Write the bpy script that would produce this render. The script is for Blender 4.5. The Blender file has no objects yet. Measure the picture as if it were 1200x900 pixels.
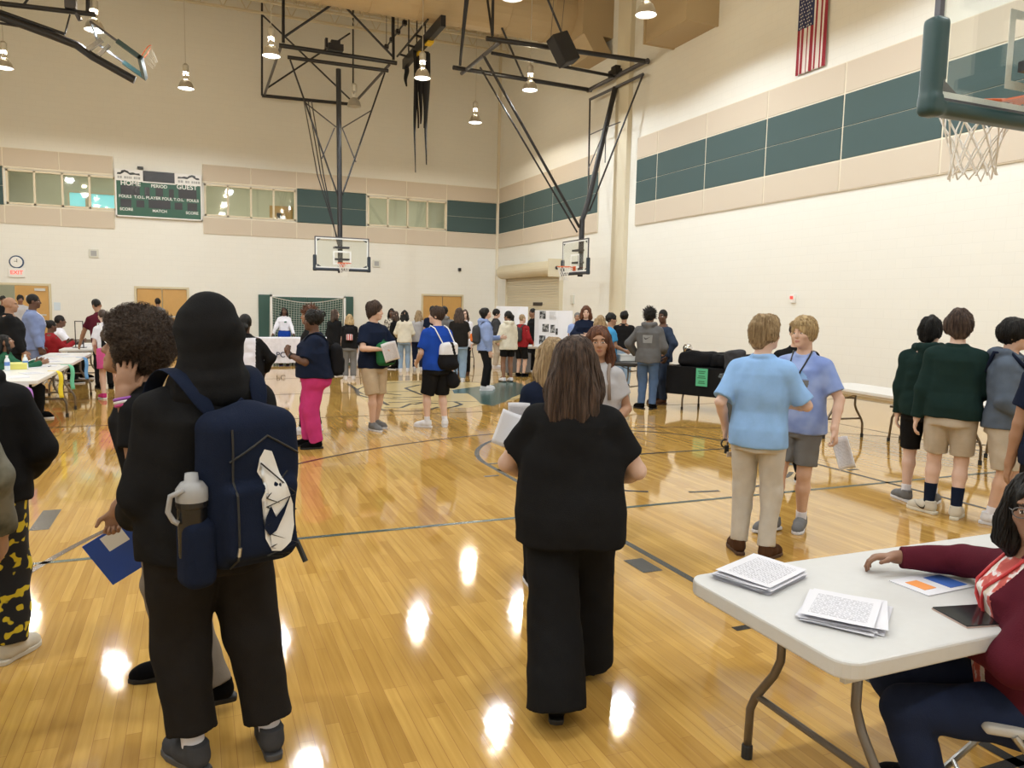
import bpy, bmesh, math, random
import numpy as np
from mathutils import Vector, Matrix
from mathutils.bvhtree import BVHTree
random.seed(7)
S = bpy.context.scene
COL = S.collection
PI = math.pi
A = lambda *v: np.array(v, float)
def nrm(v):
    v = np.asarray(v, float); return v / (np.linalg.norm(v) + 1e-12)

# ------------------------------------------------------------------ camera
CF, YAW, PITCH, ROLL, EYE = 888.1, 0.396439, -0.101923, -0.0209521, 1.72
_f = A(math.sin(YAW)*math.cos(PITCH), math.cos(YAW)*math.cos(PITCH), math.sin(PITCH))
_r = A(math.cos(YAW), -math.sin(YAW), 0); _d = np.cross(_f, _r)
CR = _r*math.cos(ROLL) + _d*math.sin(ROLL); CD = -_r*math.sin(ROLL) + _d*math.cos(ROLL); CZ = _f
def ray(x, y): return CR*(x-600)/CF + CD*(y-450)/CF + CZ
def onz(x, y, z=0.0):
    r = ray(x, y); return A(0, 0, EYE) + r*(z-EYE)/r[2]
def ony(x, y, Y):
    r = ray(x, y); return A(0, 0, EYE) + r*Y/r[1]
def onx(x, y, X):
    r = ray(x, y); return A(0, 0, EYE) + r*X/r[0]
def depth(x, d):
    r = ray(x, 360); p = r*d/np.dot(r, CZ); return A(p[0], p[1], 0)
cam = bpy.data.objects.new('camera', bpy.data.cameras.new('camera')); COL.objects.link(cam)
cam.data.sensor_width = 36; cam.data.lens = CF*36/1200; cam.data.clip_start = .05; cam.data.clip_end = 200
cam.matrix_world = Matrix(((CR[0], -CD[0], -CZ[0], 0), (CR[1], -CD[1], -CZ[1], 0), (CR[2], -CD[2], -CZ[2], EYE), (0, 0, 0, 1)))
S.camera = cam

# ------------------------------------------------------------------ materials
MATS = {}
def mat(name, col=(.8, .8, .8), rough=.6, metal=0.0, bump=0.0, bscale=200.0, var=0.0, vscale=8.0, coat=0.0, emit=None, spec=.5):
    if name in MATS: return MATS[name]
    m = bpy.data.materials.new(name); m.use_nodes = True; MATS[name] = m
    nt = m.node_tree; b = nt.nodes['Principled BSDF']
    b.inputs['Base Color'].default_value = (*col, 1); b.inputs['Roughness'].default_value = rough
    b.inputs['Metallic'].default_value = metal; b.inputs['Coat Weight'].default_value = coat
    b.inputs['Specular IOR Level'].default_value = spec
    if emit:
        b.inputs['Emission Color'].default_value = (*emit[0], 1); b.inputs['Emission Strength'].default_value = emit[1]
    if bump or var:
        tc = nt.nodes.new('ShaderNodeTexCoord')
    if bump:
        n = nt.nodes.new('ShaderNodeTexNoise'); n.inputs['Scale'].default_value = bscale; n.inputs['Detail'].default_value = 3
        nt.links.new(tc.outputs['Object'], n.inputs['Vector'])
        bp = nt.nodes.new('ShaderNodeBump'); bp.inputs['Strength'].default_value = bump; bp.inputs['Distance'].default_value = .01
        nt.links.new(n.outputs['Fac'], bp.inputs['Height']); nt.links.new(bp.outputs[0], b.inputs['Normal'])
    if var:
        n = nt.nodes.new('ShaderNodeTexNoise'); n.inputs['Scale'].default_value = vscale; n.inputs['Detail'].default_value = 4
        nt.links.new(tc.outputs['Object'], n.inputs['Vector'])
        mx = nt.nodes.new('ShaderNodeMix'); mx.data_type = 'RGBA'
        mx.inputs['A'].default_value = (*[c*(1-var) for c in col], 1); mx.inputs['B'].default_value = (*[min(1, c*(1+var)) for c in col], 1)
        nt.links.new(n.outputs['Fac'], mx.inputs['Factor']); nt.links.new(mx.outputs['Result'], b.inputs['Base Color'])
    return m
def fab(name, col, var=.15): return mat(name, col, .9, bump=.25, bscale=260, var=var, vscale=14, spec=.08)
def skin(name, col): return mat(name, col, .5, bump=.05, bscale=400, var=.08, vscale=22, spec=.35)
def hairmat(name, dark, light, sx=70.0, sz=5.0):
    if name in MATS: return MATS[name]
    m = mat(name, dark, .55, spec=.25); nt = m.node_tree; b = nt.nodes['Principled BSDF']
    tc = nt.nodes.new('ShaderNodeTexCoord'); mp = nt.nodes.new('ShaderNodeMapping'); mp.inputs['Scale'].default_value = (sx, sx, sz)
    n = nt.nodes.new('ShaderNodeTexNoise'); n.inputs['Scale'].default_value = 1; n.inputs['Detail'].default_value = 4
    rp = nt.nodes.new('ShaderNodeValToRGB'); rp.color_ramp.elements[0].position = .35; rp.color_ramp.elements[1].position = .72
    rp.color_ramp.elements[0].color = (*dark, 1); rp.color_ramp.elements[1].color = (*light, 1)
    bp = nt.nodes.new('ShaderNodeBump'); bp.inputs['Strength'].default_value = .6; bp.inputs['Distance'].default_value = .008
    L = nt.links.new
    L(tc.outputs['Object'], mp.inputs[0]); L(mp.outputs[0], n.inputs['Vector']); L(n.outputs['Fac'], rp.inputs[0]); L(rp.outputs[0], b.inputs['Base Color'])
    L(n.outputs['Fac'], bp.inputs['Height']); L(bp.outputs[0], b.inputs['Normal'])
    return m
def blotch(name, cols, scale=12.0, pos=(.45, .5), detail=3.0):
    if name in MATS: return MATS[name]
    m = mat(name, cols[0], .9); nt = m.node_tree; b = nt.nodes['Principled BSDF']
    tc = nt.nodes.new('ShaderNodeTexCoord'); n = nt.nodes.new('ShaderNodeTexNoise'); n.inputs['Scale'].default_value = scale; n.inputs['Detail'].default_value = detail
    rp = nt.nodes.new('ShaderNodeValToRGB'); e = rp.color_ramp.elements
    while len(e) < len(cols): e.new(.5)
    for i, c in enumerate(cols): e[i].color = (*c, 1); e[i].position = pos[i] if i < len(pos) else 1
    nt.links.new(tc.outputs['Object'], n.inputs['Vector']); nt.links.new(n.outputs['Fac'], rp.inputs[0]); nt.links.new(rp.outputs[0], b.inputs['Base Color'])
    return m
def thinglass(name, tint=(.95, 1, .97), gloss=.10):
    m = bpy.data.materials.new(name); m.use_nodes = True; nt = m.node_tree; nt.nodes.clear()
    o = nt.nodes.new('ShaderNodeOutputMaterial'); t = nt.nodes.new('ShaderNodeBsdfTransparent'); g = nt.nodes.new('ShaderNodeBsdfGlossy'); x = nt.nodes.new('ShaderNodeMixShader')
    t.inputs[0].default_value = (*tint, 1); g.inputs['Roughness'].default_value = .03; x.inputs[0].default_value = gloss
    nt.links.new(t.outputs[0], x.inputs[1]); nt.links.new(g.outputs[0], x.inputs[2]); nt.links.new(x.outputs[0], o.inputs[0]); MATS[name] = m
    return m

# ------------------------------------------------------------------ mesh helpers
class MB:
    """collects boxes, tubes, lofts and polygons into one mesh"""
    def __init__(s): s.v = []; s.f = []; s.mi = []; s.m = 0
    def add(s, vs, fs):
        b = len(s.v); s.v += [tuple(map(float, v)) for v in vs]; s.f += [tuple(b+i for i in f) for f in fs]; s.mi += [s.m]*len(fs); return s
    def box(s, c, d, R=None):
        c = np.asarray(c, float); d = np.asarray(d, float)/2
        q = np.array([[x, y, z] for x in (-1, 1) for y in (-1, 1) for z in (-1, 1)])*d
        if R is not None: q = q @ np.asarray(R).T
        return s.add(q+c, [(0, 1, 3, 2), (4, 6, 7, 5), (0, 4, 5, 1), (2, 3, 7, 6), (0, 2, 6, 4), (1, 5, 7, 3)])
    def bb(s, lo, hi): lo = np.asarray(lo, float); hi = np.asarray(hi, float); return s.box((lo+hi)/2, hi-lo)
    def tube(s, pts, r, n=8, cap=True):
        pts = [np.asarray(p, float) for p in pts]; m = len(pts)
        rs = r if isinstance(r, (list, tuple)) else [r]*m
        t0 = nrm(pts[1]-pts[0]); u = nrm(np.cross(t0, A(0, 0, 1) if abs(t0[2]) < .9 else A(1, 0, 0)))
        vs = []
        for i in range(m):
            t = nrm(pts[min(i+1, m-1)]-pts[max(i-1, 0)]); u = nrm(u-t*np.dot(u, t)); w = np.cross(t, u)
            for k in range(n):
                a = 2*PI*k/n; vs.append(pts[i]+rs[i]*(u*math.cos(a)+w*math.sin(a)))
        fs = [(i*n+k, i*n+(k+1) % n, (i+1)*n+(k+1) % n, (i+1)*n+k) for i in range(m-1) for k in range(n)]
        if cap: fs += [tuple(range(n))[::-1], tuple((m-1)*n+k for k in range(n))]
        return s.add(vs, fs)
    def bar(s, a, b, w, h):
        """square bar a->b"""
        a = np.asarray(a, float); b = np.asarray(b, float); t = nrm(b-a); u = nrm(np.cross(t, A(0, 0, 1) if abs(t[2]) < .95 else A(1, 0, 0))); q = np.cross(u, t)
        R = np.array([u, t, q]).T
        return s.box((a+b)/2, (w, np.linalg.norm(b-a), h), R)
    def lathe(s, prof, c=(0, 0, 0), n=24):
        vs = [(c[0]+r*math.cos(2*PI*k/n), c[1]+r*math.sin(2*PI*k/n), c[2]+z) for r, z in prof for k in range(n)]
        return s.add(vs, [(i*n+k, i*n+(k+1) % n, (i+1)*n+(k+1) % n, (i+1)*n+k) for i in range(len(prof)-1) for k in range(n)])
    def poly(s, pts): return s.add(pts, [tuple(range(len(pts)))])
    def slab(s, pts, off):
        """polygon pts extruded by vector off"""
        n = len(pts); off = np.asarray(off, float); q = [np.asarray(p, float) for p in pts]
        return s.add(q+[p+off for p in q], [tuple(range(n))[::-1], tuple(range(n, 2*n))]+[(i, (i+1) % n, n+(i+1) % n, n+i) for i in range(n)])
    def build(s, name, m, parent=None, smooth=False, bevel=0.0, fix=True):
        me = bpy.data.meshes.new(name); me.from_pydata(s.v, [], s.f)
        for x in (m if isinstance(m, (list, tuple)) else [m]): me.materials.append(x)
        if any(s.mi): me.polygons.foreach_set('material_index', s.mi)
        if fix:
            b = bmesh.new(); b.from_mesh(me); bmesh.ops.recalc_face_normals(b, faces=b.faces); b.to_mesh(me); b.free()
        if smooth: me.polygons.foreach_set('use_smooth', [True]*len(me.polygons))
        o = bpy.data.objects.new(name, me); COL.objects.link(o)
        if parent: o.parent = parent
        if bevel:
            bv = o.modifiers.new('bevel', 'BEVEL'); bv.width = bevel; bv.segments = 2; bv.limit_method = 'ANGLE'
        return o
def tag(o, label=None, cat=None, group=None, kind=None):
    if label: o['label'] = label
    if cat: o['category'] = cat
    if group: o['group'] = group
    if kind: o['kind'] = kind
    return o
def empty(name, loc=(0, 0, 0), rz=0.0):
    o = bpy.data.objects.new(name, None); COL.objects.link(o); o.location = loc; o.rotation_euler = (0, 0, rz); o.empty_display_size = .1; return o
ORD = 'first second third fourth fifth sixth seventh eighth ninth tenth eleventh twelfth'.split()
def each(name, m, parent, tubes, n=8):
    for pts, r in tubes: MB().tube(pts, r, n).build(name, m, parent)
def struct(o): o['kind'] = 'structure'; return o
def copy_tree(o, parent=None):
    c = o.copy(); COL.objects.link(c); c.parent = parent
    for ch in list(o.children): copy_tree(ch, c)
    return c
def text_mesh(s, size, name, m, parent, M, ext=.003, align='CENTER'):
    cu = bpy.data.curves.new(name, 'FONT'); cu.body = s; cu.size = size; cu.align_x = align; cu.align_y = 'CENTER'; cu.extrude = ext; cu.offset = size*.012
    t = bpy.data.objects.new(name, cu); COL.objects.link(t); dg = bpy.context.evaluated_depsgraph_get()
    me = bpy.data.meshes.new_from_object(t.evaluated_get(dg)); bpy.data.objects.remove(t); me.materials.clear(); me.materials.append(m)
    o = bpy.data.objects.new(name, me); COL.objects.link(o); o.parent = parent; o.matrix_local = M; return o

# ------------------------------------------------------------------ smooth solids (distance fields turned into one continuous mesh)
class Field:
    def __init__(s, lo, hi, h):
        s.h = h; s.lo = np.asarray(lo, float)-2*h; n = np.ceil((np.asarray(hi, float)+2*h-s.lo)/h).astype(int)+1
        s.d = np.full(n, 9.0, np.float32); s.ax = [(s.lo[i]+h*np.arange(n[i])).astype(np.float32) for i in range(3)]
    def grid(s, lo=None, hi=None):
        if lo is None: sl = (slice(None),)*3
        else:
            sl = []
            for i in range(3):
                a = int(max(0, math.floor((lo[i]-s.lo[i])/s.h))); b = int(min(s.d.shape[i], math.ceil((hi[i]-s.lo[i])/s.h)+1)); sl.append(slice(a, max(a, b)))
            sl = tuple(sl)
        return sl, s.ax[0][sl[0]][:, None, None], s.ax[1][sl[1]][None, :, None], s.ax[2][sl[2]][None, None, :]
    def put(s, fn, lo, hi, k, sub=False):
        mg = k+3*s.h
        sl, X, Y, Z = s.grid(np.asarray(lo)-mg, np.asarray(hi)+mg)
        if 0 in s.d[sl].shape: return
        e = fn(X, Y, Z).astype(np.float32); d = s.d[sl]
        if sub:
            e = -e
            if k > 0:
                w = np.maximum(k-np.abs(d-e), 0)/k; r = np.maximum(d, e)+w*w*k*.25
            else: r = np.maximum(d, e)
        elif k > 0:
            w = np.maximum(k-np.abs(d-e), 0)/k; r = np.minimum(d, e)-w*w*k*.25
        else: r = np.minimum(d, e)
        s.d[sl] = r
    def cone(s, a, b, ra, rb, k=.02, flat=False, sub=False):
        a = np.asarray(a, float); b = np.asarray(b, float); ab = b-a; L2 = float(ab@ab)+1e-12; R = max(ra, rb)
        def fn(X, Y, Z):
            px, py, pz = X-a[0], Y-a[1], Z-a[2]; q = (px*ab[0]+py*ab[1]+pz*ab[2])/L2; t = np.clip(q, 0, 1)
            d = np.sqrt((px-t*ab[0])**2+(py-t*ab[1])**2+(pz-t*ab[2])**2)-(ra+t*(rb-ra))
            if flat: d = np.maximum(d, (q-1)*math.sqrt(L2))
            return d
        s.put(fn, np.minimum(a, b)-R, np.maximum(a, b)+R, k, sub); return s
    def chain(s, pts, rs, k=.01):
        for i in range(len(pts)-1): s.cone(pts[i], pts[i+1], rs[i], rs[i+1], k)
        return s
    def ell(s, c, r, R=None, k=.02, sub=False):
        c = np.asarray(c, float); r = np.asarray(r, float); R = np.eye(3) if R is None else np.asarray(R); m = float(max(r))
        e = np.abs(R) @ r
        def fn(X, Y, Z):
            p = (X-c[0], Y-c[1], Z-c[2]); q = [p[0]*R[0, i]+p[1]*R[1, i]+p[2]*R[2, i] for i in range(3)]
            k0 = np.sqrt(sum((q[i]/r[i])**2 for i in range(3))); k1 = np.sqrt(sum((q[i]/r[i]**2)**2 for i in range(3)))+1e-6
            return k0*(k0-1)/k1
        s.put(fn, c-e, c+e, k, sub); return s
    def rbox(s, c, half, rad, R=None, k=.01, sub=False):
        c = np.asarray(c, float); half = np.asarray(half, float); R = np.eye(3) if R is None else np.asarray(R); e = np.abs(R) @ half
        def fn(X, Y, Z):
            p = (X-c[0], Y-c[1], Z-c[2]); q = [np.abs(p[0]*R[0, i]+p[1]*R[1, i]+p[2]*R[2, i])-(half[i]-rad) for i in range(3)]
            return np.sqrt(sum(np.maximum(v, 0)**2 for v in q))+np.minimum(np.maximum(np.maximum(q[0], q[1]), q[2]), 0)-rad
        s.put(fn, c-e, c+e, k, sub); return s
    def loft(s, a, b, right, rows, k=.02, n=2.3, ease=0.0, round_=.03, fwd=None):
        """rows (t, rx, ry, fx, fy) along a->b"""
        a = np.asarray(a, float); b = np.asarray(b, float); ab = b-a; L = np.linalg.norm(ab); u = ab/L
        right = nrm(np.asarray(right, float)-u*np.dot(right, u)); f = np.cross(u, right)
        rows = np.array([tuple(r)+(0,)*(5-len(r)) for r in rows], float); T = rows[:, 0]*L
        m = rows[:, 1:3].max()+ease+np.abs(rows[:, 3:]).max(); e0 = a+u*(T[0]-ease); e1 = a+u*(T[-1]+ease)
        def fn(X, Y, Z):
            p = (X-a[0], Y-a[1], Z-a[2]); q = p[0]*u[0]+p[1]*u[1]+p[2]*u[2]; qc = np.clip(q, T[0], T[-1])
            rx = np.interp(qc, T, rows[:, 1]+ease); ry = np.interp(qc, T, rows[:, 2]+ease); fx = np.interp(qc, T, rows[:, 3]); fy = np.interp(qc, T, rows[:, 4])
            x = np.abs(p[0]*right[0]+p[1]*right[1]+p[2]*right[2]-fx)/rx; y = np.abs(p[0]*f[0]+p[1]*f[1]+p[2]*f[2]-fy)/ry
            d = ((x**n+y**n+1e-9)**(1/n)-1)*np.minimum(rx, ry)
            c = np.maximum(T[0]-q, q-T[-1])
            if round_ > 0:
                w = np.maximum(round_-np.abs(d-c), 0)/round_; return np.maximum(d, c)+w*w*round_*.25
            return np.maximum(d, c)
        s.put(fn, np.minimum(e0, e1)-m, np.maximum(e0, e1)+m, k); return s
    def half(s, p, n, k=0.0):
        """cut away the side that n points to"""
        p = np.asarray(p, float); n = nrm(n); sl, X, Y, Z = s.grid(); e = (X-p[0])*n[0]+(Y-p[1])*n[1]+(Z-p[2])*n[2]
        s.d = np.maximum(s.d, e.astype(np.float32)); return s
    def noise(s, amp, freq, seed=1, oct=6, zs=1.0):
        rg = np.random.RandomState(seed); sl, X, Y, Z = s.grid(); t = 0
        for i in range(oct):
            k = rg.randn(3); k = k/np.linalg.norm(k)*freq*(.6+rg.rand()*1.1); k[2] *= zs; t = t+np.sin(k[0]*X+k[1]*Y+k[2]*Z+rg.rand()*6.28)
        s.d = s.d+(t*(amp/math.sqrt(oct))).astype(np.float32); return s
    def mesh(s):
        d = s.d; inside = d < 0; nx, ny, nz = d.shape
        cnt = np.zeros((nx-1, ny-1, nz-1), np.int8); cr = [(i, j, k) for i in (0, 1) for j in (0, 1) for k in (0, 1)]
        for i, j, k in cr: cnt += inside[i:nx-1+i, j:ny-1+j, k:nz-1+k]
        mk = (cnt > 0) & (cnt < 8); I, J, K = np.nonzero(mk); idx = np.full(mk.shape, -1, np.int64); idx[mk] = np.arange(len(I))
        pos = np.zeros((len(I), 3)); num = np.zeros(len(I))
        for c in cr:
            for a in range(3):
                if c[a]: continue
                e = list(c); e[a] = 1; da = d[I+c[0], J+c[1], K+c[2]]; db = d[I+e[0], J+e[1], K+e[2]]; x = (da < 0) != (db < 0)
                t = np.where(x, da/np.where(x, da-db, 1), 0); pp = np.zeros((len(I), 3)); pp[:] = c; pp[:, a] = t; pos += pp*x[:, None]; num += x
        pos = pos/num[:, None]; V = s.lo+s.h*(np.stack([I, J, K], 1)+pos); Q = []
        for a in range(3):
            b, c = (a+1) % 3, (a+2) % 3
            s0 = [slice(None)]*3; s1 = [slice(None)]*3
            for ax in (b, c): s0[ax] = slice(1, -1); s1[ax] = slice(1, -1)
            s0[a] = slice(0, -1); s1[a] = slice(1, None)
            p = inside[tuple(s0)]; q = inside[tuple(s1)]; ch = np.argwhere(p != q)
            if not len(ch): continue
            fl = p[tuple(ch.T)]; ch = ch.copy(); ch[:, b] += 1; ch[:, c] += 1
            def cell(ob, oc):
                t = ch.copy(); t[:, b] += ob; t[:, c] += oc; return idx[tuple(t.T)]
            q4 = np.stack([cell(-1, -1), cell(0, -1), cell(0, 0), cell(-1, 0)], 1); q4[~fl] = q4[~fl][:, ::-1]; Q.append(q4)
        return V, (np.concatenate(Q) if Q else np.zeros((0, 4), int))
def mesh_np(name, V, Q, mats, mi=None):
    me = bpy.data.meshes.new(name); n = len(Q)
    me.vertices.add(len(V)); me.vertices.foreach_set('co', np.asarray(V, np.float32).ravel())
    me.loops.add(n*4); me.polygons.add(n); me.loops.foreach_set('vertex_index', np.asarray(Q, np.int32).ravel())
    me.polygons.foreach_set('loop_start', np.arange(n, dtype=np.int32)*4)
    me.polygons.foreach_set('use_smooth', np.ones(n, bool))
    for m in mats: me.materials.append(m)
    if mi is not None: me.polygons.foreach_set('material_index', np.asarray(mi, np.int32))
    me.update(); me.validate(); return me
def obj_np(name, V, Q, mats, parent=None, mi=None):
    o = bpy.data.objects.new(name, mesh_np(name, V, Q, mats if isinstance(mats, (list, tuple)) else [mats], mi)); COL.objects.link(o)
    if parent: o.parent = parent
    return o
def solid(F, name, m, parent=None, scale=1.0, mi=None):
    V, Q = F.mesh(); return obj_np(name, V*scale, Q, m, parent, mi)
def decal(target, pts, origin, u, v, name, m, parent, off=.002, cuts=3):
    """flat outline pts (u, v) laid onto target's own mesh along the normal u x v; all in the target's local space"""
    u = nrm(u); v = nrm(v); n = np.cross(u, v); origin = np.asarray(origin, float)
    b = bmesh.new(); vs = [b.verts.new(origin+u*p[0]+v*p[1]) for p in pts]; b.faces.new(vs); bmesh.ops.triangulate(b, faces=b.faces[:])
    for _ in range(cuts): bmesh.ops.subdivide_edges(b, edges=[e for e in b.edges if e.calc_length() > .012], cuts=1)
    bmesh.ops.triangulate(b, faces=b.faces[:])
    me = target.data; bv = BVHTree.FromPolygons([x.co for x in me.vertices], [p.vertices for p in me.polygons])
    for x in b.verts:
        h = bv.ray_cast(x.co+Vector(n)*.5, -Vector(n), 1.2)
        if h[0] is not None: x.co = h[0]+Vector(n)*off
    me2 = bpy.data.meshes.new(name); b.to_mesh(me2); b.free(); me2.materials.append(m); me2.polygons.foreach_set('use_smooth', [True]*len(me2.polygons))
    o = bpy.data.objects.new(name, me2); COL.objects.link(o)
    if parent: o.parent = parent
    return o
def swoosh(L):
    """outline of a curved tick, length L"""
    up = [(0, .18), (.06, .02), (.16, -.06), (.30, -.06), (.5, .02), (.75, .14), (1, .27)]; dn = [(.75, .115), (.5, -.045), (.33, -.15), (.18, -.2), (.06, -.15), (0, -.02), (-.02, .08)]
    return [((x-.45)*L, y*L) for x, y in up+dn]
# ================================================================== ROOM
XW, YB, XL, YN, ZC = 13.15, 33.5, -9.0, -9.0, 13.9      # right wall, back wall, left wall, near wall, roof deck
def wallmat(name, col, axis):
    m = mat(name, col, .75, spec=.3); nt = m.node_tree; b = nt.nodes['Principled BSDF']
    tc = nt.nodes.new('ShaderNodeTexCoord'); mp = nt.nodes.new('ShaderNodeMapping')
    mp.inputs['Rotation'].default_value = (PI/2, 0, 0) if axis == 'x' else (PI/2, 0, PI/2)
    sx = nt.nodes.new('ShaderNodeSeparateXYZ'); cx = nt.nodes.new('ShaderNodeCombineXYZ')
    nt.links.new(tc.outputs['Object'], sx.inputs[0]); nt.links.new(sx.outputs['X' if axis == 'x' else 'Y'], cx.inputs[0]); nt.links.new(sx.outputs['Z'], cx.inputs[1])
    br = nt.nodes.new('ShaderNodeTexBrick'); br.inputs['Scale'].default_value = 1; br.inputs['Brick Width'].default_value = .4064; br.inputs['Row Height'].default_value = .2032; br.inputs['Mortar Size'].default_value = .006
    br.inputs['Mortar Smooth'].default_value = .4
    br.inputs['Color1'].default_value = (*col, 1); br.inputs['Color2'].default_value = (*[c*.988 for c in col], 1); br.inputs['Mortar'].default_value = (*[c*.95 for c in col], 1)
    bp = nt.nodes.new('ShaderNodeBump'); bp.inputs['Strength'].default_value = .22; bp.inputs['Distance'].default_value = .005; bp.invert = True
    nt.links.new(cx.outputs[0], br.inputs['Vector']); nt.links.new(br.outputs['Color'], b.inputs['Base Color']); nt.links.new(br.outputs['Fac'], bp.inputs['Height']); nt.links.new(bp.outputs[0], b.inputs['Normal'])
    return m
WALL = (.80, .795, .755)
mwx = wallmat('painted_block_back', WALL, 'x'); mwy = wallmat('painted_block_side', WALL, 'y')
# floor
def floormat():
    m = mat('maple_floor', (.6, .35, .12), .2, spec=.5); nt = m.node_tree; b = nt.nodes['Principled BSDF']; L = nt.links.new
    tc = nt.nodes.new('ShaderNodeTexCoord'); sp = nt.nodes.new('ShaderNodeSeparateXYZ'); cb = nt.nodes.new('ShaderNodeCombineXYZ')
    L(tc.outputs['Object'], sp.inputs[0]); L(sp.outputs['Y'], cb.inputs[0]); L(sp.outputs['X'], cb.inputs[1])
    br = nt.nodes.new('ShaderNodeTexBrick'); br.inputs['Scale'].default_value = 1; br.inputs['Brick Width'].default_value = .8; br.inputs['Row Height'].default_value = .0572
    br.inputs['Mortar Size'].default_value = .0012; br.offset = .37; br.offset_frequency = 3; br.squash = 1.25; br.squash_frequency = 4; br.inputs['Bias'].default_value = -.1
    br.inputs['Color1'].default_value = (.66, .41, .112, 1); br.inputs['Color2'].default_value = (.49, .28, .068, 1); br.inputs['Mortar'].default_value = (.42, .22, .07, 1)
    L(cb.outputs[0], br.inputs['Vector'])
    mp = nt.nodes.new('ShaderNodeMapping'); mp.inputs['Scale'].default_value = (1.3, 26, 1); L(cb.outputs[0], mp.inputs[0])
    n = nt.nodes.new('ShaderNodeTexNoise'); n.inputs['Scale'].default_value = 1.6; n.inputs['Detail'].default_value = 6; L(mp.outputs[0], n.inputs['Vector'])
    rp = nt.nodes.new('ShaderNodeValToRGB'); rp.color_ramp.elements[0].position = .3; rp.color_ramp.elements[1].position = .75
    rp.color_ramp.elements[0].color = (.74, .68, .62, 1); rp.color_ramp.elements[1].color = (1, 1, 1, 1); L(n.outputs['Fac'], rp.inputs[0])
    mx = nt.nodes.new('ShaderNodeMix'); mx.data_type = 'RGBA'; mx.blend_type = 'MULTIPLY'; mx.inputs['Factor'].default_value = .8
    L(br.outputs['Color'], mx.inputs['A']); L(rp.outputs[0], mx.inputs['B']); L(mx.outputs['Result'], b.inputs['Base Color'])
    n2 = nt.nodes.new('ShaderNodeTexNoise'); n2.inputs['Scale'].default_value = 2.2; n2.inputs['Detail'].default_value = 3; L(tc.outputs['Object'], n2.inputs['Vector'])
    mr = nt.nodes.new('ShaderNodeMapRange'); mr.inputs['To Min'].default_value = .035; mr.inputs['To Max'].default_value = .085; L(n2.outputs['Fac'], mr.inputs['Value']); L(mr.outputs[0], b.inputs['Roughness'])
    bp = nt.nodes.new('ShaderNodeBump'); bp.inputs['Strength'].default_value = .05; bp.inputs['Distance'].default_value = .004; n3 = nt.nodes.new('ShaderNodeTexNoise'); n3.inputs['Scale'].default_value = 9; L(cb.outputs[0], n3.inputs['Vector'])
    ad = nt.nodes.new('ShaderNodeMath'); ad.operation = 'MULTIPLY_ADD'; ad.inputs[1].default_value = 1.1; L(n.outputs['Fac'], ad.inputs[0]); L(n3.outputs['Fac'], ad.inputs[2]); L(ad.outputs[0], bp.inputs['Height']); L(bp.outputs[0], b.inputs['Normal'])
    b.inputs['Coat Weight'].default_value = .22; b.inputs['Coat Roughness'].default_value = .03
    return m
struct(MB().bb((XL, YN, -.2), (XW+.3, YB+.3, 0)).build('floor', floormat()))
# right wall, left wall, near wall
struct(MB().bb((XW, YN-.3, 0), (XW+.3, YB+.3, ZC)).build('wall_right', mwy))
struct(MB().bb((XL-.3, YN-.3, 0), (XL, YB+.3, ZC)).build('wall_left', mwy))
struct(MB().bb((XL, YN-.3, 0), (XW, YN, ZC)).build('wall_near', mwx))
# back wall with openings: windows z 5.10..6.36, doors
ZW0, ZW1 = 5.10, 6.37
wins = [(-6.33, -2.72), (.43, 4.0), (7.02, 10.62)]
DT = 2.13
d0 = ony(-60, 335, YB)[0]; d1 = ony(57, 335, YB)[0]
doors = [(d0, d1), (ony(160, 339, YB)[0], ony(219, 340, YB)[0]), (9.56, 11.40)]
def wall_openings():
    m = MB(); xs = sorted({XL, XW} | {v for w in wins+doors for v in w})
    for a, b in zip(xs[:-1], xs[1:]):
        c = (a+b)/2; cuts = []
        if any(p < c < q for p, q in doors): cuts.append((0, DT))
        if any(p < c < q for p, q in wins): cuts.append((ZW0, ZW1))
        z = 0
        for p, q in cuts+[(ZC, ZC)]:
            if p > z: m.bb((a, YB, z), (b, YB+.3, p))
            z = q
    return m
struct(wall_openings().build('wall_back', mwx))
# corridor behind the windows and doors
mgreen = mat('corridor_green', (.66, .66, .53), .7); mcor = mat('corridor_floor', (.5, .5, .42), .4)
c = MB(); c.bb((XL, YB+3.0, 0), (XW, YB+3.2, 8)).bb((XL, YB+.3, 7.1), (XW, YB+3.2, 7.3)).bb((XL, YB+.3, 4.0), (XW, YB+3.2, 4.15)).bb((XL-.2, YB+.3, 0), (XL, YB+3.2, 8)).bb((XW, YB+.3, 0), (XW+.2, YB+3.2, 8)).bb((XL, YB+.3, -.2), (XW, YB+3.2, 0))
struct(c.build('wall_corridor', mgreen))
mlit = mat('lit_panel', (1, 1, 1), .5, emit=((1, .97, .9), 7.0))
for i, (x, z) in enumerate([(-5.2, 7.08), (-2.6, 7.08), (1.2, 7.08), (3.2, 7.08), (7.9, 7.08), (10, 7.08), (-6.5, 3.98), (-1, 3.98), (10.5, 3.98)]):
    f = MB().bb((x-.6, YB+1.3, z-.03), (x+.6, YB+1.6, z)).build('corridor_light', mlit); tag(f, ORD[i]+' bright strip light of the corridor behind the back wall windows and doors', 'ceiling light', 'strip lights of the corridor')
    l = bpy.data.lights.new('corridor_lamp', 'AREA'); l.energy = 42 if z > 5 else 60; l.size = 1.1; l.color = (1, .98, .88); lo = bpy.data.objects.new('corridor_lamp', l); COL.objects.link(lo); lo.location = (x, YB+1.45, z-.06)
# daylight windows far behind the left corridor window
mday = mat('daylight_pane', (.3, .8, .9), .3, emit=((.25, .85, .95), 1.6))
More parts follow.
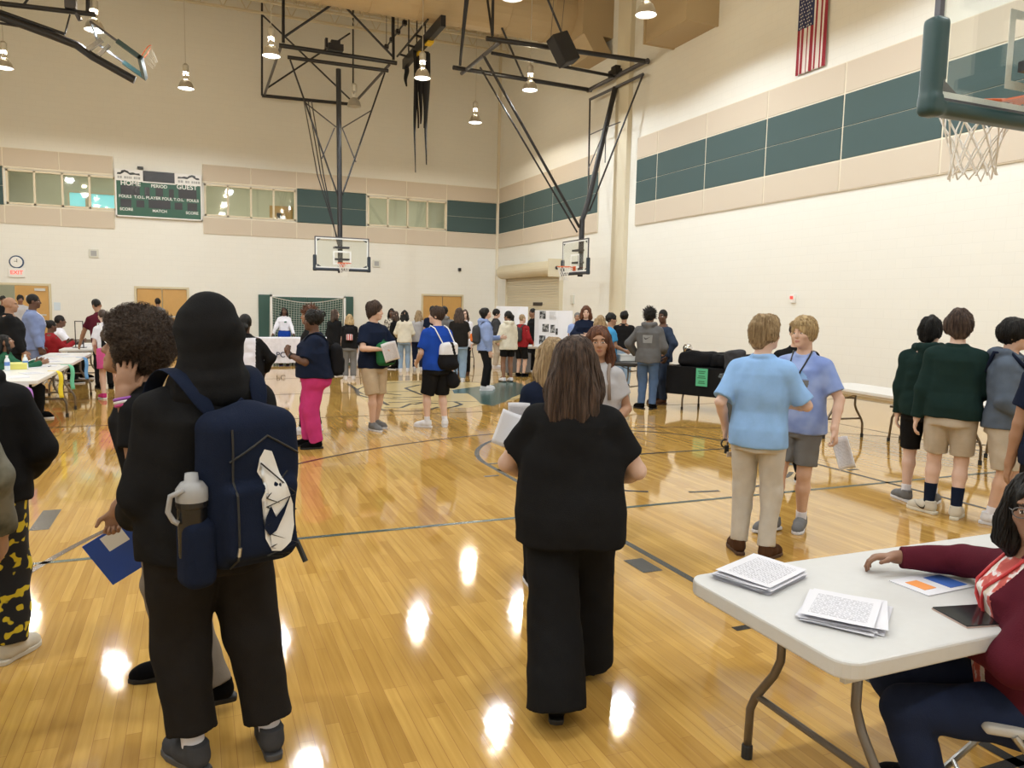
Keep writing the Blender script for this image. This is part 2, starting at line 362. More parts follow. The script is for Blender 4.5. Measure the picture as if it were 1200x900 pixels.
# window frames and panes
mfr = mat('cream_frame', (.70, .62, .47), .45); gl = thinglass('window_glass', (.96, .97, .94), .07)
for i, (a, b) in enumerate(wins):
    w = MB(); t = .07
    w.bb((a, YB-.03, ZW0), (b, YB+.12, ZW0+t)).bb((a, YB-.03, ZW1-t), (b, YB+.12, ZW1)); n = 4
    for k in range(n+1):
        x = a+(b-a)*k/n; w.bb((x-(0 if k == 0 else t/2 if k < n else t), YB-.03, ZW0), (x+(t if k == 0 else t/2 if k < n else 0), YB+.12, ZW1))
    o = w.build('window_%d' % (i+1), mfr); struct(o)
    for k in range(n):
        x0 = a+(b-a)*k/n; x1 = a+(b-a)*(k+1)/n; MB().bb((x0+.02, YB+.04, ZW0+.02), (x1-.02, YB+.05, ZW1-.02)).build('pane', gl, o)
xa, xb, z0_, z1_ = ony(81, 240, YB+2.9)[0], ony(136, 240, YB+2.9)[0], ony(100, 246, YB+2.9)[2], ony(100, 227, YB+2.9)[2]
p = MB().bb((xa, YB+2.86, z0_), (xb, YB+2.98, z1_)); o = p.build('daylight_window', mday); m2 = MB()
for x in (xa, xa+(xb-xa)*.37, xa+(xb-xa)*.42, xb): m2.bb((x-.04, YB+2.80, z0_), (x+.04, YB+2.86, z1_))
m2.bb((xa, YB+2.8, z1_), (xb, YB+2.86, z1_+.07)); m2.build('window_frame', mfr, o)
tag(o, 'bright blue daylight window seen through the corridor window left of the scoreboard', 'window')
xd = ony(316, 240, YB+2.9)[0]; dd = MB().bb((xd, YB+2.9, 4.15), (xd+1.0, YB+2.98, ony(320, 241, YB+2.9)[2])).build('corridor_door', mat('honey_wood', (.55, .32, .10), .45, var=.12, vscale=3), None); MB().bb((xd+.3, YB+2.86, 5.2), (xd+.5, YB+2.9, 5.72)).build('vision_panel', mat('black_gloss', (.01, .01, .012), .3), dd)
tag(dd, 'honey wood door in the upper corridor behind the middle window', 'door')
# acoustic panels
mtan = mat('tan_panel', (.60, .525, .435), .9, bump=.2, bscale=150); mgr = mat('green_panel', (.058, .098, .102), .85, bump=.2, bscale=150); mtrim = mat('cream_trim', (.74, .68, .56), .6)
PG = 'acoustic panels on the gym walls'
def panel_y(x0, x1, z0, z1, m, lab):
    o = MB().bb((x0+.02, YB-.06, z0+.015), (x1-.02, YB, z1-.015)).build('acoustic_panel', m, bevel=.012); tag(o, lab, 'wall panel', PG)
def panel_x(y0, y1, z0, z1, m, lab):
    o = MB().bb((XW-.06, y0+.02, z0+.015), (XW, y1-.02, z1-.015)).build('acoustic_panel', m, bevel=.012); tag(o, lab, 'wall panel', PG)
Z = (4.38, 5.05, 5.75, 6.46, 7.13)
bx = [-8.2, -6.4, -4.6, -2.8, None, .37, 2.22, 4.03, 5.5, 6.97, 8.75, 10.62, 13.05]
kk = 0
for a, b in zip(bx[:-1], bx[1:]):
    if a is None or b is None: continue
    panel_y(a, b, Z[0], Z[1], mtan, ORD[kk]+' tan panel from the left in the bottom row of the back wall'); panel_y(a, b, Z[3], Z[4], mtan, ORD[kk]+' tan panel from the left in the top row of the back wall'); kk += 1
for a, b, w in [(-8.2, -6.4, 'far left of the left window'), (4.03, 6.97, 'behind the far hoop mast'), (10.62, 13.05, 'next to the wall corner')]:
    panel_y(a, b, Z[1], Z[2]+.011, mgr, 'lower green acoustic panel on the back wall '+w); panel_y(a, b, Z[2]-.011, Z[3], mgr, 'upper green acoustic panel on the back wall '+w)
for ys in ([33.28, 30.4, 27.53, 23.86], [21.38, 20.2, 17.8, 15.37, 12.95, 10.5, 8.1, 5.7, 3.3]):
    for k, (b, a) in enumerate(zip(ys[:-1], ys[1:])):
        w = ORD[k]; z_ = 'right wall from the room corner' if ys[0] > 30 else 'right wall counted from the pilaster'
        panel_x(a, b, Z[0], Z[1], mtan, w+' tan panel in the bottom row of the '+z_); panel_x(a, b, Z[3], Z[4], mtan, w+' tan panel in the top row of the '+z_)
        panel_x(a, b, Z[1], Z[2]+.011, mgr, w+' panel in the lower green row of the '+z_); panel_x(a, b, Z[2]-.011, Z[3], mgr, w+' panel in the upper green row of the '+z_)
for k_, (ya, yb_) in enumerate(((23.86, 33.28), (3.3, 21.38))): struct(MB().bb((XW-.045, ya, Z[0]), (XW, yb_, Z[4])).build('trim_%d' % (k_+3), mtrim))
bk = MB()
for a, b in ((-8.2, -2.8), (.37, 13.05)):
    bk.bb((a, YB-.045, Z[0]), (b, YB, Z[1]+.03)).bb((a, YB-.045, Z[3]-.06), (b, YB, Z[4]))
for a, b in ((-8.2, -6.4), (4.03, 6.97), (10.62, 13.05)): bk.bb((a, YB-.045, Z[1]), (b, YB, Z[3]))
struct(bk.build('trim_5', mtrim))
struct(MB().bb((XW-.10, YB-.10, 0), (XW, YB, ZC)).build('trim_1', mtrim))                       # corner strip
struct(MB().bb((XW-.16, 21.85, 0), (XW, 22.65, ZC)).build('trim_2', mat('pilaster_paint', (.70, .64, .50), .6)))      # pilaster
# roof deck and bar joists
mdeck = mat('roof_deck', (.62, .55, .43), .8); mj = mat('joist_paint', (.66, .60, .47), .6)
d = MB().bb((XL-.3, YN-.3, ZC), (XW+.3, YB+.3, ZC+.2)); struct(d.build('ceiling', mdeck))
for k in range(14):
    y = 32.6-1.25*k*(1 if k < 3 else 1.9); zb = 12.95; zt = ZC-.02
    if y < YN+1: continue
    j = MB(); j.bb((XL, y-.06, zb), (XW, y+.06, zb+.08)).bb((XL, y-.06, zt-.07), (XW, y+.06, zt)); n = 26
    for q in range(n):
        x0 = XL+(XW-XL)*q/n; x1 = XL+(XW-XL)*(q+1)/n; xm = (x0+x1)/2
        j.tube([(x0, y, zb+.05), (xm, y, zt-.05)], .02, 5).tube([(xm, y, zt-.05), (x1, y, zb+.05)], .02, 5)
    struct(j.build('beam_joist', mj))
# ducts
mduct = mat('tan_duct', (.43, .33, .20), .55)
dY, dZ, dR = 24.6, 11.75, .95
t = MB().tube([(-2, dY, dZ), (12.15, dY, dZ)], dR, 28)
for x in np.arange(-.8, 12, 1.5): t.tube([(x, dY, dZ), (x+.05, dY, dZ)], dR+.025, 28)
o = t.build('air_duct', mduct, smooth=False); tag(o, 'big round tan air duct hanging under the roof beside the right wall', 'air duct')
MB().bb((12.0, 23.25, 10.75), (XW, 25.3, 12.9)).build('end_box', mduct, o)
MB().slab([(12.05, 23.25, 10.76), (12.05, 24.9, 10.76), (12.45, 24.9, 10.2), (12.45, 23.25, 10.2)], (.7, 0, 0)).build('bottom_plate', mduct, o)
o = MB().bb((12.15, 17.6, 9.35), (XW, 19.6, 12.9)).build('duct_box', mduct); tag(o, 'tan boxed duct on the right wall beyond the hanging lamp', 'air duct'); MB().bb((12.10, 17.55, 9.33), (XW, 17.62, 12.9)).build('flange', mduct, o); MB().bb((12.1, 19.58, 9.33), (XW, 19.65, 12.9)).build('flange', mduct, o)

# baseboards
mbase = mat('dark_cove_base', (.20, .17, .13), .6)
struct(MB().bb((XW-.02, YN, 0), (XW, 24.0, .11)).build('baseboard_right', mbase)); 
bb = MB(); px = XL
for a, b in sorted(doors)+[(XW, XW)]:
    if a > px: bb.bb((px, YB-.02, 0), (a, YB, .11))
    px = b
struct(bb.build('baseboard_back', mbase))
# doors
mwood = mat('honey_wood'); msteel = mat('frame_paint', (.62, .55, .38), .5); mmet = mat('brushed_metal', (.55, .55, .53), .35, .9); mblk = mat('black_gloss')
def door_frame(a, b): return MB().bb((a-.08, YB-.05, 0), (a, YB+.15, DT+.08)).bb((b, YB-.05, 0), (b+.08, YB+.15, DT+.08)).bb((a, YB-.05, DT), (b, YB+.15, DT+.08))
for i, (a, b) in enumerate(doors):
    fr = struct(door_frame(a, b).build('door_%d' % (i+1), msteel))
    if i == 0:
        # left leaf is open, right leaf stands open into the gym side by side with the frame
        q = MB().box((b-.55, YB-.04, DT/2), (1.08, .05, DT-.02)).build('leaf', mwood, fr); MB().bb((b-1.0, YB-.09, 1.0), (b-.1, YB-.065, 1.06)).build('push_bar', mmet, fr); MB().bb((b-.45, YB-.12, DT-.2), (b-.1, YB-.065, DT-.1)).build('door_closer', mmet, fr)
        MB().bb((b-.75, YB-.072, 1.55), (b-.65, YB-.066, 1.75)).build('vision_panel', mmet, fr)
    else:
        m = (a+b)/2
        for s0, s1 in ((a, m-.005), (m+.005, b)):
            MB().bb((s0+.01, YB+.01, .01), (s1-.01, YB+.06, DT-.01)).build('leaf', mwood, fr)
            MB().bb((s0+.08, YB-.05, 1.0), (s1-.08, YB-.02, 1.05)).build('push_bar', mmet, fr)
# roll-up door on the right wall next to the corner
y0, y1 = onx(590, 325, XW-.3)[1], onx(651, 318, XW-.3)[1]
ms = mat('shutter_cream', (.66, .60, .45), .45)
o = MB(); zt = 3.05
for k in range(30): o.bb((XW-.10-.012*(k % 2), y1, k*zt/30), (XW-.06, y0, (k+1)*zt/30-.012))
o = struct(o.build('door_4', ms)); MB().tube([(XW-.33, y1-.05, zt+.18), (XW-.33, y0+.05, zt+.18)], .30, 20).build('shutter_roll', ms, o)
MB().bb((XW-.66, y1-.16, zt-.16), (XW, y1-.06, zt+.52)).build('end_bracket', ms, o); MB().tube([(XW-.33, y1-.22, zt+.18), (XW-.33, y1-.15, zt+.18)], .07, 12).build('axle_cap', mblk, o)
MB().bb((XW-.55, y0+.08, zt+.02), (XW-.2, y0+.3, zt+.3)).build('drive_motor', mmet, o); MB().bb((XW-.16, y1-.09, 0), (XW, y1, zt)).bb((XW-.16, y0, 0), (XW, y0+.09, zt)).build('guide_rail', ms, o)

# small wall fittings
def fit_y(px, py, w, h, dz, name, m, lab, cat, dp=.06):
    p = ony(px, py, YB); return tag(MB().bb((p[0]-w/2, YB-dp, p[2]-h/2), (p[0]+w/2, YB, p[2]+h/2)).build(name, m, bevel=.008), lab, cat)
mwhite = mat('white_plastic', (.82, .82, .80), .4); mgrey = mat('grey_plastic', (.36, .37, .38), .5)
p = ony(19.5, 307, YB)
o = empty('wall_clock', (p[0], YB, p[2])); tag(o, 'round blue-rimmed wall clock above the EXIT sign', 'clock')
R90 = Matrix.Rotation(PI/2, 4, 'X')
b = MB().lathe([(0, .05), (.17, .05), (.22, .05), (.24, .03), (.24, 0)]).build('clock_rim', mat('clock_blue', (.03, .07, .16), .4), o); b.matrix_local = R90
b = MB().lathe([(0, .055), (.195, .055)]).build('clock_face', mwhite, o); b.matrix_local = R90
MB().box((.02, -.06, .05), (.015, .005, .13)).box((-.03, -.06, .02), (.09, .005, .015)).build('clock_hand', mblk, o)
p = ony(20, 319.5, YB); o = tag(MB().bb((p[0]-.27, YB-.07, p[2]-.17), (p[0]+.27, YB, p[2]+.17)).build('exit_sign', mwhite, bevel=.01), 'small lit EXIT sign above the open double doors', 'exit sign')
text_mesh('EXIT', .2, 'lettering', mat('exit_red', (.8, .05, .05), .5, emit=((1, .08, .06), 2.5)), o, Matrix.Translation((p[0], YB-.075, p[2])) @ R90)
o = fit_y(110, 297, .34, .32, 0, 'wall_speaker', mat('beige_plastic', (.66, .66, .6), .5), 'small pale wall loudspeaker box above the tables on the left', 'loudspeaker'); p = ony(110, 297, YB); MB().bb((p[0]-.1, YB-.065, p[2]-.1), (p[0]+.1, YB-.06, p[2]+.1)).build('grille', mgrey, o)
o = fit_y(441, 309, .34, .32, 0, 'wall_speaker', mat('beige_plastic'), 'small pale wall loudspeaker box right of the far backboard', 'loudspeaker'); p = ony(441, 309, YB); MB().bb((p[0]-.1, YB-.065, p[2]-.1), (p[0]+.1, YB-.06, p[2]+.1)).build('grille', mgrey, o)
fit_y(538, 316, .12, .14, 0, 'security_camera', mblk, 'small black security camera on the back wall near the corner', 'camera', .14)
fit_y(67, 359, .22, .3, 0, 'wall_notice', mat('pale_blue_paper', (.62, .72, .82), .6), 'pale blue paper notice beside the open double doors', 'notice', .012)
def fit_x(px, py, w, h, name, m, lab, cat, dp=.07):
    p = onx(px, py, XW); return tag(MB().bb((XW-dp, p[1]-w/2, p[2]-h/2), (XW, p[1]+w/2, p[2]+h/2)).build(name, m, bevel=.008), lab, cat)
o = fit_x(930.5, 350, .13, .2, 'fire_strobe', mwhite, 'small white fire alarm strobe low on the right wall', 'fire alarm'); p = onx(930.5, 348, XW); MB().bb((XW-.09, p[1]-.04, p[2]-.05), (XW-.07, p[1]+.04, p[2]+.02)).build('red_lens', mat('exit_red'), o)
fit_x(671.5, 351, .22, .34, 'wall_box', mat('beige_plastic'), 'small beige box on the right wall right of the roll-up shutter', 'control box')
fit_x(633, 356.5, .9, .14, 'door_sign', mblk, 'small dark sign strip on the cream roll-up shutter', 'sign', .13)

# scoreboard
sx0, sx1, sz0, sz1 = -2.74, .34, 4.87, 6.67; cx = (sx0+sx1)/2; W, Hh = sx1-sx0, sz1-sz0
sb = empty('scoreboard', (cx, YB-.18, (sz0+sz1)/2)); tag(sb, 'green HOME and GUEST scoreboard between the tan panels on the back wall', 'scoreboard')
mwm = mat('white_metal', (.80, .80, .80), .4); mled = mat('dark_led', (.012, .010, .014), .3); mgs = mat('board_green', (.018, .095, .060), .45)
MB().bb((-W/2+.03, -.0, -Hh/2+.03), (W/2-.03, .16, Hh/2-.40)).build('green_face', mgs, sb)
fr = MB(); t = .045
fr.bb((-W/2, -.02, -Hh/2), (-W/2+t, .16, Hh/2)).bb((W/2-t, -.02, -Hh/2), (W/2, .16, Hh/2)).bb((-W/2, -.02, -Hh/2), (W/2, .16, -Hh/2+t)); fr.build('board_frame', mwm, sb)
for s in (-1, 1):
    q = MB().bb((s*W/2 if s < 0 else W/2-.95, -.01, Hh/2-.44), (-W/2+.95 if s < 0 else W/2, .16, Hh/2)).build('emblem_panel', mwm, sb)
    c = s*(W/2-.475); k = [(-.40, -.02), (-.38, .05), (-.27, .06), (-.24, .13), (-.13, .16), (-.02, .12), (.04, .06), (.16, .08), (.25, .05), (.38, .06), (.40, -.02), (.22, 0), (.05, -.02), (-.05, .05), (-.13, .08), (-.2, .03), (-.28, -.02)]
    if s > 0: k = [(-x, z) for x, z in k][::-1]
    MB().slab([(c+x, -.02, Hh/2-.19+z) for x, z in k], (0, .008, 0)).build('emblem', mblk, sb)
    e = MB(); x = c-.38
    while x < c+.36:
        w = random.uniform(.04, .09); e.bb((x, -.018, Hh/2-.36), (x+w, -.01, Hh/2-.27)); x += w+(.02 if random.random() > .15 else .08)
    e.build('emblem_lettering', mgrey, sb)
MB().bb((-W/2+.95, -.01, Hh/2-.46), (W/2-.95, .16, Hh/2+.0)).build('display_housing', mwm, sb); MB().bb((-.56, -.03, Hh/2-.41), (.56, 0, Hh/2-.01)).build('message_display', mled, sb)
mwl = mat('white_lettering', (.85, .85, .85), .5)
for s, x, z, sz in [('HOME', -1.0, .37, .25), ('GUEST', 1.0, .37, .25), ('PERIOD', 0, .33, .17), ('FOULS', -1.2, -.13, .15), ('T.O.L.', -.7, -.13, .15), ('PLAYER FOUL', 0, -.13, .155), ('T.O.L.', .7, -.13, .15), ('FOULS', 1.2, -.13, .15), ('SCORE', -1.17, -.62, .15), ('MATCH', 0, -.62, .15), ('SCORE', 1.17, -.62, .15)]:
    text_mesh(s, sz, 'lettering', mwl, sb, Matrix.Translation((x, -.006, z)) @ R90)
for x, z, w, h in [(-1.02, .11, .66, .36), (1.02, .11, .66, .36), (-.43, .09, .18, .36), (.43, .09, .18, .34), (0, .11, .26, .32), (-1.18, -.38, .38, .30), (1.18, -.38, .36, .30), (-.68, -.38, .28, .27), (.68, -.38, .28, .27), (0, -.36, .78, .32)]:
    MB().bb((x-w/2, -.008, z-h/2), (x+w/2, .0, z+h/2)).build('digit_display', mled, sb)
o = tag(MB().bb((-1.95, YB-.2, sz1+.06), (-1.75, YB, sz1+.14)).build('wall_sensor', mblk), 'tiny dark sensor above the scoreboard', 'sensor')

# flag on the right wall
fl = empty('wall_flag', (XW-.05, 14.05, 8.0)); tag(fl, 'United States flag hung vertically high on the right wall', 'flag')
yL, yR, zT, zB = 14.47, 13.58, 8.95, 7.22      # left edge (farther), right edge (nearer)
def fy(u): return yL+(yR-yL)*u-14.05
def wavef(u, v): return .025*math.sin(u*26)*(.4+.6*v)-.02
ncols = 39; rows = 24
mred = mat('flag_red', (.30, .022, .04), .8); mfw = mat('flag_white', (.75, .72, .70), .8); mnv = mat('flag_blue', (.025, .03, .10), .8)
fm = MB()
for i in range(ncols):
    for j in range(rows):
        u0, u1, v0, v1 = i/ncols, (i+1)/ncols, j/rows, (j+1)/rows
        st = i*13//ncols; c = 0 if (12-st) % 2 == 0 else 1
        if st < 7 and v1 <= .42: c = 2
        fm.m = c; fm.poly([(wavef(u0, v0), fy(u0), zT-8-(zT-zB)*v0), (wavef(u0, v1), fy(u0), zT-8-(zT-zB)*v1), (wavef(u1, v1), fy(u1), zT-8-(zT-zB)*v1), (wavef(u1, v0), fy(u1), zT-8-(zT-zB)*v0)])
fm.build('flag_cloth', [mred, mfw, mnv], fl, smooth=True, fix=False)
st = MB()
for i in range(11):
    for j in range(9):
        if (i+j) % 2: continue
        u = (.04+.455*(i+.5)/11); v = .42*(j+.5)/9; c = A(wavef(u, v)-.012, fy(u), zT-8-(zT-zB)*v)
        st.poly([c+A(0, (.024 if k % 2 == 0 else .01)*math.cos(k*PI/5), (.024 if k % 2 == 0 else .01)*math.sin(k*PI/5)) for k in range(10)])
st.build('flag_stars', mfw, fl, fix=False); MB().tube([(0, fy(-.02), zT-8), (0, fy(1.02), zT-8)], .012, 6).build('hanging_rod', mmet, fl)

# floor markings
mline = mat('line_dark', (.02, .022, .024), .25); mlg = mat('line_green', (.022, .058, .05), .25); mlb = mat('line_brown', (.06, .028, .015), .25)
nmark = [0]
def mark(pts, w, m, z=.0015):
    """painted strip following pts"""
    pts = [A(p[0], p[1], 0) for p in pts]; b = MB(); n = len(pts); L = []
    for i in range(n):
        t = nrm(pts[min(i+1, n-1)]-pts[max(i-1, 0)]); s_ = A(-t[1], t[0], 0)*w/2; L += [pts[i]+s_+A(0, 0, z), pts[i]-s_+A(0, 0, z)]
    b.add(L, [(2*i, 2*i+1, 2*i+3, 2*i+2) for i in range(n-1)]); nmark[0] += 1
    return struct(b.build('floor_marking', m, fix=False))
def arc(cx, cy, r, a0, a1, n=48): return [(cx+r*math.cos(a0+(a1-a0)*i/n), cy+r*math.sin(a0+(a1-a0)*i/n)) for i in range(n+1)]
CX = 4.72
mark([(CX-1.81, 1.6), (CX-1.81, 7.62)], .055, mline); mark([(CX+1.81, 1.6), (CX+1.81, 7.62)], .055, mline)
mark([(CX-1.81, 7.62), (CX+1.81, 7.62)], .05, mline, .0019); mark(arc(CX, 7.62, 1.81, 0, PI), .055, mline)
mark(arc(CX, 3.5, 6.02, .02, PI-.02, 80), .05, mlb)
for a in range(8): mark(arc(CX, 7.62, 1.81, -PI*(a+.15)/8, -PI*(a+.6)/8, 4), .05, mline)
for s in (-1, 1):
    x = CX+s*1.81
    mark([(x+s*.08, 4.23), (x+s*.23, 4.23)], .26, mline)
    for y in (3.18, 6.16, 7.06): mark([(x+s*.08, y), (x+s*.24, y)], .05, mline)
mark([(-2.9, 5.565), (12.3, 5.565)], .05, mlg); mark([(-2.9, 11.5), (12.3, 11.5)], .04, mlb, .0019)
mark([(-1.1, 6.38), (-1.1, 6.97)], .13, mline); mark([(-2.9, 1.8), (12.3, 1.8)], .05, mline)
mark([(-2.9, 1.8), (-2.9, 27.4)], .05, mline); mark([(12.3, 1.8), (12.3, 27.4)], .05, mline); mark([(9.28, 4.2), (9.28, 9.6)], .04, mline); mark([(9.28, 6.83), (10.0, 6.83)], .04, mline)
mark([(-2.9, 14.6), (12.3, 14.6)], .05, mline); mark(arc(CX, 14.6, 1.81, 0, 2*PI), .045, mline); mark([(-2.9, 17.6), (12.3, 17.6)], .04, mlg)
# centre-court artwork: green swirl on a pale ground with dark strokes
mpale = mat('paint_cream', (.55, .42, .20), .22); mgl = mat('paint_green', (.035, .085, .075), .22)
def blob(pts, m, z): b = MB(); b.poly([(p[0], p[1], z) for p in pts]); return struct(b.build('floor_artwork', m, fix=False))
blob([(2.7, 12.2), (4.2, 12.0), (5.3, 12.7), (6.2, 13.6), (6.3, 15.4), (5.2, 16.6), (3.9, 16.7), (3.0, 15.8), (2.8, 14.0)], mpale, .0011)
g1 = [onz(*q) for q in ((557, 467), (563, 473), (577, 476), (592, 471), (600, 466), (613, 461), (618, 455), (612, 450), (600, 447), (585, 448), (577, 451), (560, 453), (545, 455), (530, 457), (532, 461), (548, 461))]
blob([(p[0], p[1]) for p in g1], mgl, .0018)
for k in [[(408, 450), (417, 456), (420, 463), (432, 466)], [(443, 468), (455, 475)], [(443, 478), (450, 481), (478, 482), (500, 481), (514, 477)], [(450, 478), (470, 478), (482, 473)], [(455, 472), (480, 471), (500, 472), (514, 473)],
          [(475, 455), (482, 458), (495, 463)], [(475, 455), (492, 451), (505, 451)], [(520, 479), (532, 477), (541, 474), (533, 471)], [(460, 466), (480, 466), (497, 465)], [(485, 474), (500, 471)], [(430, 460), (450, 461), (470, 463)]]:
    mark([onz(*q) for q in k], .07, mline, .0024)
# ================================================================== OVERHEAD: lamps, hoops, straps, speaker
msteelblk = mat('black_steel', (.012, .012, .016), .4); mgst = mat('grey_steel', (.10, .10, .115), .4, .6); morange = mat('rim_orange', (.75, .14, .03), .4)
mnet = mat('net_white', (.78, .76, .72), .8); mpad = mat('pad_green', (.016, .055, .062), .35); mpadk = mat('pad_navy', (.012, .022, .035), .4)
mbglass = thinglass('backboard_glass', (.96, .98, .97), .08); mshade = mat('lamp_aluminium', (.62, .60, .55), .35, .7); mbulb = mat('lamp_bulb', (1, 1, 1), .5, emit=((1, .96, .88), 24.0)); mbulboff = mat('lamp_bulb_dim', (.5, .48, .42), .5)
def lamp(x, y, z, lab, on=True, power=1500, col=(.90, .97, 1)):
    o = empty('high_bay_lamp', (x, y, z)); tag(o, lab, 'ceiling lamp', 'high bay lamps under the roof')
    MB().lathe([(.245, 0), (.235, .02), (.21, .13), (.16, .23), (.10, .29), (.075, .30), (0, .30)], n=28).build('lamp_shade', mshade, o, smooth=True)
    b = MB().lathe([(.075, .30), (.085, .32), (.085, .40)], n=14)
    for k in range(6):
        a = k*PI/3; b.tube([(.08*math.cos(a), .08*math.sin(a), .40), (.08*math.cos(a), .08*math.sin(a), .5)], .012, 5)
    b.lathe([(0, .5), (.1, .5), (.1, .72), (.05, .78), (0, .78)], n=14); b.build('ballast', mshade, o)
    MB().lathe([(0, -.03), (.10, -.022), (.18, .0), (.228, .022)], n=24).build('bulb', mbulb if on else mbulboff, o)
    MB().tube([(0, 0, .78), (0, 0, 12.95-z)], .012, 6).build('hanging_cord', mshade, o)
    if on:
        l = bpy.data.lights.new('high_bay_light', 'SPOT'); l.energy = power; l.spot_size = R_(171); l.spot_blend = .16; l.shadow_soft_size = .2; l.color = col
        lo = bpy.data.objects.new('high_bay_light', l); COL.objects.link(lo); lo.location = (x, y, z-.05)
        l = bpy.data.lights.new('high_bay_uplight', 'POINT'); l.energy = power*.24; l.shadow_soft_size = .1; l.color = (1, .86, .62); lo = bpy.data.objects.new('high_bay_uplight', l); COL.objects.link(lo); lo.location = (x, y, z+.42)
    return o
R_ = math.radians
seen = [(218, 104, 'unclouded'), (318, 66, ''), (495, 92, ''), (557, 144, ''), (621, 106, ''), (757, 18, ''), (415, 125, ''), (111, 36, ''), (5, 80, ''), (600, -2, '')]
labs = ['high bay lamp above and right of the scoreboard, alone against the tan wall', 'high bay lamp at the left end of the far hoop frame', 'high bay lamp in front of the hanging black straps', 'glowing high bay lamp nearest the far corner of the room', 'high bay lamp hanging between the rails of the side hoop frame',
        'high bay lamp in front of the boxed duct on the right wall', 'dark high bay lamp without light behind the far hoop mast', 'bright high bay lamp beside the folded-up hoop', 'yellow glowing high bay lamp below the folded-up hoop', 'high bay lamp beside the round duct above the side hoop frame']
for i, (q, lb) in enumerate(zip(seen, labs)):
    p = onz(q[0], q[1], 8.5); lamp(p[0], p[1], 8.5, lb, i != 6, col=(1, .90, .72) if i in (3, 8) else (.90, .97, 1))
for x in (-6.5,):
    lamp(x, 22.8, 8.5, 'high bay lamp at the left side of the hall')
for y in (16.2, 9.6, 3.0, -3.5):  # out-of-view lamp rows added for light; first row is there for the near backboard
    for x in (-6.5, -2.2, 2.1, 6.6, 9.8):
        if y > 16 and x > 6: continue
        lamp(x, y, 8.5, 'unseen high bay lamp in the %s row from the near wall, %s from the left' % ({-3.5: 'first', 3.0: 'second', 9.6: 'third', 16.2: 'fourth'}[y], ORD[(-6.5, -2.2, 2.1, 6.6, 9.8).index(x)]))
def rim_net(o, c, d, m_extra=None):
    """ring centre c, d = unit vector from the board to the ring"""
    d = nrm(d); r = .2286; MB().tube([c+A(r*math.cos(a), r*math.sin(a), 0) for a in np.linspace(0, 2*PI, 33)], .011, 8, cap=False).build('rim', morange, o, smooth=True)
    s = np.cross(d, A(0, 0, 1)); b = MB(); b.slab([c-d*.38+s*.06+A(0, 0, .0), c-d*.38-s*.06, c-d*r-s*.09, c-d*r+s*.09], (0, 0, -.012)).slab([c-d*.39+s*.09+A(0, 0, .03), c-d*.39-s*.09+A(0, 0, .03), c-d*.39-s*.09-A(0, 0, .12), c-d*.39+s*.09-A(0, 0, .12)], d*.02)
    for q in (-1, 1): b.tube([c-d*.37+s*q*.07-A(0, 0, .10), c-d*.3+s*q*.08-A(0, 0, .05), c-d*.16+s*q*.16-A(0, 0, .01)], .008, 6)
    b.build('rim_bracket', morange, o)
    n = MB(); N = 12; prof = [(0, .225), (.1, .19), (.2, .155), (.29, .135), (.37, .13), (.44, .14)]
    for k in range(N):
        for s_ in (-1, 1):
            pts = []
            for j in range(6):
                a = 2*PI*(k+s_*.5*j)/N; z, rr = prof[j]; rr *= 1+.03*math.sin(k*2.3+j); pts.append(c+A(rr*math.cos(a), rr*math.sin(a), -z-.012*math.sin(k*1.7+j*2)))
            n.tube(pts, .0055, 5)
    n.build('net', mnet, o)
def backboard(o, c, u, d, mp=mpad, back=False):
    """board centre c, u = horizontal along board, d = facing (towards the ring)"""
    w, h = .915, .535; Rm = np.array([u, d, A(0, 0, 1)]).T
    MB().box(c, (2*w-.03, .014, 2*h-.03), Rm).build('board_glass', mbglass, o)
    f = MB(); z = A(0, 0, 1)
    for s in (-1, 1): f.box(c+u*s*(w-.012), (.035, .035, 2*h), Rm).box(c+z*s*(h-.012), (2*w, .035, .035), Rm)
    f.build('board_frame', mgst, o)
    q = MB(); e = d*.009
    for s in (-1, 1):
        q.box(c+u*s*(w-.05)+e, (.045, .003, 2*h-.17), Rm).box(c+z*s*(h-.05)+e, (2*w-.08, .003, .045), Rm)
        q.box(c+u*s*.28+e-z*(h-.155-.2285), (.05, .003, .457), Rm)
    for zz in (-h+.155+.025, -h+.155+.457-.025): q.box(c+e+z*zz, (.508, .003, .05), Rm)
    q.build('board_stripe', mat('board_white', (.80, .82, .82), .5), o)
    k = MB()
    for sx in (-1, 1):
        for sz in (-1, 1): b0 = c+e*1.3+u*sx*(w-.075)+z*sz*(h-.075); k.slab([b0, b0-u*sx*.14, b0-z*sz*.08], d*.002)
    k.build('corner_mark', mpadk, o)
    F = Field(-A(1.1, .2, .7), A(1.1, .2, .7), .016)
    for s in (-1, 1):
        F.rbox((s*(w+.0), 0, -h+.19), (.06, .055, .27), .03, k=.02)
    F.rbox((0, 0, -h-.015), (w+.06, .055, .055), .03, k=.02); F.rbox((0, .0, -h+.06), (w-.03, .2, .05), .01, k=.0, sub=True)
    V, Q = F.mesh(); obj_np('edge_padding', V @ Rm.T+c, Q, mp, o)
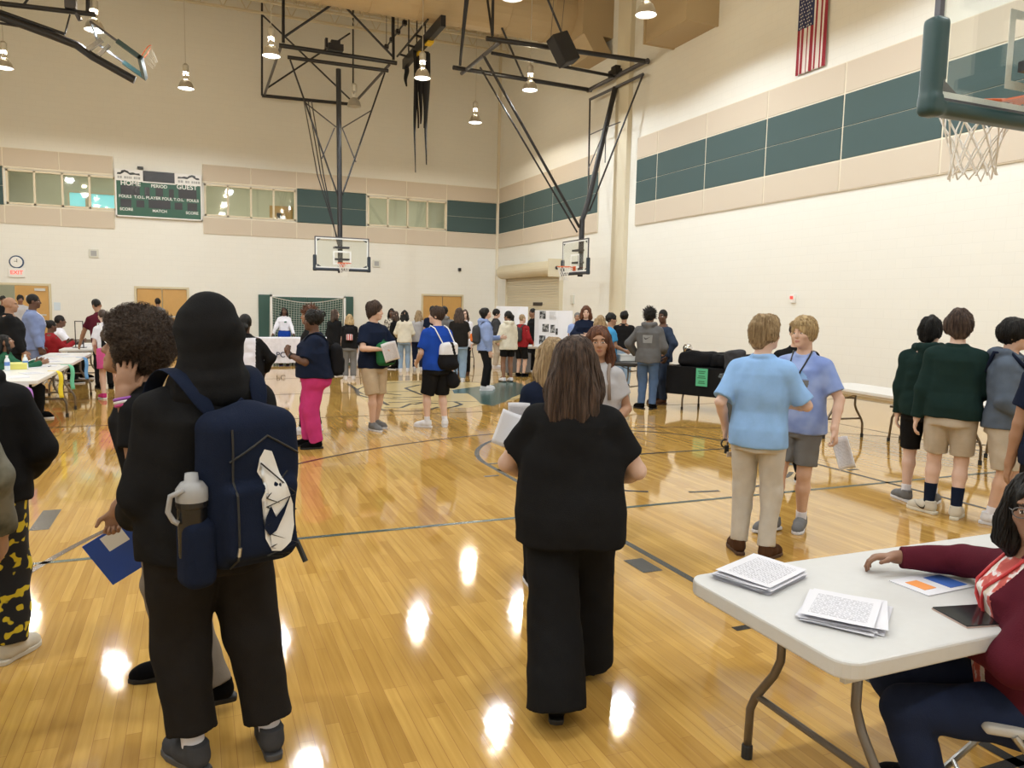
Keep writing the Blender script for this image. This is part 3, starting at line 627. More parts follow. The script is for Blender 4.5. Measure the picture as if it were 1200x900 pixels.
def hoop_far():
    o = empty('basketball_hoop', (4.67, 26.4, 2.9)); tag(o, 'far basketball hoop under its roof frame, facing the camera over the centre court', 'basketball hoop', 'ceiling-hung basketball hoops')
    o.location = (0, 0, 0); Y = 26.75; c = A(4.67, 26.4, 3.40); backboard(o, c, A(1, 0, 0), A(0, -1, 0), mpadk); rim_net(o, A(4.67, 26.0, 3.05), A(0, -1, 0))
    F = lambda x, y: ony(x, y, Y); Bk = lambda x, y: ony(x, y, 32.9)
    MB().tube([A(4.62, Y, 9.55), A(4.67, Y, 2.75)], .085, 14).build('mast', msteelblk, o)
    MB().box((4.67, Y-.2, 3.2), (.5, .35, .06)).build('board_mount', msteelblk, o); MB().box((4.67, Y-.2, 3.6), (.5, .35, .06)).build('board_mount', msteelblk, o)
    m = MB(); m.tube([F(327, 53), F(465, 74)], .07, 10).tube([F(337, 67), F(455, 83)], .06, 10); m.build('top_rail', msteelblk, o)
    MB().tube([Bk(307, 112), Bk(410, 122)], .065, 10).build('rear_rail', msteelblk, o)
    MB().tube([F(329, 55), Bk(310, 111)], .05, 8).tube([F(456, 76), Bk(415, 121)], .05, 8).build('side_rail', mgst, o)
    b = MB(); 
    for p, q in (((307, 17), (414, 120)), ((410, 39), (312, 104))): b.tube([Bk(*p), Bk(*q)], .035, 7)
    b.build('cross_brace', msteelblk, o)
    each('hanger', msteelblk, o, [([F(332, -60), F(332, 50)], .05), ([F(461, -45), F(461, 70)], .05), ([Bk(307, -20), Bk(307, 112)], .04), ([Bk(414, -20), Bk(414, 110)], .04), ([F(332, 44), F(397, 0), F(397, -50)], .04), ([F(397, 0), F(460, 66)], .04)])
    s = MB(); s.tube([F(340, 70), A(4.60, Y, 5.35)], .03, 7).tube([F(451, 85), A(4.72, Y, 5.35)], .03, 7); s.build('mast_brace', msteelblk, o)
    s = MB()
    for p, q in (((356, 119), (394, 149)), ((436, 129), (401, 150)), ((392, 150), (377, 186)), ((401, 150), (417, 190))): s.tube([F(*p), F(*q)], .022, 6)
    s.build('mast_strut', mgst, o)
    s = MB()
    for dx in (0, 5, 9): s.tube([Bk(356+dx, 118), F(372+dx*.8, 205), A(4.60, Y+.1, 3.9-.02*dx)], .02, 6)
    s.build('fold_arm', msteelblk, o)
    p = F(393, 56); MB().box(p, (.5, .3, .2)).box(p+A(0, 0, .15), (.3, .2, .14)).box(p-A(.3, 0, -.1), (.08, .2, .3)).build('winch', msteelblk, o)
hoop_far()
def hoop_side():
    o = empty('basketball_hoop'); tag(o, 'side basketball hoop on leaning mast near the cream roll-up shutter', 'basketball hoop', 'ceiling-hung basketball hoops')
    yc, X = 22.55, 11.6; c = A(X, yc, 3.40); backboard(o, c, A(0, 1, 0), A(-1, 0, 0), mpadk); rim_net(o, A(X-.4, yc, 3.05), A(-1, 0, 0))
    zf = 9.3; F = lambda x, y: onz(x, y, zf)
    a, b = A(12.85, 24.4, zf), A(12.95, 20.7, zf); top = A(12.9, yc, zf-.35)
    MB().tube([a, b], .07, 10).tube([a+A(0, -.2, -.35), b+A(0, .25, -.35)], .05, 10).build('top_rail', mgst, o)
    MB().tube([top, A(12.02, yc, 5.2), A(11.82, yc, 4.6), A(11.8, yc, 2.75)], .09, 14).build('mast', msteelblk, o)
    MB().box((11.7, yc, 3.2), (.2, .5, .06)).build('board_mount', msteelblk, o); MB().box((11.7, yc, 3.6), (.2, .5, .06)).build('board_mount', msteelblk, o)
    r = MB(); r.tube([F(570, 45), b+A(.1, .1, 0)], .07, 10).tube([F(576, 62), A(12.9, yc, zf)], .05, 10).tube([F(531, 79), a+A(.1, -.1, 0)], .07, 10); r.build('long_rail', msteelblk, o)
    MB().tube([F(541, 86), F(586, 49)], .06, 10).build('rear_rail', mgst, o)
    p, q = F(539, 77), F(577, 42); U = lambda P, z: A(P[0], P[1], z)
    m_ = (p+q)/2; each('hanger', msteelblk, o, [([p, U(p-A(0, .95, 0), 12.95)], .045), ([q, U(q, 12.95)], .045), ([p, U(m_, 12.95)], .035), ([q, U(m_, 12.95)], .035)]+[([P-A(1.6, 0, 0), U(P-A(3.6, 0, 0), 12.95)], .035) for P in (A(12.0, 21.0, zf), A(12.0, 24.3, zf))])
    s = MB(); e = F(566, 64); s.tube([e, A(11.7, yc-.05, 4.35)], .045, 8).tube([e+A(0, .25, -.3), A(11.7, yc+.1, 4.2)], .03, 8); s.build('fold_arm', msteelblk, o)
    s = MB(); s.tube([a+A(0, -.2, -.35), A(12.05, yc+.05, 4.9)], .03, 7).tube([b+A(0, .25, -.35), A(12.05, yc-.05, 4.9)], .03, 7); s.build('mast_brace', msteelblk, o)
    s = MB(); mm = lambda t: top+(A(12.02, yc, 5.2)-top)*t
    for y_, k in ((a, 1), (b, -1)): s.tube([mm(.35), A(12.55, yc+k*1.0, 7.6)], .018, 6).tube([mm(.35), A(12.3, yc+k*.55, 6.4)], .018, 6)
    s.build('mast_strut', mgst, o)
    MB().box((12.9, yc, zf+.1), (.3, .5, .2)).box((12.9, yc, zf+.25), (.2, .3, .14)).build('winch', msteelblk, o)
hoop_side()
def hoop_near():
    o = empty('basketball_hoop'); tag(o, 'near basketball hoop with dark green edge padding, cut by the right picture edge', 'basketball hoop', 'ceiling-hung basketball hoops')
    Yb = 3.2; c = A(4.80, Yb, 3.46); backboard(o, c, A(1, 0, 0), A(0, 1, 0)); rim_net(o, A(4.80, Yb+.4, 3.08), A(0, 1, 0))
    MB().tube([A(4.72, Yb-.35, 12.0), A(4.8, Yb-.35, 2.8)], .085, 14).build('mast', msteelblk, o)
    MB().box((4.8, Yb-.2, 3.2), (.5, .35, .06)).build('board_mount', msteelblk, o); MB().box((4.8, Yb-.2, 3.7), (.5, .35, .06)).build('board_mount', msteelblk, o)
    MB().bar(A(3.95, Yb-.03, 3.95), A(3.95, Yb-.1, 12.9), .05, .05).build('hanger', mgst, o); MB().bar(A(5.6, Yb-.03, 3.95), A(5.6, Yb-.1, 12.9), .05, .05).build('hanger', mgst, o)
hoop_near()
def hoop_folded():
    o = empty('basketball_hoop'); tag(o, 'folded-up basketball hoop under the roof above the left tables', 'basketball hoop', 'ceiling-hung basketball hoops')
    F = lambda x, y, dy=0: ony(x, y, 22.6+dy)
    MB().tube([F(-60, -2), F(0, 19), F(57, 40), F(90, 53), F(108, 66), F(158, 94)], .10, 12).build('mast', msteelblk, o)
    MB().tube([F(-60, -6), F(0, 4), F(112, 17)], .06, 10).build('top_rail', msteelblk, o)
    MB().tube([F(0, 13), F(76, 40)], .04, 8).tube([F(0, 27), F(40, 34)], .03, 8).build('fold_arm', msteelblk, o)
    each('hanger', msteelblk, o, [([F(103, 17), F(103, -90)], .05), ([F(82, 17), F(76, 40)], .02), ([F(26, 8), F(32, 0), F(40, -30)], .03)])
    MB().tube([F(80, -3), F(86, 8), F(94, 24)], .055, 8).build('cross_rail', mgst, o); p = F(83, 4); MB().box(p, (.25, .3, .3)).build('winch', mgst, o)
    # board lies folded with its face turned to the roof
    a, b = F(104, 50), F(160, 90); ax = nrm(b-a); n = nrm(np.cross(A(0, 1, 0), ax)); n = n if n[2] > 0 else -n
    ctr = (a+b)/2+n*.28; w, h = .915, np.linalg.norm(b-a)/2; R = np.array([A(0, 1, 0), ax, n]).T
    MB().box(ctr, (2*w, 2*h, .015), R).build('board_glass', mbglass, o)
    f = MB(); y = A(0, 1, 0)
    for s in (-1, 1): f.box(ctr+y*s*w, (.05, 2*h, .05), R).box(ctr+ax*s*h, (2*w, .05, .05), R)
    f.build('board_frame', mgst, o)
    q = MB()
    for s in (-1, 1): q.box(ctr+y*s*w+ax*(h-.3), (.1, .62, .11), R)
    q.box(ctr+ax*h, (2*w+.1, .1, .11), R).build('edge_padding', mpad, o)
    MB().bar(F(101, 60), ctr-ax*.45-n*.02, .16, .1).bar(F(112, 68), ctr-ax*.25-n*.02, .1, .08).build('board_mount', mat('mount_chrome', (.45, .45, .47), .25, .9), o)
    rc = ctr+ax*(h-.15)+n*.38; MB().tube([rc+.2286*(y*math.cos(t)+n*math.sin(t)) for t in np.linspace(0, 2*PI, 33)], .012, 8, cap=False).build('rim', morange, o, smooth=True)
    nn = MB()
    for k in range(12):
        t = 2*PI*k/12; e = y*math.cos(t)+n*math.sin(t); nn.tube([rc+e*.22, rc+e*.17+ax*.12-A(0, 0, .05), rc+e*.12+ax*.25-A(0, 0, .14)], .006, 5)
    nn.build('net', mnet, o)
hoop_folded()
# black divider straps hoisted to the roof
def straps():
    o = empty('strap_hoist'); tag(o, 'black strap bundle hanging from a roof beam between the two hoop frames', 'hanging straps')
    z = 10.55; X = 7.34; MB().bar(A(X, 28.5, z), A(X, 23.7, z), .16, .34).bar(A(X-.35, 28.2, z+.15), A(X-.35, 24.2, z+.15), .05, .05).build('hoist_beam', msteelblk, o)
    b = MB()
    for y in (27.9, 26.8, 25.75): b.bar(A(X-.35, y, z+.15), A(X, y, z+.1), .06, .06).tube([A(X, y, z), A(X, y, 12.95)], .025, 6)
    b.tube([A(X-.7, 28.6, z+.5), A(X-.7, 25.75, z+.5)], .03, 6)
    for y in (28.4, 27.6, 26.7, 25.8): b.box((X-.7, y, z+.5), (.14, .16, .14)).tube([A(X-.7, y, z+.5), A(X-.7, y, 12.95)], .012, 5)
    b.build('pulley_rail', msteelblk, o)
    MB().box((X+.02, 26.6, z-.2), (.2, .7, .16)).box((X+.02, 25.3, z-.16), (.2, .4, .14)).build('yellow_strap', mat('strap_yellow', (.65, .42, .02), .7), o)
    mk = mat('strap_black', (.015, .015, .017), .9)
    def strip(p0, w, z1, tw, ph):
        m = MB(); n = 26; vs = []
        for i in range(n+1):
            t = i/n; zz = z-.1+(z1-z+.1)*t; ww = w*(1-.75*t**2.2); c = p0+A(.03*math.sin(t*7+ph), .03*math.cos(t*5+ph), 0); a = ph+tw*t; d = A(math.cos(a), math.sin(a), 0)*ww/2; e = A(-d[1], d[0], 0)/max(ww, .01)*.03
            vs += [A(c[0], c[1], zz)+d+e, A(c[0], c[1], zz)-d+e, A(c[0], c[1], zz)-d-e, A(c[0], c[1], zz)+d-e]
        fs = [(4*i+k, 4*i+(k+1) % 4, 4*i+4+(k+1) % 4, 4*i+4+k) for i in range(n) for k in range(4)]+[(0, 1, 2, 3), (4*n+3, 4*n+2, 4*n+1, 4*n)]
        m.add(vs, fs).build('hanging_strap', mk, o, smooth=True)
    for px, zpx, w, ph in ((487, 202, .24, .4), (490, 150, .22, .9), (493, 145, .18, 1.8), (498, 150, .22, 2.6), (500, 193, .24, .2)):
        p = ony(px, 100, 26.5); strip(A(p[0], 26.5, 0), w, ony(px, zpx, 26.5)[2], .9, ph)
    p = ony(476, 80, 28.3); strip(A(p[0], 28.3, 0), .18, ony(476, 101, 28.3)[2], .3, .1)
    MB().bar(A(X, 26.5, z-.1), A(ony(502, 60, 26.5)[0], 26.5, z-.12), .1, .06).build('cross_bar', msteelblk, o)
straps()
p = ony(660, 58, 20.5); o = tag(MB().box((0, 0, 0), (.58, .4, .86)).build('hung_loudspeaker', mat('speaker_black', (.012, .012, .016), .6), bevel=.03), 'black loudspeaker hung tilted on wires above the side hoop frame', 'loudspeaker')
o.location = p; o.rotation_euler = (R_(-15), R_(-24), R_(12)); MB().box((0, -.205, 0), (.52, .012, .80)).build('grille', mat('grille_black', (.02, .02, .024), .8, bump=.5, bscale=300), o)
w = MB(); Mi = o.matrix_basis.inverted()
for dx in (-.22, .18): w.tube([(dx, 0, .43), A(*(Mi @ Vector((p[0]+dx, p[1], 12.9))))], .008, 5)
w.build('hanging_wire', mgst, o)
# ================================================================== TABLES AND THINGS
mtop = mat('table_white', (.72, .71, .70), .35, var=.03, vscale=4); mtopg = mat('table_granite', (.59, .59, .59), .4, var=.04, vscale=30, bump=.04, bscale=200); mleg = mat('leg_brown_grey', (.17, .145, .12), .35, .5); mrub = mat('rubber_black', (.02, .02, .02), .7)
mpaper = mat('paper_white', (.70, .70, .76), .7)
def printed(name, scale=90.0, dark=.45):
    if name in MATS: return MATS[name]
    m = mat(name, (.8, .8, .85), .7); nt = m.node_tree; b = nt.nodes['Principled BSDF']; L = nt.links.new
    tc = nt.nodes.new('ShaderNodeTexCoord'); sp = nt.nodes.new('ShaderNodeSeparateXYZ'); L(tc.outputs['Generated'], sp.inputs[0])
    br = nt.nodes.new('ShaderNodeTexBrick'); br.inputs['Scale'].default_value = 1; br.inputs['Brick Width'].default_value = .075; br.inputs['Row Height'].default_value = .034; br.inputs['Mortar Size'].default_value = .0105; br.offset = .43; br.squash = 1.7; br.squash_frequency = 3
    br.inputs['Color1'].default_value = (.22, .22, .27, 1); br.inputs['Color2'].default_value = (.46, .46, .52, 1); br.inputs['Mortar'].default_value = (.70, .70, .76, 1)
    L(tc.outputs['Generated'], br.inputs['Vector'])
    def win(ax, lo, hi):
        a = nt.nodes.new('ShaderNodeMath'); a.operation = 'GREATER_THAN'; a.inputs[1].default_value = lo; L(sp.outputs[ax], a.inputs[0])
        c = nt.nodes.new('ShaderNodeMath'); c.operation = 'LESS_THAN'; c.inputs[1].default_value = hi; L(sp.outputs[ax], c.inputs[0])
        q = nt.nodes.new('ShaderNodeMath'); q.operation = 'MULTIPLY'; L(a.outputs[0], q.inputs[0]); L(c.outputs[0], q.inputs[1]); return q
    q = nt.nodes.new('ShaderNodeMath'); q.operation = 'MULTIPLY'; L(win('X', .1, .9).outputs[0], q.inputs[0]); L(win('Y', .1, .86).outputs[0], q.inputs[1])
    mx = nt.nodes.new('ShaderNodeMix'); mx.data_type = 'RGBA'; mx.inputs['A'].default_value = (.70, .70, .76, 1); L(q.outputs[0], mx.inputs['Factor']); L(br.outputs['Color'], mx.inputs['B']); L(mx.outputs['Result'], b.inputs['Base Color'])
    return m
mprint = printed('printed_paper')
def table(cx, cy, L, W, rz, lab, top=mtop, z=.74, th=.045, group='folding tables', splay=True, far=False):
    """long axis = local x"""
    o = empty('folding_table', (cx, cy, 0), rz); tag(o, lab, 'table', group); r = .07
    pts = []
    for sx, sy, a0 in ((1, 1, 0), (-1, 1, 90), (-1, -1, 180), (1, -1, 270)):
        for k in range(6): a = R_(a0+k*18); pts.append((sx*(L/2-r)+r*math.cos(a), sy*(W/2-r)+r*math.sin(a), z-th))
    MB().slab(pts, (0, 0, th)).build('tabletop', top, o, bevel=.008)
    for sx in (-1, 1):
        x = sx*(L/2-.28)
        for sy in (-1, 1):
            MB().tube([(x, sy*.17, z-th), (x, sy*.17, .46), (x, sy*.20, .39), (x, sy*.29, .26), (x, sy*.315, .2), (x, sy*.32, .03)], .016, 10).build('leg', mleg, o, smooth=True)
            MB().lathe([(0, 0), (.021, 0), (.021, .05), (.017, .055)], (x, sy*.32, 0), 10).build('foot_cap', mrub, o)
        MB().tube([(x, -.17, .56), (x, .17, .56)], .011, 8).tube([(x, -.285, .27), (x, .285, .27)], .013, 8).build('crossbar', mleg, o)
        MB().tube([(x, 0, .56), (x-sx*.42, 0, z-th)], .009, 8).build('folding_brace', mleg, o)
    MB().bb((-L/2+.05, -W/2+.05, z-th-.03), (L/2-.05, -W/2+.07, z-th)).bb((-L/2+.05, W/2-.07, z-th-.03), (L/2-.05, W/2-.05, z-th)).build('apron', top, o)
    return o
def paper_stack(x, y, z, rz, n, lab, w=.216, h=.279, jit=.012, th=.0022, m0=None, cat='papers', grp=None):
    o = None
    for i in range(n):
        b = MB(); q = []
        k = 8; dz = lambda u, v: .006*max(0, u-.7)*max(0, i/n) + .004*math.sin(v*3+i)*(i/n)
        for a in range(k+1):
            for c in range(k+1): q.append(((a/k-.5)*w, (c/k-.5)*h, i*th+dz(a/k, c/k)+(.005 if i == n-1 else 0)))
        b.add(q, [(a*(k+1)+c, (a+1)*(k+1)+c, (a+1)*(k+1)+c+1, a*(k+1)+c+1) for a in range(k) for c in range(k)])
        p = b.build('sheet' if i else 'paper_stack', (m0 or mprint) if i == n-1 else mpaper, None, fix=False)
        M = Matrix.Translation((random.uniform(-jit, jit), random.uniform(-jit, jit), 0)) @ Matrix.Rotation(random.uniform(-.05, .05)*jit/.012, 4, 'Z')
        if i == 0: o = p; p.location = (x, y, z); p.rotation_euler = (0, 0, rz); tag(o, lab, cat, grp)
        else: p.parent = o; p.matrix_local = M
    return o
def flat_item(name, x, y, z, w, h, rz, m, lab, cat, th=.003, grp=None):
    o = MB().bb((-w/2, -h/2, 0), (w/2, h/2, th)).build(name, m); o.location = (x, y, z); o.rotation_euler = (0, 0, rz); return tag(o, lab, cat, grp)
# ---- near table at the right
T0 = table(1.66+.915, 1.50+.38, 1.83, .76, 0, 'near white folding table with stacks of printed paper', mtopg, th=.055)
p = onz(890, 676, .745); paper_stack(p[0], p[1], .741, R_(20), 12, 'thick stack of printed sheets at the far corner of the near table', w=.279, h=.216)
p = onz(990, 718, .745); paper_stack(p[0], p[1], .741, R_(-52), 9, 'fanned stack of printed sheets beside the resting hand on the near table', jit=.022)
p = onz(1092, 683, .745); o = flat_item('colour_flyer', p[0], p[1], .741, .25, .16, R_(2), mpaper, 'white flyer with orange and blue blocks on the near table', 'flyer', .003); MB().bb((-.09, -.04, .003), (-.03, .04, .0045)).build('orange_block', mat('print_orange', (.8, .3, .08), .6), o); MB().bb((.02, -.06, .003), (.11, .05, .0045)).build('blue_block', mat('print_blue', (.05, .14, .5), .6), o)
p = onz(1142, 722, .745); o = flat_item('tablet_computer', p[0]+.02, p[1], .741, .22, .15, R_(-12), mat('tablet_black', (.012, .012, .015), .15), 'black tablet with a pale edge lying on the near table under the sleeve', 'tablet', .008); MB().bb((-.112, -.077, -.0005), (.112, .077, .004)).build('tablet_edge', mat('rose_gold', (.6, .45, .4), .3, .6), o)
# ---- row of long tables on the left (long side along the court)
tl = ['white folding table with a purple ribbon, nearest of the left row', 'white folding table with yellow and green ribbons in the left row', 'white folding table with a blue ribbon in the left row', 'white folding table at the far end of the left row']
TY = [(7.15, 9.55), (10.3, 12.72), (12.98, 15.45), (16.35, 18.8)]
for (a, b), lb in zip(TY, tl): table(-2.05, (a+b)/2, b-a, .66, PI/2, lb, group='tables of the left row')
def ribbon(x, y, col, name, lab, L=.36, w=.06):
    m = mat('ribbon_'+name, col, .6); b = MB(); n = 14; v = []
    path = [(-.10, .003), (-.03, .003), (.01, .002), (.035, -.02)]+[(.045+.006*math.sin(k*.8), -.05-(L-.05)*k/9) for k in range(10)]
    for k, (dx, dz) in enumerate(path): v += [A(x+dx, y, .74+dz)-A(.8, .6, 0)*w/2*min(1, max(.0, k-1)/2)-A(0, w/2, 0)*(1-min(1, max(.0, k-1)/2)), A(x+dx, y, .74+dz)+A(.8, .6, 0)*w/2*min(1, max(.0, k-1)/2)+A(0, w/2, 0)*(1-min(1, max(.0, k-1)/2))]
    n = len(path); b.add(v, [(2*i, 2*i+1, 2*i+3, 2*i+2) for i in range(n-1)]); o = b.build('ribbon', m, smooth=True, fix=False); s = o.modifiers.new('thickness', 'SOLIDIFY'); s.thickness = .002; s.offset = 1
    tag(o, lab, 'ribbon', 'coloured ribbons on the left tables')
for q, col, nm, lb in [((29, 458), (.45, .19, .62), 'purple', 'purple ribbon hanging from the nearest left table'), ((66, 437), (.85, .68, .03), 'yellow', 'yellow ribbon hanging from a left table corner'), ((80, 428), (.16, .58, .38), 'green', 'mint green ribbon hanging from a left table edge'), ((97, 419), (.14, .36, .72), 'blue', 'blue ribbon hanging from a left table edge')]:
    ribbon(-1.718, onx(*q, -1.72)[1], col, nm, lb)
p = A(-1.95, 10.29, 0); o = MB().bb((-.22, -.004, -.36), (.22, 0, 0)).build('table_sign', mpaper); o.location = (-2.03, 10.292, .72); tag(o, 'white paper sign with dark lettering hanging from a left table end', 'sign')
b = MB()
for i in range(2):
    x = -.17
    while x < .17: w = random.uniform(.03, .06); b.bb((x, -.007, -.12-.07*i), (x+w, -.003, -.075-.07*i)); x += w+.012
b.build('lettering', mblk, o)
def bottle(x, y, z, lab, h=.2):
    o = MB().lathe([(0, 0), (.030, 0), (.033, .01), (.033, .06), (.030, .07), (.033, .08), (.033, .12), (.026, .15), (.013, .172), (.013, .185), (0, .185)], n=16).build('water_bottle', mat('clear_plastic', (.75, .82, .88), .12), smooth=True); o.location = (x, y, z); tag(o, lab, 'bottle', 'water bottles on the left tables')
    MB().lathe([(.0335, .065), (.0335, .115)], n=16).build('bottle_label', mat('label_blue', (.12, .25, .6), .5), o); MB().lathe([(0, .20), (.015, .2), (.015, .18), (0, .18)], n=12).build('cap', mwhite, o)
q = onz(4, 436, .75); bottle(-2.28, 10.75, .74, 'clear water bottle in front of the seated person in green'); bottle(-2.3, 11.75, .74, 'clear water bottle left of the yellow box on the left table'); bottle(-2.13, 11.95, .74, 'clear water bottle right of the yellow box on the left table')
o = MB().bb((-.10, -.07, 0), (.10, .07, .08)).build('document_box', mat('box_yellow', (.75, .70, .18), .6), bevel=.008); o.location = (-2.22, 11.95, .74); o.rotation_euler = (0, 0, .3); tag(o, 'pale yellow box among bottles on the left table', 'box'); MB().bb((-.105, -.075, .07), (.105, .075, .09)).build('lid', mat('box_lid_yellow', (.85, .82, .30), .6), o)
SH_ = [(-2.0, 10.8, .2), (-1.95, 11.3, .5), (-2.1, 12.2, -.3), (-1.95, 12.5, .1), (-2.0, 13.3, .3), (-2.15, 13.9, -.2), (-1.95, 14.4, .4), (-2.1, 14.9, 0), (-2.0, 17.2, .2), (-2.1, 18.0, -.3), (-2.0, 8.3, .2), (-2.1, 9.1, .5)]
for i, (x, y, r) in enumerate(SH_):
    flat_item('paper_sheet', x, y, .741, .216, .279, r, [mprint, mpaper][i % 3 == 0], ORD[sorted(range(12), key=lambda j: SH_[j][1]).index(i)]+' loose sheet from the near end of the row of left tables', 'paper', grp='loose sheets on the left tables')
for i, (x, y, r) in enumerate([(-2.2, 10.62, 1.4), (-1.9, 12.3, 1.5), (-2.05, 13.05, 1.3)]):
    o = MB().tube([(-.075, 0, .006), (.06, 0, .006), (.075, 0, .006)], [.005, .005, .0015], 8).build('pen', mat('pen_navy', (.02, .03, .12), .3)); o.location = (x, y, .744); o.rotation_euler = (0, 0, r); tag(o, 'dark pen on the left tables, '+['beside the clear bottle at the near end', 'beyond the yellow box', 'on the table with the blue ribbon'][i], 'pen', 'pens on the left tables')
# dark bags and cases under / behind the left tables
o = MB().bb((-.3, -.2, .0), (.3, .2, .4)).build('storage_crate', mat('crate_black', (.02, .02, .022), .6), bevel=.02); o.location = (-2.6, 11.5, 0); tag(o, 'dark storage crate on the floor under the left tables', 'crate'); MB().bb((-.31, -.21, .37), (.31, .21, .41)).build('lid', mat('crate_black'), o)
o = MB().bb((-.1, -.16, 0), (.1, .16, .07)).build('card_reader', mblk, bevel=.02); o.location = (-2.28, 18.2, .74); tag(o, 'black electronic device on the far left table', 'device'); MB().bb((-.08, -.12, .07), (.08, .1, .075)).build('screen', mgrey, o)
# ---- white covered table in front of the goal
def cloth_table(x0, x1, y0, y1, z, drop, m, lab, name='tablecloth', cat='tablecloth', amp=.03, seed=1, rz=None):
    rg = random.Random(seed); b = MB(); n = 60; per = []
    w, d = x1-x0, y1-y0; P = 2*(w+d); 
    def pt(s):
        s %= P
        if s < w: return A(x0+s, y0, 0), A(0, -1, 0)
        s -= w
        if s < d: return A(x1, y0+s, 0), A(1, 0, 0)
        s -= d
        if s < w: return A(x1-s, y1, 0), A(0, 1, 0)
        return A(x0, y1-(s-w), 0), A(-1, 0, 0)
    N = max(80, int(P/.05)); rows = 7; v = []
    for j in range(rows):
        t = j/(rows-1)
        for i in range(N):
            q, nn = pt(P*i/N); f = amp*t*(math.sin(i*2*PI*9/N*P/4)+.5*math.sin(i*1.7)); v.append(q+nn*(f+.008+.02*t)+A(0, 0, z-drop*t))
    b.add(v, [(j*N+i, j*N+(i+1) % N, (j+1)*N+(i+1) % N, (j+1)*N+i) for j in range(rows-1) for i in range(N)]); b.add([pt(P*i/N)[0]+A(0, 0, z) for i in range(N)], [tuple(range(N))])
    o = b.build(name, m, smooth=True); tag(o, lab, cat); return o
mcl = fab('cloth_white', (.74, .73, .80)); mck = fab('cloth_black', (.012, .012, .013))
table(1.0, 21.5, 2.2, .7, 0, 'long table under a white cloth in front of the goal, left half', z=.735); table(3.3, 21.5, 2.2, .7, 0, 'long table under a white cloth in front of the goal, right half', z=.735)
cl = cloth_table(-.15, 4.45, 21.1, 21.9, .745, .66, mcl, 'white tablecloth with a small dark emblem in front of the goal')
e = onz(329, 416, .45); e = ony(329, 416, 21.03); text_mesh('PC', .2, 'cloth_emblem', mat('emblem_navy', (.03, .04, .09), .6), cl, Matrix.Translation((e[0], 21.045, e[2])) @ R90)
o = MB().bb((-.5, -.2, 0), (.5, .2, .05)).build('display_case', mat('glass_green', (.35, .42, .40), .2), bevel=.01); o.location = (.35, 21.4, .745); tag(o, 'flat grey-green case on the white covered table', 'case'); MB().bb((-.48, -.19, .05), (.48, .19, .06)).build('lid', mwhite, o)
# ---- goal with net and green wall pads
mg = mat('goal_white', (.80, .80, .80), .4); o = empty('sports_goal', (0, 0, 0)); tag(o, 'white framed indoor goal with a sagging net against the back wall', 'goal')
gx0, gx1 = 2.88, 5.86; gy = 32.55; gz = 2.0; t = .08
for x in (gx0, gx1): MB().bb((x-t/2, gy-t/2, 0), (x+t/2, gy+t/2, gz)).build('post', mg, o); MB().tube([(x, gy, .03), (x, gy+.75, .03)], .03, 8).tube([(x, gy, gz-.05), (x, gy+.35, gz-.1), (x, gy+.8, .03)], .02, 8).build('side_stay', mg, o)
MB().bb((gx0-t/2, gy-t/2, gz-t), (gx1+t/2, gy+t/2, gz)).build('crossbar', mg, o)
nb = MB(); nx, nz = 28, 18
P = lambda u, v: A(gx0+(gx1-gx0)*u, gy+.25+.5*(1-v)+.1*math.sin(u*PI), .05+(gz-.13)*v-.22*math.sin(u*PI)*v)
for i in range(nx+1): nb.tube([P(i/nx, j/nz) for j in range(nz+1)], .008, 4, False)
for j in range(nz+1): nb.tube([P(i/nx, j/nz) for i in range(nx+1)], .008, 4, False)
nb.build('net', mat('net_grey', (.50, .56, .54), .8), o); MB().tube([P(i/nx, 1) for i in range(nx+1)], .018, 5).build('net_rope', mg, o)
mwp = mat('wall_pad_green', (.030, .090, .075), .5)
for k in range(6):
    x0 = 2.45+k*.66; q = MB().bb((x0, YB-.09, .1), (x0+.645, YB, 2.0)).build('wall_pad', mwp, bevel=.02); tag(q, ORD[k]+' dark green safety pad from the left on the wall behind the goal', 'wall pad', 'green safety pads behind the goal')
# ---- black covered table with bags, along the right wall
ang = math.atan2(-.886, .464); u = A(.464, -.886, 0); w_ = A(.886, .464, 0)
a = onz(782, 428, .76); L = 2.1; ctr = a+u*(L/2)+w_*.38
bt = table(ctr[0], ctr[1], L, .7, ang, 'folding table under a black cloth with bags, in front of the right wall', z=.745)
cb = cloth_table(-L/2, L/2, -.38, .38, .757, .48, mck, 'black tablecloth over the table beside the right wall', amp=.012); cb.location = (ctr[0], ctr[1], 0); cb.rotation_euler = (0, 0, ang)
n_ = -w_
q0 = a+u*.67-w_*.035; o = MB().slab([(-.105, 0, -.30), (.105, 0, -.30), (.105, 0, 0), (-.105, 0, 0)], (0, -.003, 0)).build('green_flyer', mat('flyer_green', (.10, .48, .27), .7)); o.location = (q0[0], q0[1], .75); o.rotation_euler = (0, 0, ang); tag(o, 'green printed flyer hanging on the front of the black tablecloth', 'flyer')
fm_ = MB()
for z_, w2 in ((-.05, .13), (-.08, .10), (-.13, .12), (-.16, .15), (-.22, .11), (-.25, .13)): fm_.bb((-w2/2, -.005, z_-.008), (w2/2, -.003, z_+.008))
fm_.build('lettering', mat('flyer_ink', (.03, .16, .08), .7), o)
mbag = fab('bag_black', (.012, .012, .014)); mbagg = fab('bag_grey', (.05, .05, .055))
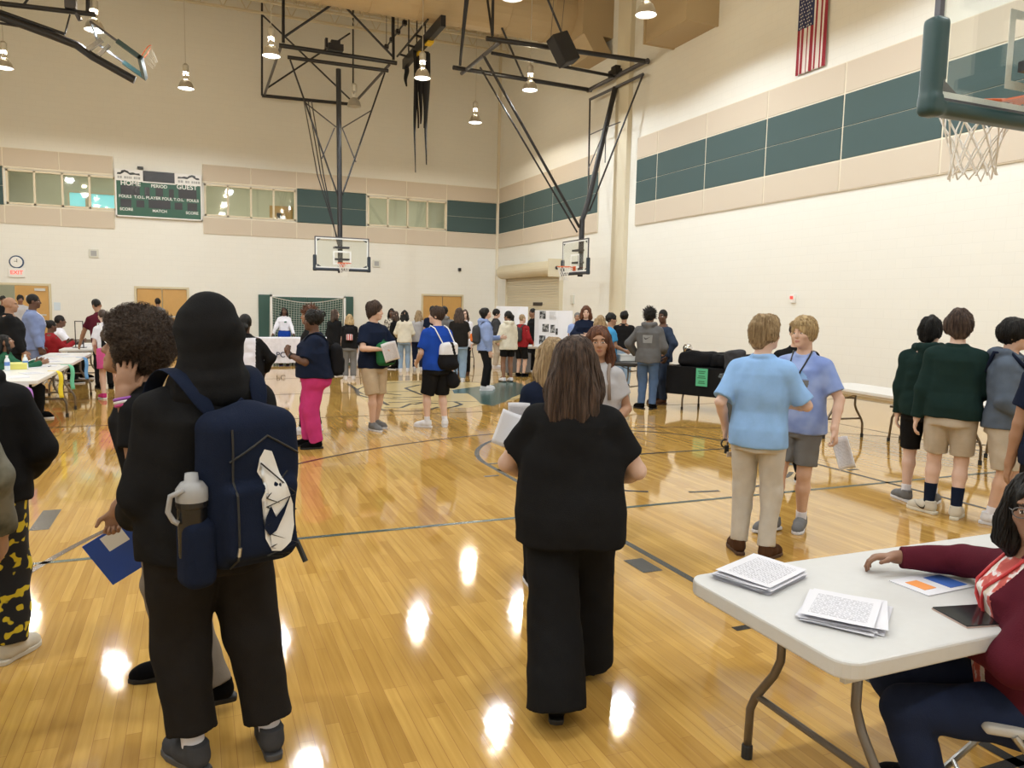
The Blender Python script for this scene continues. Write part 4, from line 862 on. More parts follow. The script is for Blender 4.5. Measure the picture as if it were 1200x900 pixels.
def heap_bag(s, t, half, rad, seed, m, lab, rz=0, z=.757, tilt=0):
    F = Field((-.5, -.5, -.1), (.5, .5, .6), .016); F.rbox((0, 0, half[2]), half, rad, k=.02); F.ell((half[0]*.5, 0, half[2]*1.2), (half[0]*.6, half[1]*.8, half[2]*.8), k=.06); F.noise(.030, 9, seed); F.noise(.010, 26, seed+1); F.half((0, 0, 0), (0, 0, -1))
    p = a+u*s+w_*t; o = solid(F, 'duffel_bag', m); o.location = (p[0], p[1], z); o.rotation_euler = (0, tilt, ang+rz); tag(o, lab, 'bag', 'bags on the black covered table')
    MB().tube([(-half[0]*.6, -half[1]*.6, half[2]*1.8), (-half[0]*.3, -half[1]*.8, half[2]*1.9+.03), (half[0]*.2, -half[1]*.8, half[2]*1.9+.02), (half[0]*.5, -half[1]*.6, half[2]*1.7)], .012, 6).build('carry_strap', mrub, o); return o
heap_bag(.42, .3, (.30, .2, .13), .08, 3, mbag, 'black bag drooping at the left end of the black covered table', .2)
heap_bag(.95, .32, (.28, .2, .11), .06, 5, mbag, 'black bag in the middle of the black covered table', -.3)
heap_bag(1.15, .12, (.16, .1, .15), .03, 8, mbagg, 'dark grey upright case on the black covered table above the flyer', .5)
heap_bag(1.5, .4, (.28, .18, .13), .07, 9, mbag, 'black bag at the right end of the black covered table', .1)
p = a+u*.12+w_*.5; o = MB().lathe([(0, 0), (.09, 0), (.09, .01), (.02, .03), (.02, .2), (.07, .22), (.085, .30), (.06, .36), (0, .37)], n=18).build('trophy', mat('chrome', (.7, .7, .72), .15, 1.0), smooth=True); o.location = (p[0]+.0, p[1], .757); tag(o, 'small shiny metal cup on the left end of the black covered table', 'cup'); MB().lathe([(.095, 0), (.095, .015), (0, .016)], n=18).build('base', mblk, o)
p = a+u*1.35+w_*.05; flat_item('paper_sheet', p[0], p[1], .758, .3, .216, ang+.2, mpaper, 'white sheet lying at the front edge of the black covered table', 'paper')
# side table behind it with white box
table(7.35, 12.55, 1.4, .7, ang, 'dark table with papers behind the man in the navy suit', top=mat('table_dark', (.04, .04, .045), .5))
p = A(7.5, 12.4, .741); o = MB().bb((-.16, -.11, 0), (.16, .11, .12)).build('white_box', mwhite, bevel=.01); o.location = p; tag(o, 'small white box on the dark table by the navy suit', 'box'); MB().bb((-.165, -.115, .1), (.165, .115, .125)).build('lid', mwhite, o)
# dark rolling case on floor left of grey hoodie
p = onz(738, 455); F = Field((-.4, -.3, 0), (.4, .3, .6), .016); F.rbox((0, 0, .26), (.22, .14, .24), .08, k=.02).ell((.05, -.1, .2), (.18, .12, .14), k=.06).noise(.01, 12, 2); F.half((0, 0, .01), (0, 0, -1)); o = solid(F, 'backpack', fab('bag_olive', (.06, .06, .05))); o.location = (p[0], p[1]+1.2, 0); tag(o, 'dark rounded backpack standing on the floor behind the grey hoodie', 'backpack'); MB().tube([(-.06, .1, .48), (0, .13, .55), (.06, .1, .48)], .012, 6).build('handle', mrub, o)
# trash bin
p = onz(858, 497); o = MB().lathe([(0, .0), (.23, .0), (.25, .03), (.30, .68), (.325, .70), (.325, .74), (.29, .74), (.24, .06), (0, .06)], n=28).build('waste_bin', mat('bin_grey', (.055, .065, .07), .5), smooth=False); o.location = (p[0]+.22, p[1]+.12, 0); tag(o, 'dark grey round waste bin behind the boy in the pale blue polo', 'waste bin'); MB().tube([(.327*math.cos(t), .327*math.sin(t), .70) for t in np.linspace(0, 2*PI, 30)], .014, 6, False).build('rolled_edge', mat('bin_grey'), o)
# ---- white tables along the right wall
e0, e1 = onz(977, 453, .74), onz(1049, 464, .74); uu = nrm(e1-e0); an = math.atan2(uu[1], uu[0]); ww = A(-uu[1], uu[0], 0); ww = ww if ww[0] > 0 else -ww
s0 = onz(950, 449, .74); L = 2.44; ctr = s0+uu*(L/2)+ww*.36
table(ctr[0], ctr[1], L, .72, an, 'empty white folding table by the right wall behind the boy in the blue graphic t-shirt', group='white tables along the right wall')
s0 = s0+uu*2.75; ctr = s0+uu*(L/2)+ww*.36; table(ctr[0], ctr[1], L, .72, an, 'white folding table behind the green sweatshirt by the right wall', group='white tables along the right wall')
p0, p1 = onz(1041, 517), onz(1135, 533); o = empty('bench'); tag(o, 'low dark bench with bent tube legs behind the two green tops', 'bench'); du = nrm(p1-p0); dv = A(-du[1], du[0], 0); dv = dv if dv[1] > 0 else -dv
zc = A(0, 0, .46); MB().slab([p0-du*.02+zc, p1+du*.35+zc, p1+du*.35+dv*.3+zc, p0-du*.02+dv*.3+zc], (0, 0, .03)).build('seat', mat('bench_dark', (.10, .085, .075), .5), o, bevel=.006)
for c in (p0, p1+du*.2):
    for k in (0, .28): MB().tube([c+dv*k, c+dv*k+A(0, 0, .33)+du*.03, c+dv*k+A(0, 0, .43)+du*.08, c+dv*k+A(0, 0, .46)+du*.16], .016, 8).build('leg', mleg, o, smooth=True); MB().lathe([(0, 0), (.022, 0), (.022, .05)], c+dv*k, 10).build('foot_cap', mrub, o)
# ---- exhibit tables at the back right with boards
t1 = table(8.15, 17.75, 1.9, .7, R_(-8), 'white folding table carrying the photo board at the back right')
tb = empty('trifold_board', (8.35, 17.62, .742), R_(-6)); tag(tb, 'white folded display board with black and white photos on the exhibit table', 'display board')
hb = ony(650, 364, 17.6)[2]-.74
mwb = mat('board_paper', (.80, .80, .84), .7)
MB().bb((-.26, 0, 0), (.26, .012, hb)).build('centre_panel', mwb, tb)
MB().slab([(.26, .006, 0), (.60, -.16, 0), (.60, -.16, hb), (.26, .006, hb)], (0, .012, 0)).build('side_panel', mwb, tb); MB().slab([(-.26, .006, 0), (-.42, -.16, 0), (-.42, -.16, hb), (-.26, .006, hb)], (0, .012, 0)).build('side_panel', mwb, tb)
mph = blotch('photo_grey', [(.02, .02, .025), (.12, .12, .12), (.6, .6, .6)], 14, (.4, .5, .68)); 
for x, z, w, h in [(-.24, .74, .16, .22), (-.16, .38, .17, .22), (.06, .36, .12, .22), (-.24, .04, .17, .24), (.2, .30, .06, .18)]: MB().bb((x, -.006, z*hb/.98), (x+w, 0, (z+h)*hb/.98)).build('photo', mph, tb)
lm = MB()
for k in range(9): lm.bb((.02, -.004, hb*(.95-.025*k)), (.02+random.uniform(.12, .2), 0, hb*(.957-.025*k)))
lm.build('caption_text', mgrey, tb)
table(7.9, 20.4, 1.9, .7, 0, 'white folding table of the exhibit behind the cream hoodie')
tb = empty('trifold_board', (8.5, 20.6, .742)); tag(tb, 'plain white folded display board behind the cream hoodie', 'display board'); hb = .98
MB().bb((-.3, 0, 0), (.3, .012, hb)).build('centre_panel', mwb, tb)
for s in (-1, 1): MB().slab([(s*.3, .006, 0), (s*.5, -.2, 0), (s*.5, -.2, hb), (s*.3, .006, hb)], (0, .012, 0)).build('side_panel', mwb, tb)
p = onz(627, 406, .742); F = Field((-.3, -.25, -.02), (.3, .25, .5), .014); F.rbox((0, 0, .19), (.19, .11, .19), .07, k=.02).ell((0, -.09, .14), (.14, .07, .1), k=.05).noise(.006, 14, 4); o = solid(F, 'backpack', fab('bag_mid_grey', (.13, .13, .14))); o.location = (7.42, 17.85, .742); tag(o, 'grey backpack standing on the exhibit table left of the photo board', 'backpack'); MB().tube([(-.05, .07, .36), (0, .09, .43), (.05, .07, .36)], .01, 6).build('handle', mrub, o)
o = MB().bb((-.33, -.22, .06), (.33, .22, .56)).build('equipment_case', mat('case_grey', (.16, .16, .17), .7, bump=.2, bscale=90), bevel=.02); o.location = (7.5, 17.7, 0); tag(o, 'grey equipment case on castors under the exhibit table', 'case')
for sx in (-1, 1):
    for sy in (-1, 1): MB().tube([(sx*.27-.015, sy*.17, .03), (sx*.27+.015, sy*.17, .03)], .03, 10).build('castor', mrub, o)
F = Field((-.3, -.3, 0), (.3, .3, .7), .016); F.rbox((0, 0, .28), (.2, .15, .26), .09, k=.02).noise(.012, 12, 6); F.half((0, 0, .01), (0, 0, -1)); o = solid(F, 'backpack', mbag); p = onz(633, 437); o.location = (8.35, 17.1, 0); tag(o, 'black backpack on the floor under the photo board', 'backpack'); MB().tube([(-.05, .08, .52), (0, .1, .6), (.05, .08, .52)], .012, 6).build('handle', mrub, o)
table(5.0, 20.35, 2.3, .7, 0, 'white folding table behind the row of students'); table(10.2, 18.6, 1.8, .7, R_(-40), 'white folding table behind the woman with auburn curls')
# ================================================================== PEOPLE
SK = dict(light=(.62, .40, .30), fair=(.66, .45, .36), tan=(.50, .30, .20), brown=(.25, .13, .08), dark=(.115, .055, .034), mid=(.36, .20, .125))
HAIRC = dict(black=((.0035, .003, .003), (.015, .013, .012)), dbrown=((.025, .015, .011), (.10, .065, .048)), brown=((.024, .015, .012), (.11, .07, .052)), blond=((.28, .185, .09), (.60, .45, .24)), sandy=((.19, .125, .065), (.45, .33, .19)), auburn=((.05, .019, .011), (.18, .072, .036)), grey=((.06, .06, .06), (.3, .3, .3)), afro=((.030, .020, .016), (.12, .085, .066)))
mlip = {}; meyew = mat('eye_white', (.75, .74, .72), .3); miris = mat('iris_dark', (.03, .018, .012), .2); mbrow = mat('brow_dark', (.03, .02, .015), .7); mbrowl = mat('brow_light', (.25, .16, .09), .7)
def ik(a, b, l1, l2, pole):
    d = b-a; L = min(np.linalg.norm(d), (l1+l2)*.998); n = nrm(d); b = a+n*L; c = (l1*l1-l2*l2+L*L)/(2*L); h = math.sqrt(max(l1*l1-c*c, 0)); p = np.asarray(pole, float); p = nrm(p-n*np.dot(p, n)); return a+n*c+p*h, b
ROWS = {'m': [(-.24, .150, .105), (-.1, .165, .118, 0, -.012), (.03, .166, .12, 0, -.012), (.26, .146, .105), (.55, .163, .120, 0, .004), (.76, .170, .115), (.86, .150, .096, 0, -.008), (.93, .112, .078, 0, -.012), (1.0, .066, .058, 0, -.012)],
        'f': [(-.24, .158, .115), (-.1, .176, .128, 0, -.018), (.03, .170, .12, 0, -.012), (.28, .132, .098), (.55, .145, .112, 0, .008), (.70, .148, .125, 0, .018), (.80, .146, .106), (.88, .126, .088, 0, -.008), (.94, .095, .07, 0, -.012), (1.0, .058, .052, 0, -.012)]}
def rot(y, p, r):
    cy, sy, cp, sp, cr, sr = math.cos(y), math.sin(y), math.cos(p), math.sin(p), math.cos(r), math.sin(r)
    Rz = np.array([[cy, -sy, 0], [sy, cy, 0], [0, 0, 1]]); Rx = np.array([[1, 0, 0], [0, cp, -sp], [0, sp, cp]]); Ry = np.array([[cr, 0, sr], [0, 1, 0], [-sr, 0, cr]])
    return Rz @ Rx @ Ry
class P: pass
def hand(F, wr, d, n, side, curl, h, spread=0.0, thumb=.0, point=False):
    d = nrm(d); n = nrm(n-d*np.dot(n, d)); tw = np.cross(d, n)*(1 if side > 0 else -1); R = np.array([tw, n, d]).T
    F.ell(wr+d*.048, (.040, .0165, .056), R, k=.014); fr = .0082 if h < .0075 else .0095; sp = .0195 if h < .0075 else .0225
    for i, Lf in enumerate((.070, .079, .074, .058)):
        off = (1.5-i)*sp; b = wr+d*(.086-.004*abs(1.2-i))+tw*off*.92; a = 0; q = b; dd = nrm(d+tw*(1.5-i)*(.06+spread)); c = 0.0 if (point and i == 0) else curl*(1+.10*i)
        for s, f in enumerate((.45, .31, .24)):
            a += c*(.8 if s == 0 else 1); e = q+(dd*math.cos(a)+n*math.sin(a))*Lf*f; F.cone(q, e, fr*(1.06-.08*s), fr*(.98-.08*s), k=.004 if s else .008); q = e
    b = wr+d*.022+tw*.026; m = b+nrm(d*.62+tw*.75+n*(.15+thumb))*.044; e = m+nrm(d*.85+tw*.25+n*(.25+thumb))*.034
    F.cone(b, m, .0135, .0108, k=.012).cone(m, e, .0108, .0085, k=.004)
def person(label, x, y, h, face=0.0, rel=True, sex='m', g=1.0, belly=0.0, sk='light', vox=.009, pel=(0, 0, .93), lean=(0, 0), la=None, ra=None, lh=None, rh=None, lp=None, rp=None, le=None, re_=None, lf=(-.1, 0), rf=(.1, 0), lt=.12, rt=-.12, kn=None,
           head=(0, 0, 0), hair='short', hc='brown', hv=0.0, hl=.25, top='tee', tc='white', sl=None, te=None, hem=None, bottom='pants', bc='black', bl=None, be=.02, shoe='grey', sock=None, sole=None, hands=True, group='people in the gym', marks=None, hood=None, tz=0, collar=None, zip_=None, hidden_hands=(), beard=None):
    o_ = P(); s = h/1.75; th = math.atan2(-x, y) if rel else 0; th += math.radians(face); hv_ = vox/s; rows = ROWS[sex]
    rows = [(t, rx*g*(1+(belly*.5 if .0 <= t < .7 else 0)), ry*g*(1+(belly if .0 <= t < .7 else 0)), *(rest if rest else (0, 0))) for t, rx, ry, *rest in rows]
    rows = [(r[0], r[1], r[2], r[3], r[4]+(belly*.05 if 0 <= r[0] < .7 else 0)) for r in rows]
    Pv = A(*pel); up = nrm(A(lean[0], lean[1], .54)); N = Pv+up*.54; tw_ = math.radians(tz); right = A(math.cos(tw_), math.sin(tw_), 0); right = nrm(right-up*np.dot(right, up)); fw = np.cross(up, right)
    sw = (.172 if sex == 'm' else .150)*(.5+.5*g)
    sh = {-1: N-right*sw-up*.102, 1: N+right*sw-up*.102}
    hr = rot(*[math.radians(v) for v in head]); Rt = np.array([right, fw, up]).T; Rh = (Rt if abs(lean[1]) < .35 else np.eye(3)) @ hr
    Hc = N+up*.085+Rh @ A(0, .022, .065)
    arm = {}
    for sd, tgt, pole in ((-1, la, lp), (1, ra, rp)):
        if tgt is None: t = sh[sd]+right*sd*.055+fw*.05-A(0, 0, .535)
        else: t = Pv*A(1, 1, 0)+A(0, 0, 0)+A(*tgt)
        e, w = ik(sh[sd]*1.0, t, .285, .255, A(*(pole or (sd*.45, -1, -.25))))
        x_ = le if sd < 0 else re_
        if x_ is not None: e, w = Pv*A(1, 1, 0)+A(*x_), t
        arm[sd] = (sh[sd], e, w)
    leg = {}
    for sd, f in ((-1, lf), (1, rf)):
        hip = Pv+A(1, 0, 0)*sd*.088*(.6+.4*g)-A(0, 0, .03); fz = f[2] if len(f) > 2 else 0
        k, a = ik(hip, A(f[0], f[1], .085+fz), .42, .405, A(*(kn or (sd*.12, 1, .1)))); leg[sd] = (hip, k, a)
    pts = [v for L in (*arm.values(), *leg.values()) for v in L]+[Hc+A(0, 0, .15), Hc-A(.12, .15, 0), Hc+A(.12, .15, 0), A(0, 0, 0)]
    lo = np.min(pts, 0)-.22; hi = np.max(pts, 0)+.22; lo[2] = max(lo[2], -.02)
    Mw = Matrix.Translation((x, y, 0)) @ Matrix.Rotation(th, 4, 'Z')
    o_.__dict__.update(s=s, th=th, M=Mw, arm=arm, leg=leg, N=N, Hc=Hc, Rh=Rh, Pv=Pv, up=up, right=right, fw=fw, rows=rows, sh=sh)
    # ---- body
    F = Field(lo, hi, hv_); ga = .45+.55*g
    F.loft(Pv, N, right, rows, k=.02)
    F.cone(N-up*.04-fw*.008, Hc+Rh @ A(0, -.02, -.05), .060*(.7+.3*ga), .054, k=.03)
    for sd in (-1, 1):
        S0, E, W = arm[sd]; F.cone(N-up*.05+right*sd*.05, S0, .046, .046*ga, k=.03).cone(S0, S0+(E-S0)*.3, .053*ga, .049*ga, k=.035).cone(S0+(E-S0)*.25, E, .050*ga, .038*ga, k=.02).cone(E, E+(W-E)*.35, .039*ga, .038*ga, k=.015).cone(E+(W-E)*.3, W, .038*ga, .0255, k=.012)
        Hp, K, An = leg[sd]; F.cone(Hp, K, .088*ga, .056*ga, k=.03).cone(K, K+(An-K)*.32, .053*ga, .056*ga, k=.02).cone(K+(An-K)*.3, An, .055*ga, .034, k=.02)
        f = lt if sd < 0 else rt; fd = A(math.sin(-f), math.cos(f), 0); F.cone(An-A(0, 0, .03)-fd*.03, An+fd*.13-A(0, 0, .055), .036, .028, k=.02)
        if hands and sd not in hidden_hands:
            spec = (lh if sd < 0 else rh) or {}; d = A(*spec['d']) if 'd' in spec else nrm(W-E); nn = A(*spec['n']) if 'n' in spec else -right*sd+fw*.15
            F.cone(W-d*.01, W+d*.02, .026, .027, k=.015); hand(F, W+d*.012, d, nn, sd, spec.get('c', .38), hv_*s, spec.get('s', .0), spec.get('t', .0), spec.get('p', False))
    H = lambda v: Hc+Rh @ np.asarray(v, float)
    F.ell(H((0, -.012, .030)), (.074, .094, .098), Rh, k=.0).ell(H((0, .030, -.045)), (.056, .062, .066), Rh, k=.04).ell(H((0, .070, -.092)), (.022, .018, .016), Rh, k=.03)
    F.cone(H((0, .083, .022)), H((0, .105, -.022)), .009, .0125, k=.014); F.ell(H((0, .098, -.028)), (.019, .012, .009), Rh, k=.008)
    for sd in (-1, 1):
        F.ell(H((sd*.032, .092, .004)), (.017, .012, .010), Rh, k=.012, sub=True); F.ell(H((sd*.031, .071, .003)), (.0125, .0125, .0115), Rh, k=.004)
        F.ell(H((sd*.042, .058, -.022)), (.022, .02, .018), Rh, k=.025); F.ell(H((sd*.074, -.008, -.004)), (.010, .021, .031), Rh, k=.006)
    F.ell(H((0, .078, .034)), (.05, .014, .012), Rh, k=.02); F.ell(H((0, .088, -.056)), (.022, .011, .006), Rh, k=.005).ell(H((0, .086, -.068)), (.019, .011, .007), Rh, k=.005)
    V, Q = F.mesh(); C = (V[Q].mean(1)-Hc) @ Rh; X, Y, Zh = C[:, 0], C[:, 1], C[:, 2]; ax = np.abs(X); mi = np.zeros(len(Q), int); fr = Y > .05
    big = 1.0 if vox < .007 else 1.25
    mi[fr & (ax < .046) & (((ax-.031)/(.0115*big))**2+((Zh-.003)/(.0045*big))**2 < 1)] = 2; mi[fr & (((ax-.031)/(.0066*big))**2+((Zh-.003)/(.0072*big))**2 < 1)] = 3
    mi[fr & (np.abs(ax-.034) < .020) & (np.abs(Zh-.0285+.15*np.abs(ax-.03)) < .0042*big)] = 4; mi[(Y > .066) & ((X/.023)**2+((Zh+.062)/(.0105*big))**2 < 1)] = 1
    if beard: mi[(Y > -.02) & (Zh < -.035) & (Zh > -.13) & (mi == 0) & (Y > .02-.0*X) & (np.abs(C).max(1) < .14)] = 4
    sc = SK[sk]; lc = (sc[0]*.82, sc[1]*.55, sc[2]*.58)
    body = obj_np('person', V*s, Q, [skin('skin_'+sk, sc), mat('lip_'+sk, lc, .45), meyew, miris, mbrow if hc not in ('blond', 'sandy') else mbrowl], None, mi)
    body.matrix_world = Mw; tag(body, label, 'person', group); o_.body = body
    def part(F, name, m, sm=False, mi=None):
        V, Q = F.mesh(); return obj_np(name, V*s, Q, m, body, mi)
    cv = max(hv_, .0085/s); fcol = lambda c: c if not isinstance(c, str) else fab('cloth_'+c, CL[c])
    o_.part = part; seed = abs(hash(label)) % 997 if False else sum(map(ord, label)) % 997
    # ---- top
    if top:
        e = te if te is not None else {'tee': .016, 'polo': .018, 'hoodie': .034, 'sweater': .028, 'jacket': .030, 'suit': .026, 'blouse': .018}[top]; slv = sl if sl is not None else (.62 if top in ('tee', 'polo') else 2.0)
        F = Field(lo, hi, cv); hz = hem if hem is not None else -.16
        rr = [r for r in rows if r[0] > hz+.05]; r0 = min(rows, key=lambda r: abs(r[0]-max(hz, -.1))); rr = [(hz, max(r0[1], .16*g if top != 'blouse' else r0[1]), max(r0[2], .115*g), r0[3], r0[4])]+rr
        if top in ('tee', 'polo', 'hoodie', 'sweater', 'jacket', 'suit'): rr = [(t, max(rx, (.157 if sex == 'm' else .142)*g) if t < .7 else rx, max(ry, .105*g) if t < .7 else ry, fx, fy_) for t, rx, ry, fx, fy_ in rr]
        if bottom in ('pants', 'shorts', 'wide'):
            hx_ = .088*(.6+.4*g)+.091*ga+be+.004; ad = max(0, be*.8+.015-e)+.014*(g > 1.15); rr = [(t, rx+ad if t < .24 else rx, ry+ad if t < .24 else ry, fx, fy_) for t, rx, ry, fx, fy_ in rr]; rr = [(t, max(rx, hx_-e+.010) if t < .06 else rx, max(ry, rows[1][2]+be*.9-e+.012) if t < .06 else ry, fx, fy_) for t, rx, ry, fx, fy_ in rr]
        if top != 'blouse' and hz < .1: h0, h1 = rr[0][1]*.945, rr[0][2]*.93; rr = [(t, max(rx, h0) if t < .6 else rx, max(ry, h1) if t < .5 else ry, fx, fy_) for t, rx, ry, fx, fy_ in rr]
        rr = [(t, rx-(e-.010)*min(1, max(0, (t-.70)/.16)), ry-(e-.012)*min(1, max(0, (t-.76)/.16)), fx, fy_) for t, rx, ry, fx, fy_ in rr]
        rr = [r for r in rr if r[0] <= .98]
        F.loft(Pv, N, right, rr, k=.02, ease=e, round_=.012)
        for sd in (-1, 1):
            S0, E, W = arm[sd]; f = min(slv, 1.0); loose = {'tee': .010, 'polo': .012}.get(top, .004)
            F.cone(N-up*.05+right*sd*.05, S0, .050+e*.2, .047*ga+e*.3, k=.045).cone(S0, S0+(E-S0)*f, .052*ga+e*.36, .044*ga+e*.7+loose*(1 if f < 1 else 0)+.004, k=.045, flat=f < 1)
            if slv > 1: f2 = min(slv-1, 1.0); F.cone(E, E+(W-E)*f2*(.99), .042*ga+e*.8, .030*ga+e*.62, k=.025, flat=True)
        if top in ('hoodie',) and hood != 'up':
            q = [N+right*-.075+fw*.075-up*.03, N-right*.105-fw*.01+up*.012, N-right*.06-fw*.105+up*.01, N-fw*.125-up*.0, N+right*.06-fw*.105+up*.01, N+right*.105-fw*.01+up*.012, N+right*.075+fw*.075-up*.03]
            F.chain(q, [.026, .034, .042, .046, .042, .034, .026], k=.02); F.ell(N-fw*.12-up*.09, (.085, .04, .08), Rt, k=.04)
        elif collar or top in ('polo', 'suit', 'jacket'):
            q = [N+(right*math.cos(a)*.066+fw*(math.sin(a)*.066-.01))*(.75+.25*ga)+up*(-.004-.016*max(0, math.sin(a))) for a in np.linspace(-PI*.5-2.5, -PI*.5+2.5, 12)]; F.ell(N-up*.048-fw*.018, (.10*ga, .084*ga, .054), Rt, k=.03); F.chain(q, [.017]*12, k=.018)
        elif top in ('tee', 'sweater'): 
            F.ell(N-up*.048-fw*.018, (.10*ga, .084*ga, .054), Rt, k=.03); q = [N+(right*math.cos(a)*.066+fw*(math.sin(a)*.066-.010))*(.75+.25*ga)+up*(-.004-.024*max(0, math.sin(a))) for a in np.linspace(0, 2*PI, 14)]; F.chain(q, [.0125]*14, k=.022)
        F.noise(.0052 if top in ('tee', 'polo', 'blouse') else .0066, 16, seed, zs=1.0); F.noise(.0022, 42, seed+5, zs=1.1)
        mats_ = [fcol(tc)]; mi2 = None
        V, Q = F.mesh()
        if marks:
            C = V[Q].mean(1); mi2 = np.zeros(len(Q), int); T = P(); T.x = (C-Pv) @ right; T.f = (C-Pv) @ fw; T.u = (C-Pv) @ up; T.C = C; T.o = o_
            for j, (mname, fn) in enumerate(marks): mats_.append(fcol(mname)); mi2[fn(T)] = j+1
        o_.top = obj_np({'tee': 't_shirt', 'polo': 'polo_shirt', 'hoodie': 'hooded_sweatshirt', 'sweater': 'sweatshirt', 'jacket': 'jacket', 'suit': 'suit_jacket', 'blouse': 'blouse'}[top], V*s, Q, mats_, body, mi2)
        if hood == 'up':
            F = Field(Hc-.3, Hc+.25, cv); F.ell(H((0, -.025, .035)), (.102, .128, .138), Rh, k=0).cone(H((0, -.05, -.0)), N-fw*.03-up*.02, .104, .128, k=.05); F.chain([N+right*math.cos(a)*.10+fw*(math.sin(a)*.10-.02)+up*.0 for a in np.linspace(0, 2*PI, 12)], [.035]*12, k=.03)
            F.ell(H((0, .14, .0)), (.075, .12, .105), Rh, k=.03, sub=True); F.chain([N+right*math.cos(a)*.125+fw*(math.sin(a)*.115-.02)-up*.045 for a in np.linspace(0, 2*PI, 12)], [.03]*12, k=.02); F.noise(.0042, 20, seed+3, zs=1.6); F.noise(.0025, 50, seed+4, zs=1.8); part(F, 'hood', fcol(tc))
    # ---- bottom
    mb = fcol(bc) if bc else None
    if bottom in ('pants', 'shorts', 'wide'):
        F = Field(lo, hi, cv); hz = [r for r in rows if r[0] < .24]; F.loft(Pv, N, right, [(-.27, rows[1][1]*.93, rows[1][2]*(1.0 if g < 1.15 else .88), 0, rows[1][4])]+[r for r in rows if -.15 < r[0] < .2]+[(.2, rows[3][1]*1.02, rows[3][2]*1.02, 0, 0)], k=.02, ease=be*.8, round_=.015 if g < 1.15 else .06)
        for sd in (-1, 1):
            Hp, K, An = leg[sd]
            if bottom == 'shorts':
                f = bl if bl is not None else .82; F.cone(Hp-up*.01, Hp+(K-Hp)*f, .091*ga+be, .070*ga+be*.7+.008, k=.014, flat=True)
            elif bottom == 'wide':
                F.cone(Hp, K, .092*ga+be, .085*ga+be, k=.02).cone(K, An-A(0, 0, .05), .085*ga+be, .105*ga+be, k=.03, flat=True)
            else:
                f = bl if bl is not None else .98; F.cone(Hp, K, .089*max(ga, .3+.7*g)+be, .058*ga+be, k=.02 if g < 1.15 else .05).cone(K, K+(An-K)*f, .060*ga+be, (.047*ga if f > .8 else .05*ga)+be, k=.03, flat=True)
        F.noise(.0048, 19, seed+9, zs=.9); F.noise(.002, 45, seed+8, zs=1.2); o_.bottom = part(F, {'shorts': 'shorts'}.get(bottom, 'trousers'), mb)
    elif bottom == 'skirt':
        F = Field(lo, hi, cv); L = bl or .38; F.loft(Pv+up*.1, Pv-A(0, 0, L), right, [(0, rows[3][1]+.012, rows[3][2]+.012), (.14, rows[1][1]+.012, rows[1][2]+.03), (1, rows[1][1]+.03, rows[1][2]+.04)], ease=.012, round_=.01); F.noise(.004, 20, seed); o_.bottom = part(F, 'skirt', mb)
    # ---- shoes, socks
    if shoe:
        for sd in (-1, 1):
            K, An = leg[sd][1:]; f = lt if sd < 0 else rt; fd = A(-math.sin(f), math.cos(f), 0); rd = A(fd[1], -fd[0], 0); G = A(An[0], An[1], An[2]-.085)
            R = np.array([rd, fd, A(0, 0, 1)]).T
            if sock:
                F = Field(np.minimum(An, K)-.1, np.maximum(An, K)+.1, cv); F.cone(An+A(0, 0, -.03), An+(K-An)*(.45 if sock == 'navy' else .2), .040, .043 if sock != 'navy' else .052*ga, k=0, flat=True); part(F, 'sock', fab('cloth_'+sock, CL[sock]))
            q = lambda a, b, c: G+rd*a+fd*b+A(0, 0, c)
            F = Field(G-A(.2, .2, .02), G+A(.2, .25, .2), max(.006, min(cv, .008))); F.cone(q(0, -.028, .055), q(0, .05, .062), .044, .045, k=0).cone(q(0, .05, .055), q(0, .14, .040), .047, .044, k=.03).cone(q(0, .13, .036), q(0, .172, .032), .042, .033, k=.02).cone(q(0, -.015, .06), q(0, -.02, .112), .042, .046, k=.02, flat=True)
            F.half(q(0, 0, .016), (0, 0, -1)); sh_ = part(F, 'shoe', fab('shoe_'+shoe, CL[shoe]))
            out = [(-.034, -.055), (-.030, -.078), (0, -.085), (.030, -.078), (.036, -.055), (.035, 0), (.046, .07), (.052, .12), (.044, .17), (.02, .205), (-.012, .208), (-.038, .18), (-.047, .13), (-.044, .08), (-.035, 0)]
            m = MB(); m.slab([q(a*(1 if sd > 0 else -1), b, 0)*s for a, b in (out if sd > 0 else out[::-1])], (0, 0, .026*s)); so = m.build('sole', mat('sole_'+(sole or 'white'), CL[sole or 'white'], .6), sh_, bevel=.005)
            o_.__dict__['shoe%d' % sd] = sh_
    # ---- hair
    if hair and hair != 'none':
        hm = hairmat('hair_'+hc+('_curl' if hair in ('afro', 'curl', 'spiky') else ''), *HAIRC[hc], *( (90, 90) if hair in ('afro', 'curl', 'spiky') else (75, 5)))
        hx = max(.0055/s, min(hv_, .009/s)); F = Field(Hc-A(.27, .27, .28+hl+.15), Hc+A(.27, .27, .32), hx)
        v = hv; F.ell(H((0, -.014, .036)), (.079+v, .099+v, .101+v), Rh, k=0)
        cutz = -.075
        if hair in ('afro',): F.ell(H((0, -.02, .06)), (.115+v, .125+v, .112+v), Rh, k=.02); F.ell(H((0, .13, -.05)), (.085, .09, .085), Rh, k=.02, sub=True)
        elif hair == 'curl': F.ell(H((0, -.02, .05)), (.092+v, .108+v, .095+v), Rh, k=.02); F.ell(H((0, .12, -.045)), (.072, .085, .085), Rh, k=.015, sub=True)
        elif hair == 'buzz': F.ell(H((0, .125, -.04)), (.075, .09, .095), Rh, k=.01, sub=True)
        else: 
            F.ell(H((0, .135, -.045 if hair != 'long' else -.008)), (.066+v*.6, .085, .098), Rh, k=.015, sub=True)
            if hair == 'fringe': F.ell(H((.012, .070, .080)), (.066, .032, .024), Rh, k=.025)
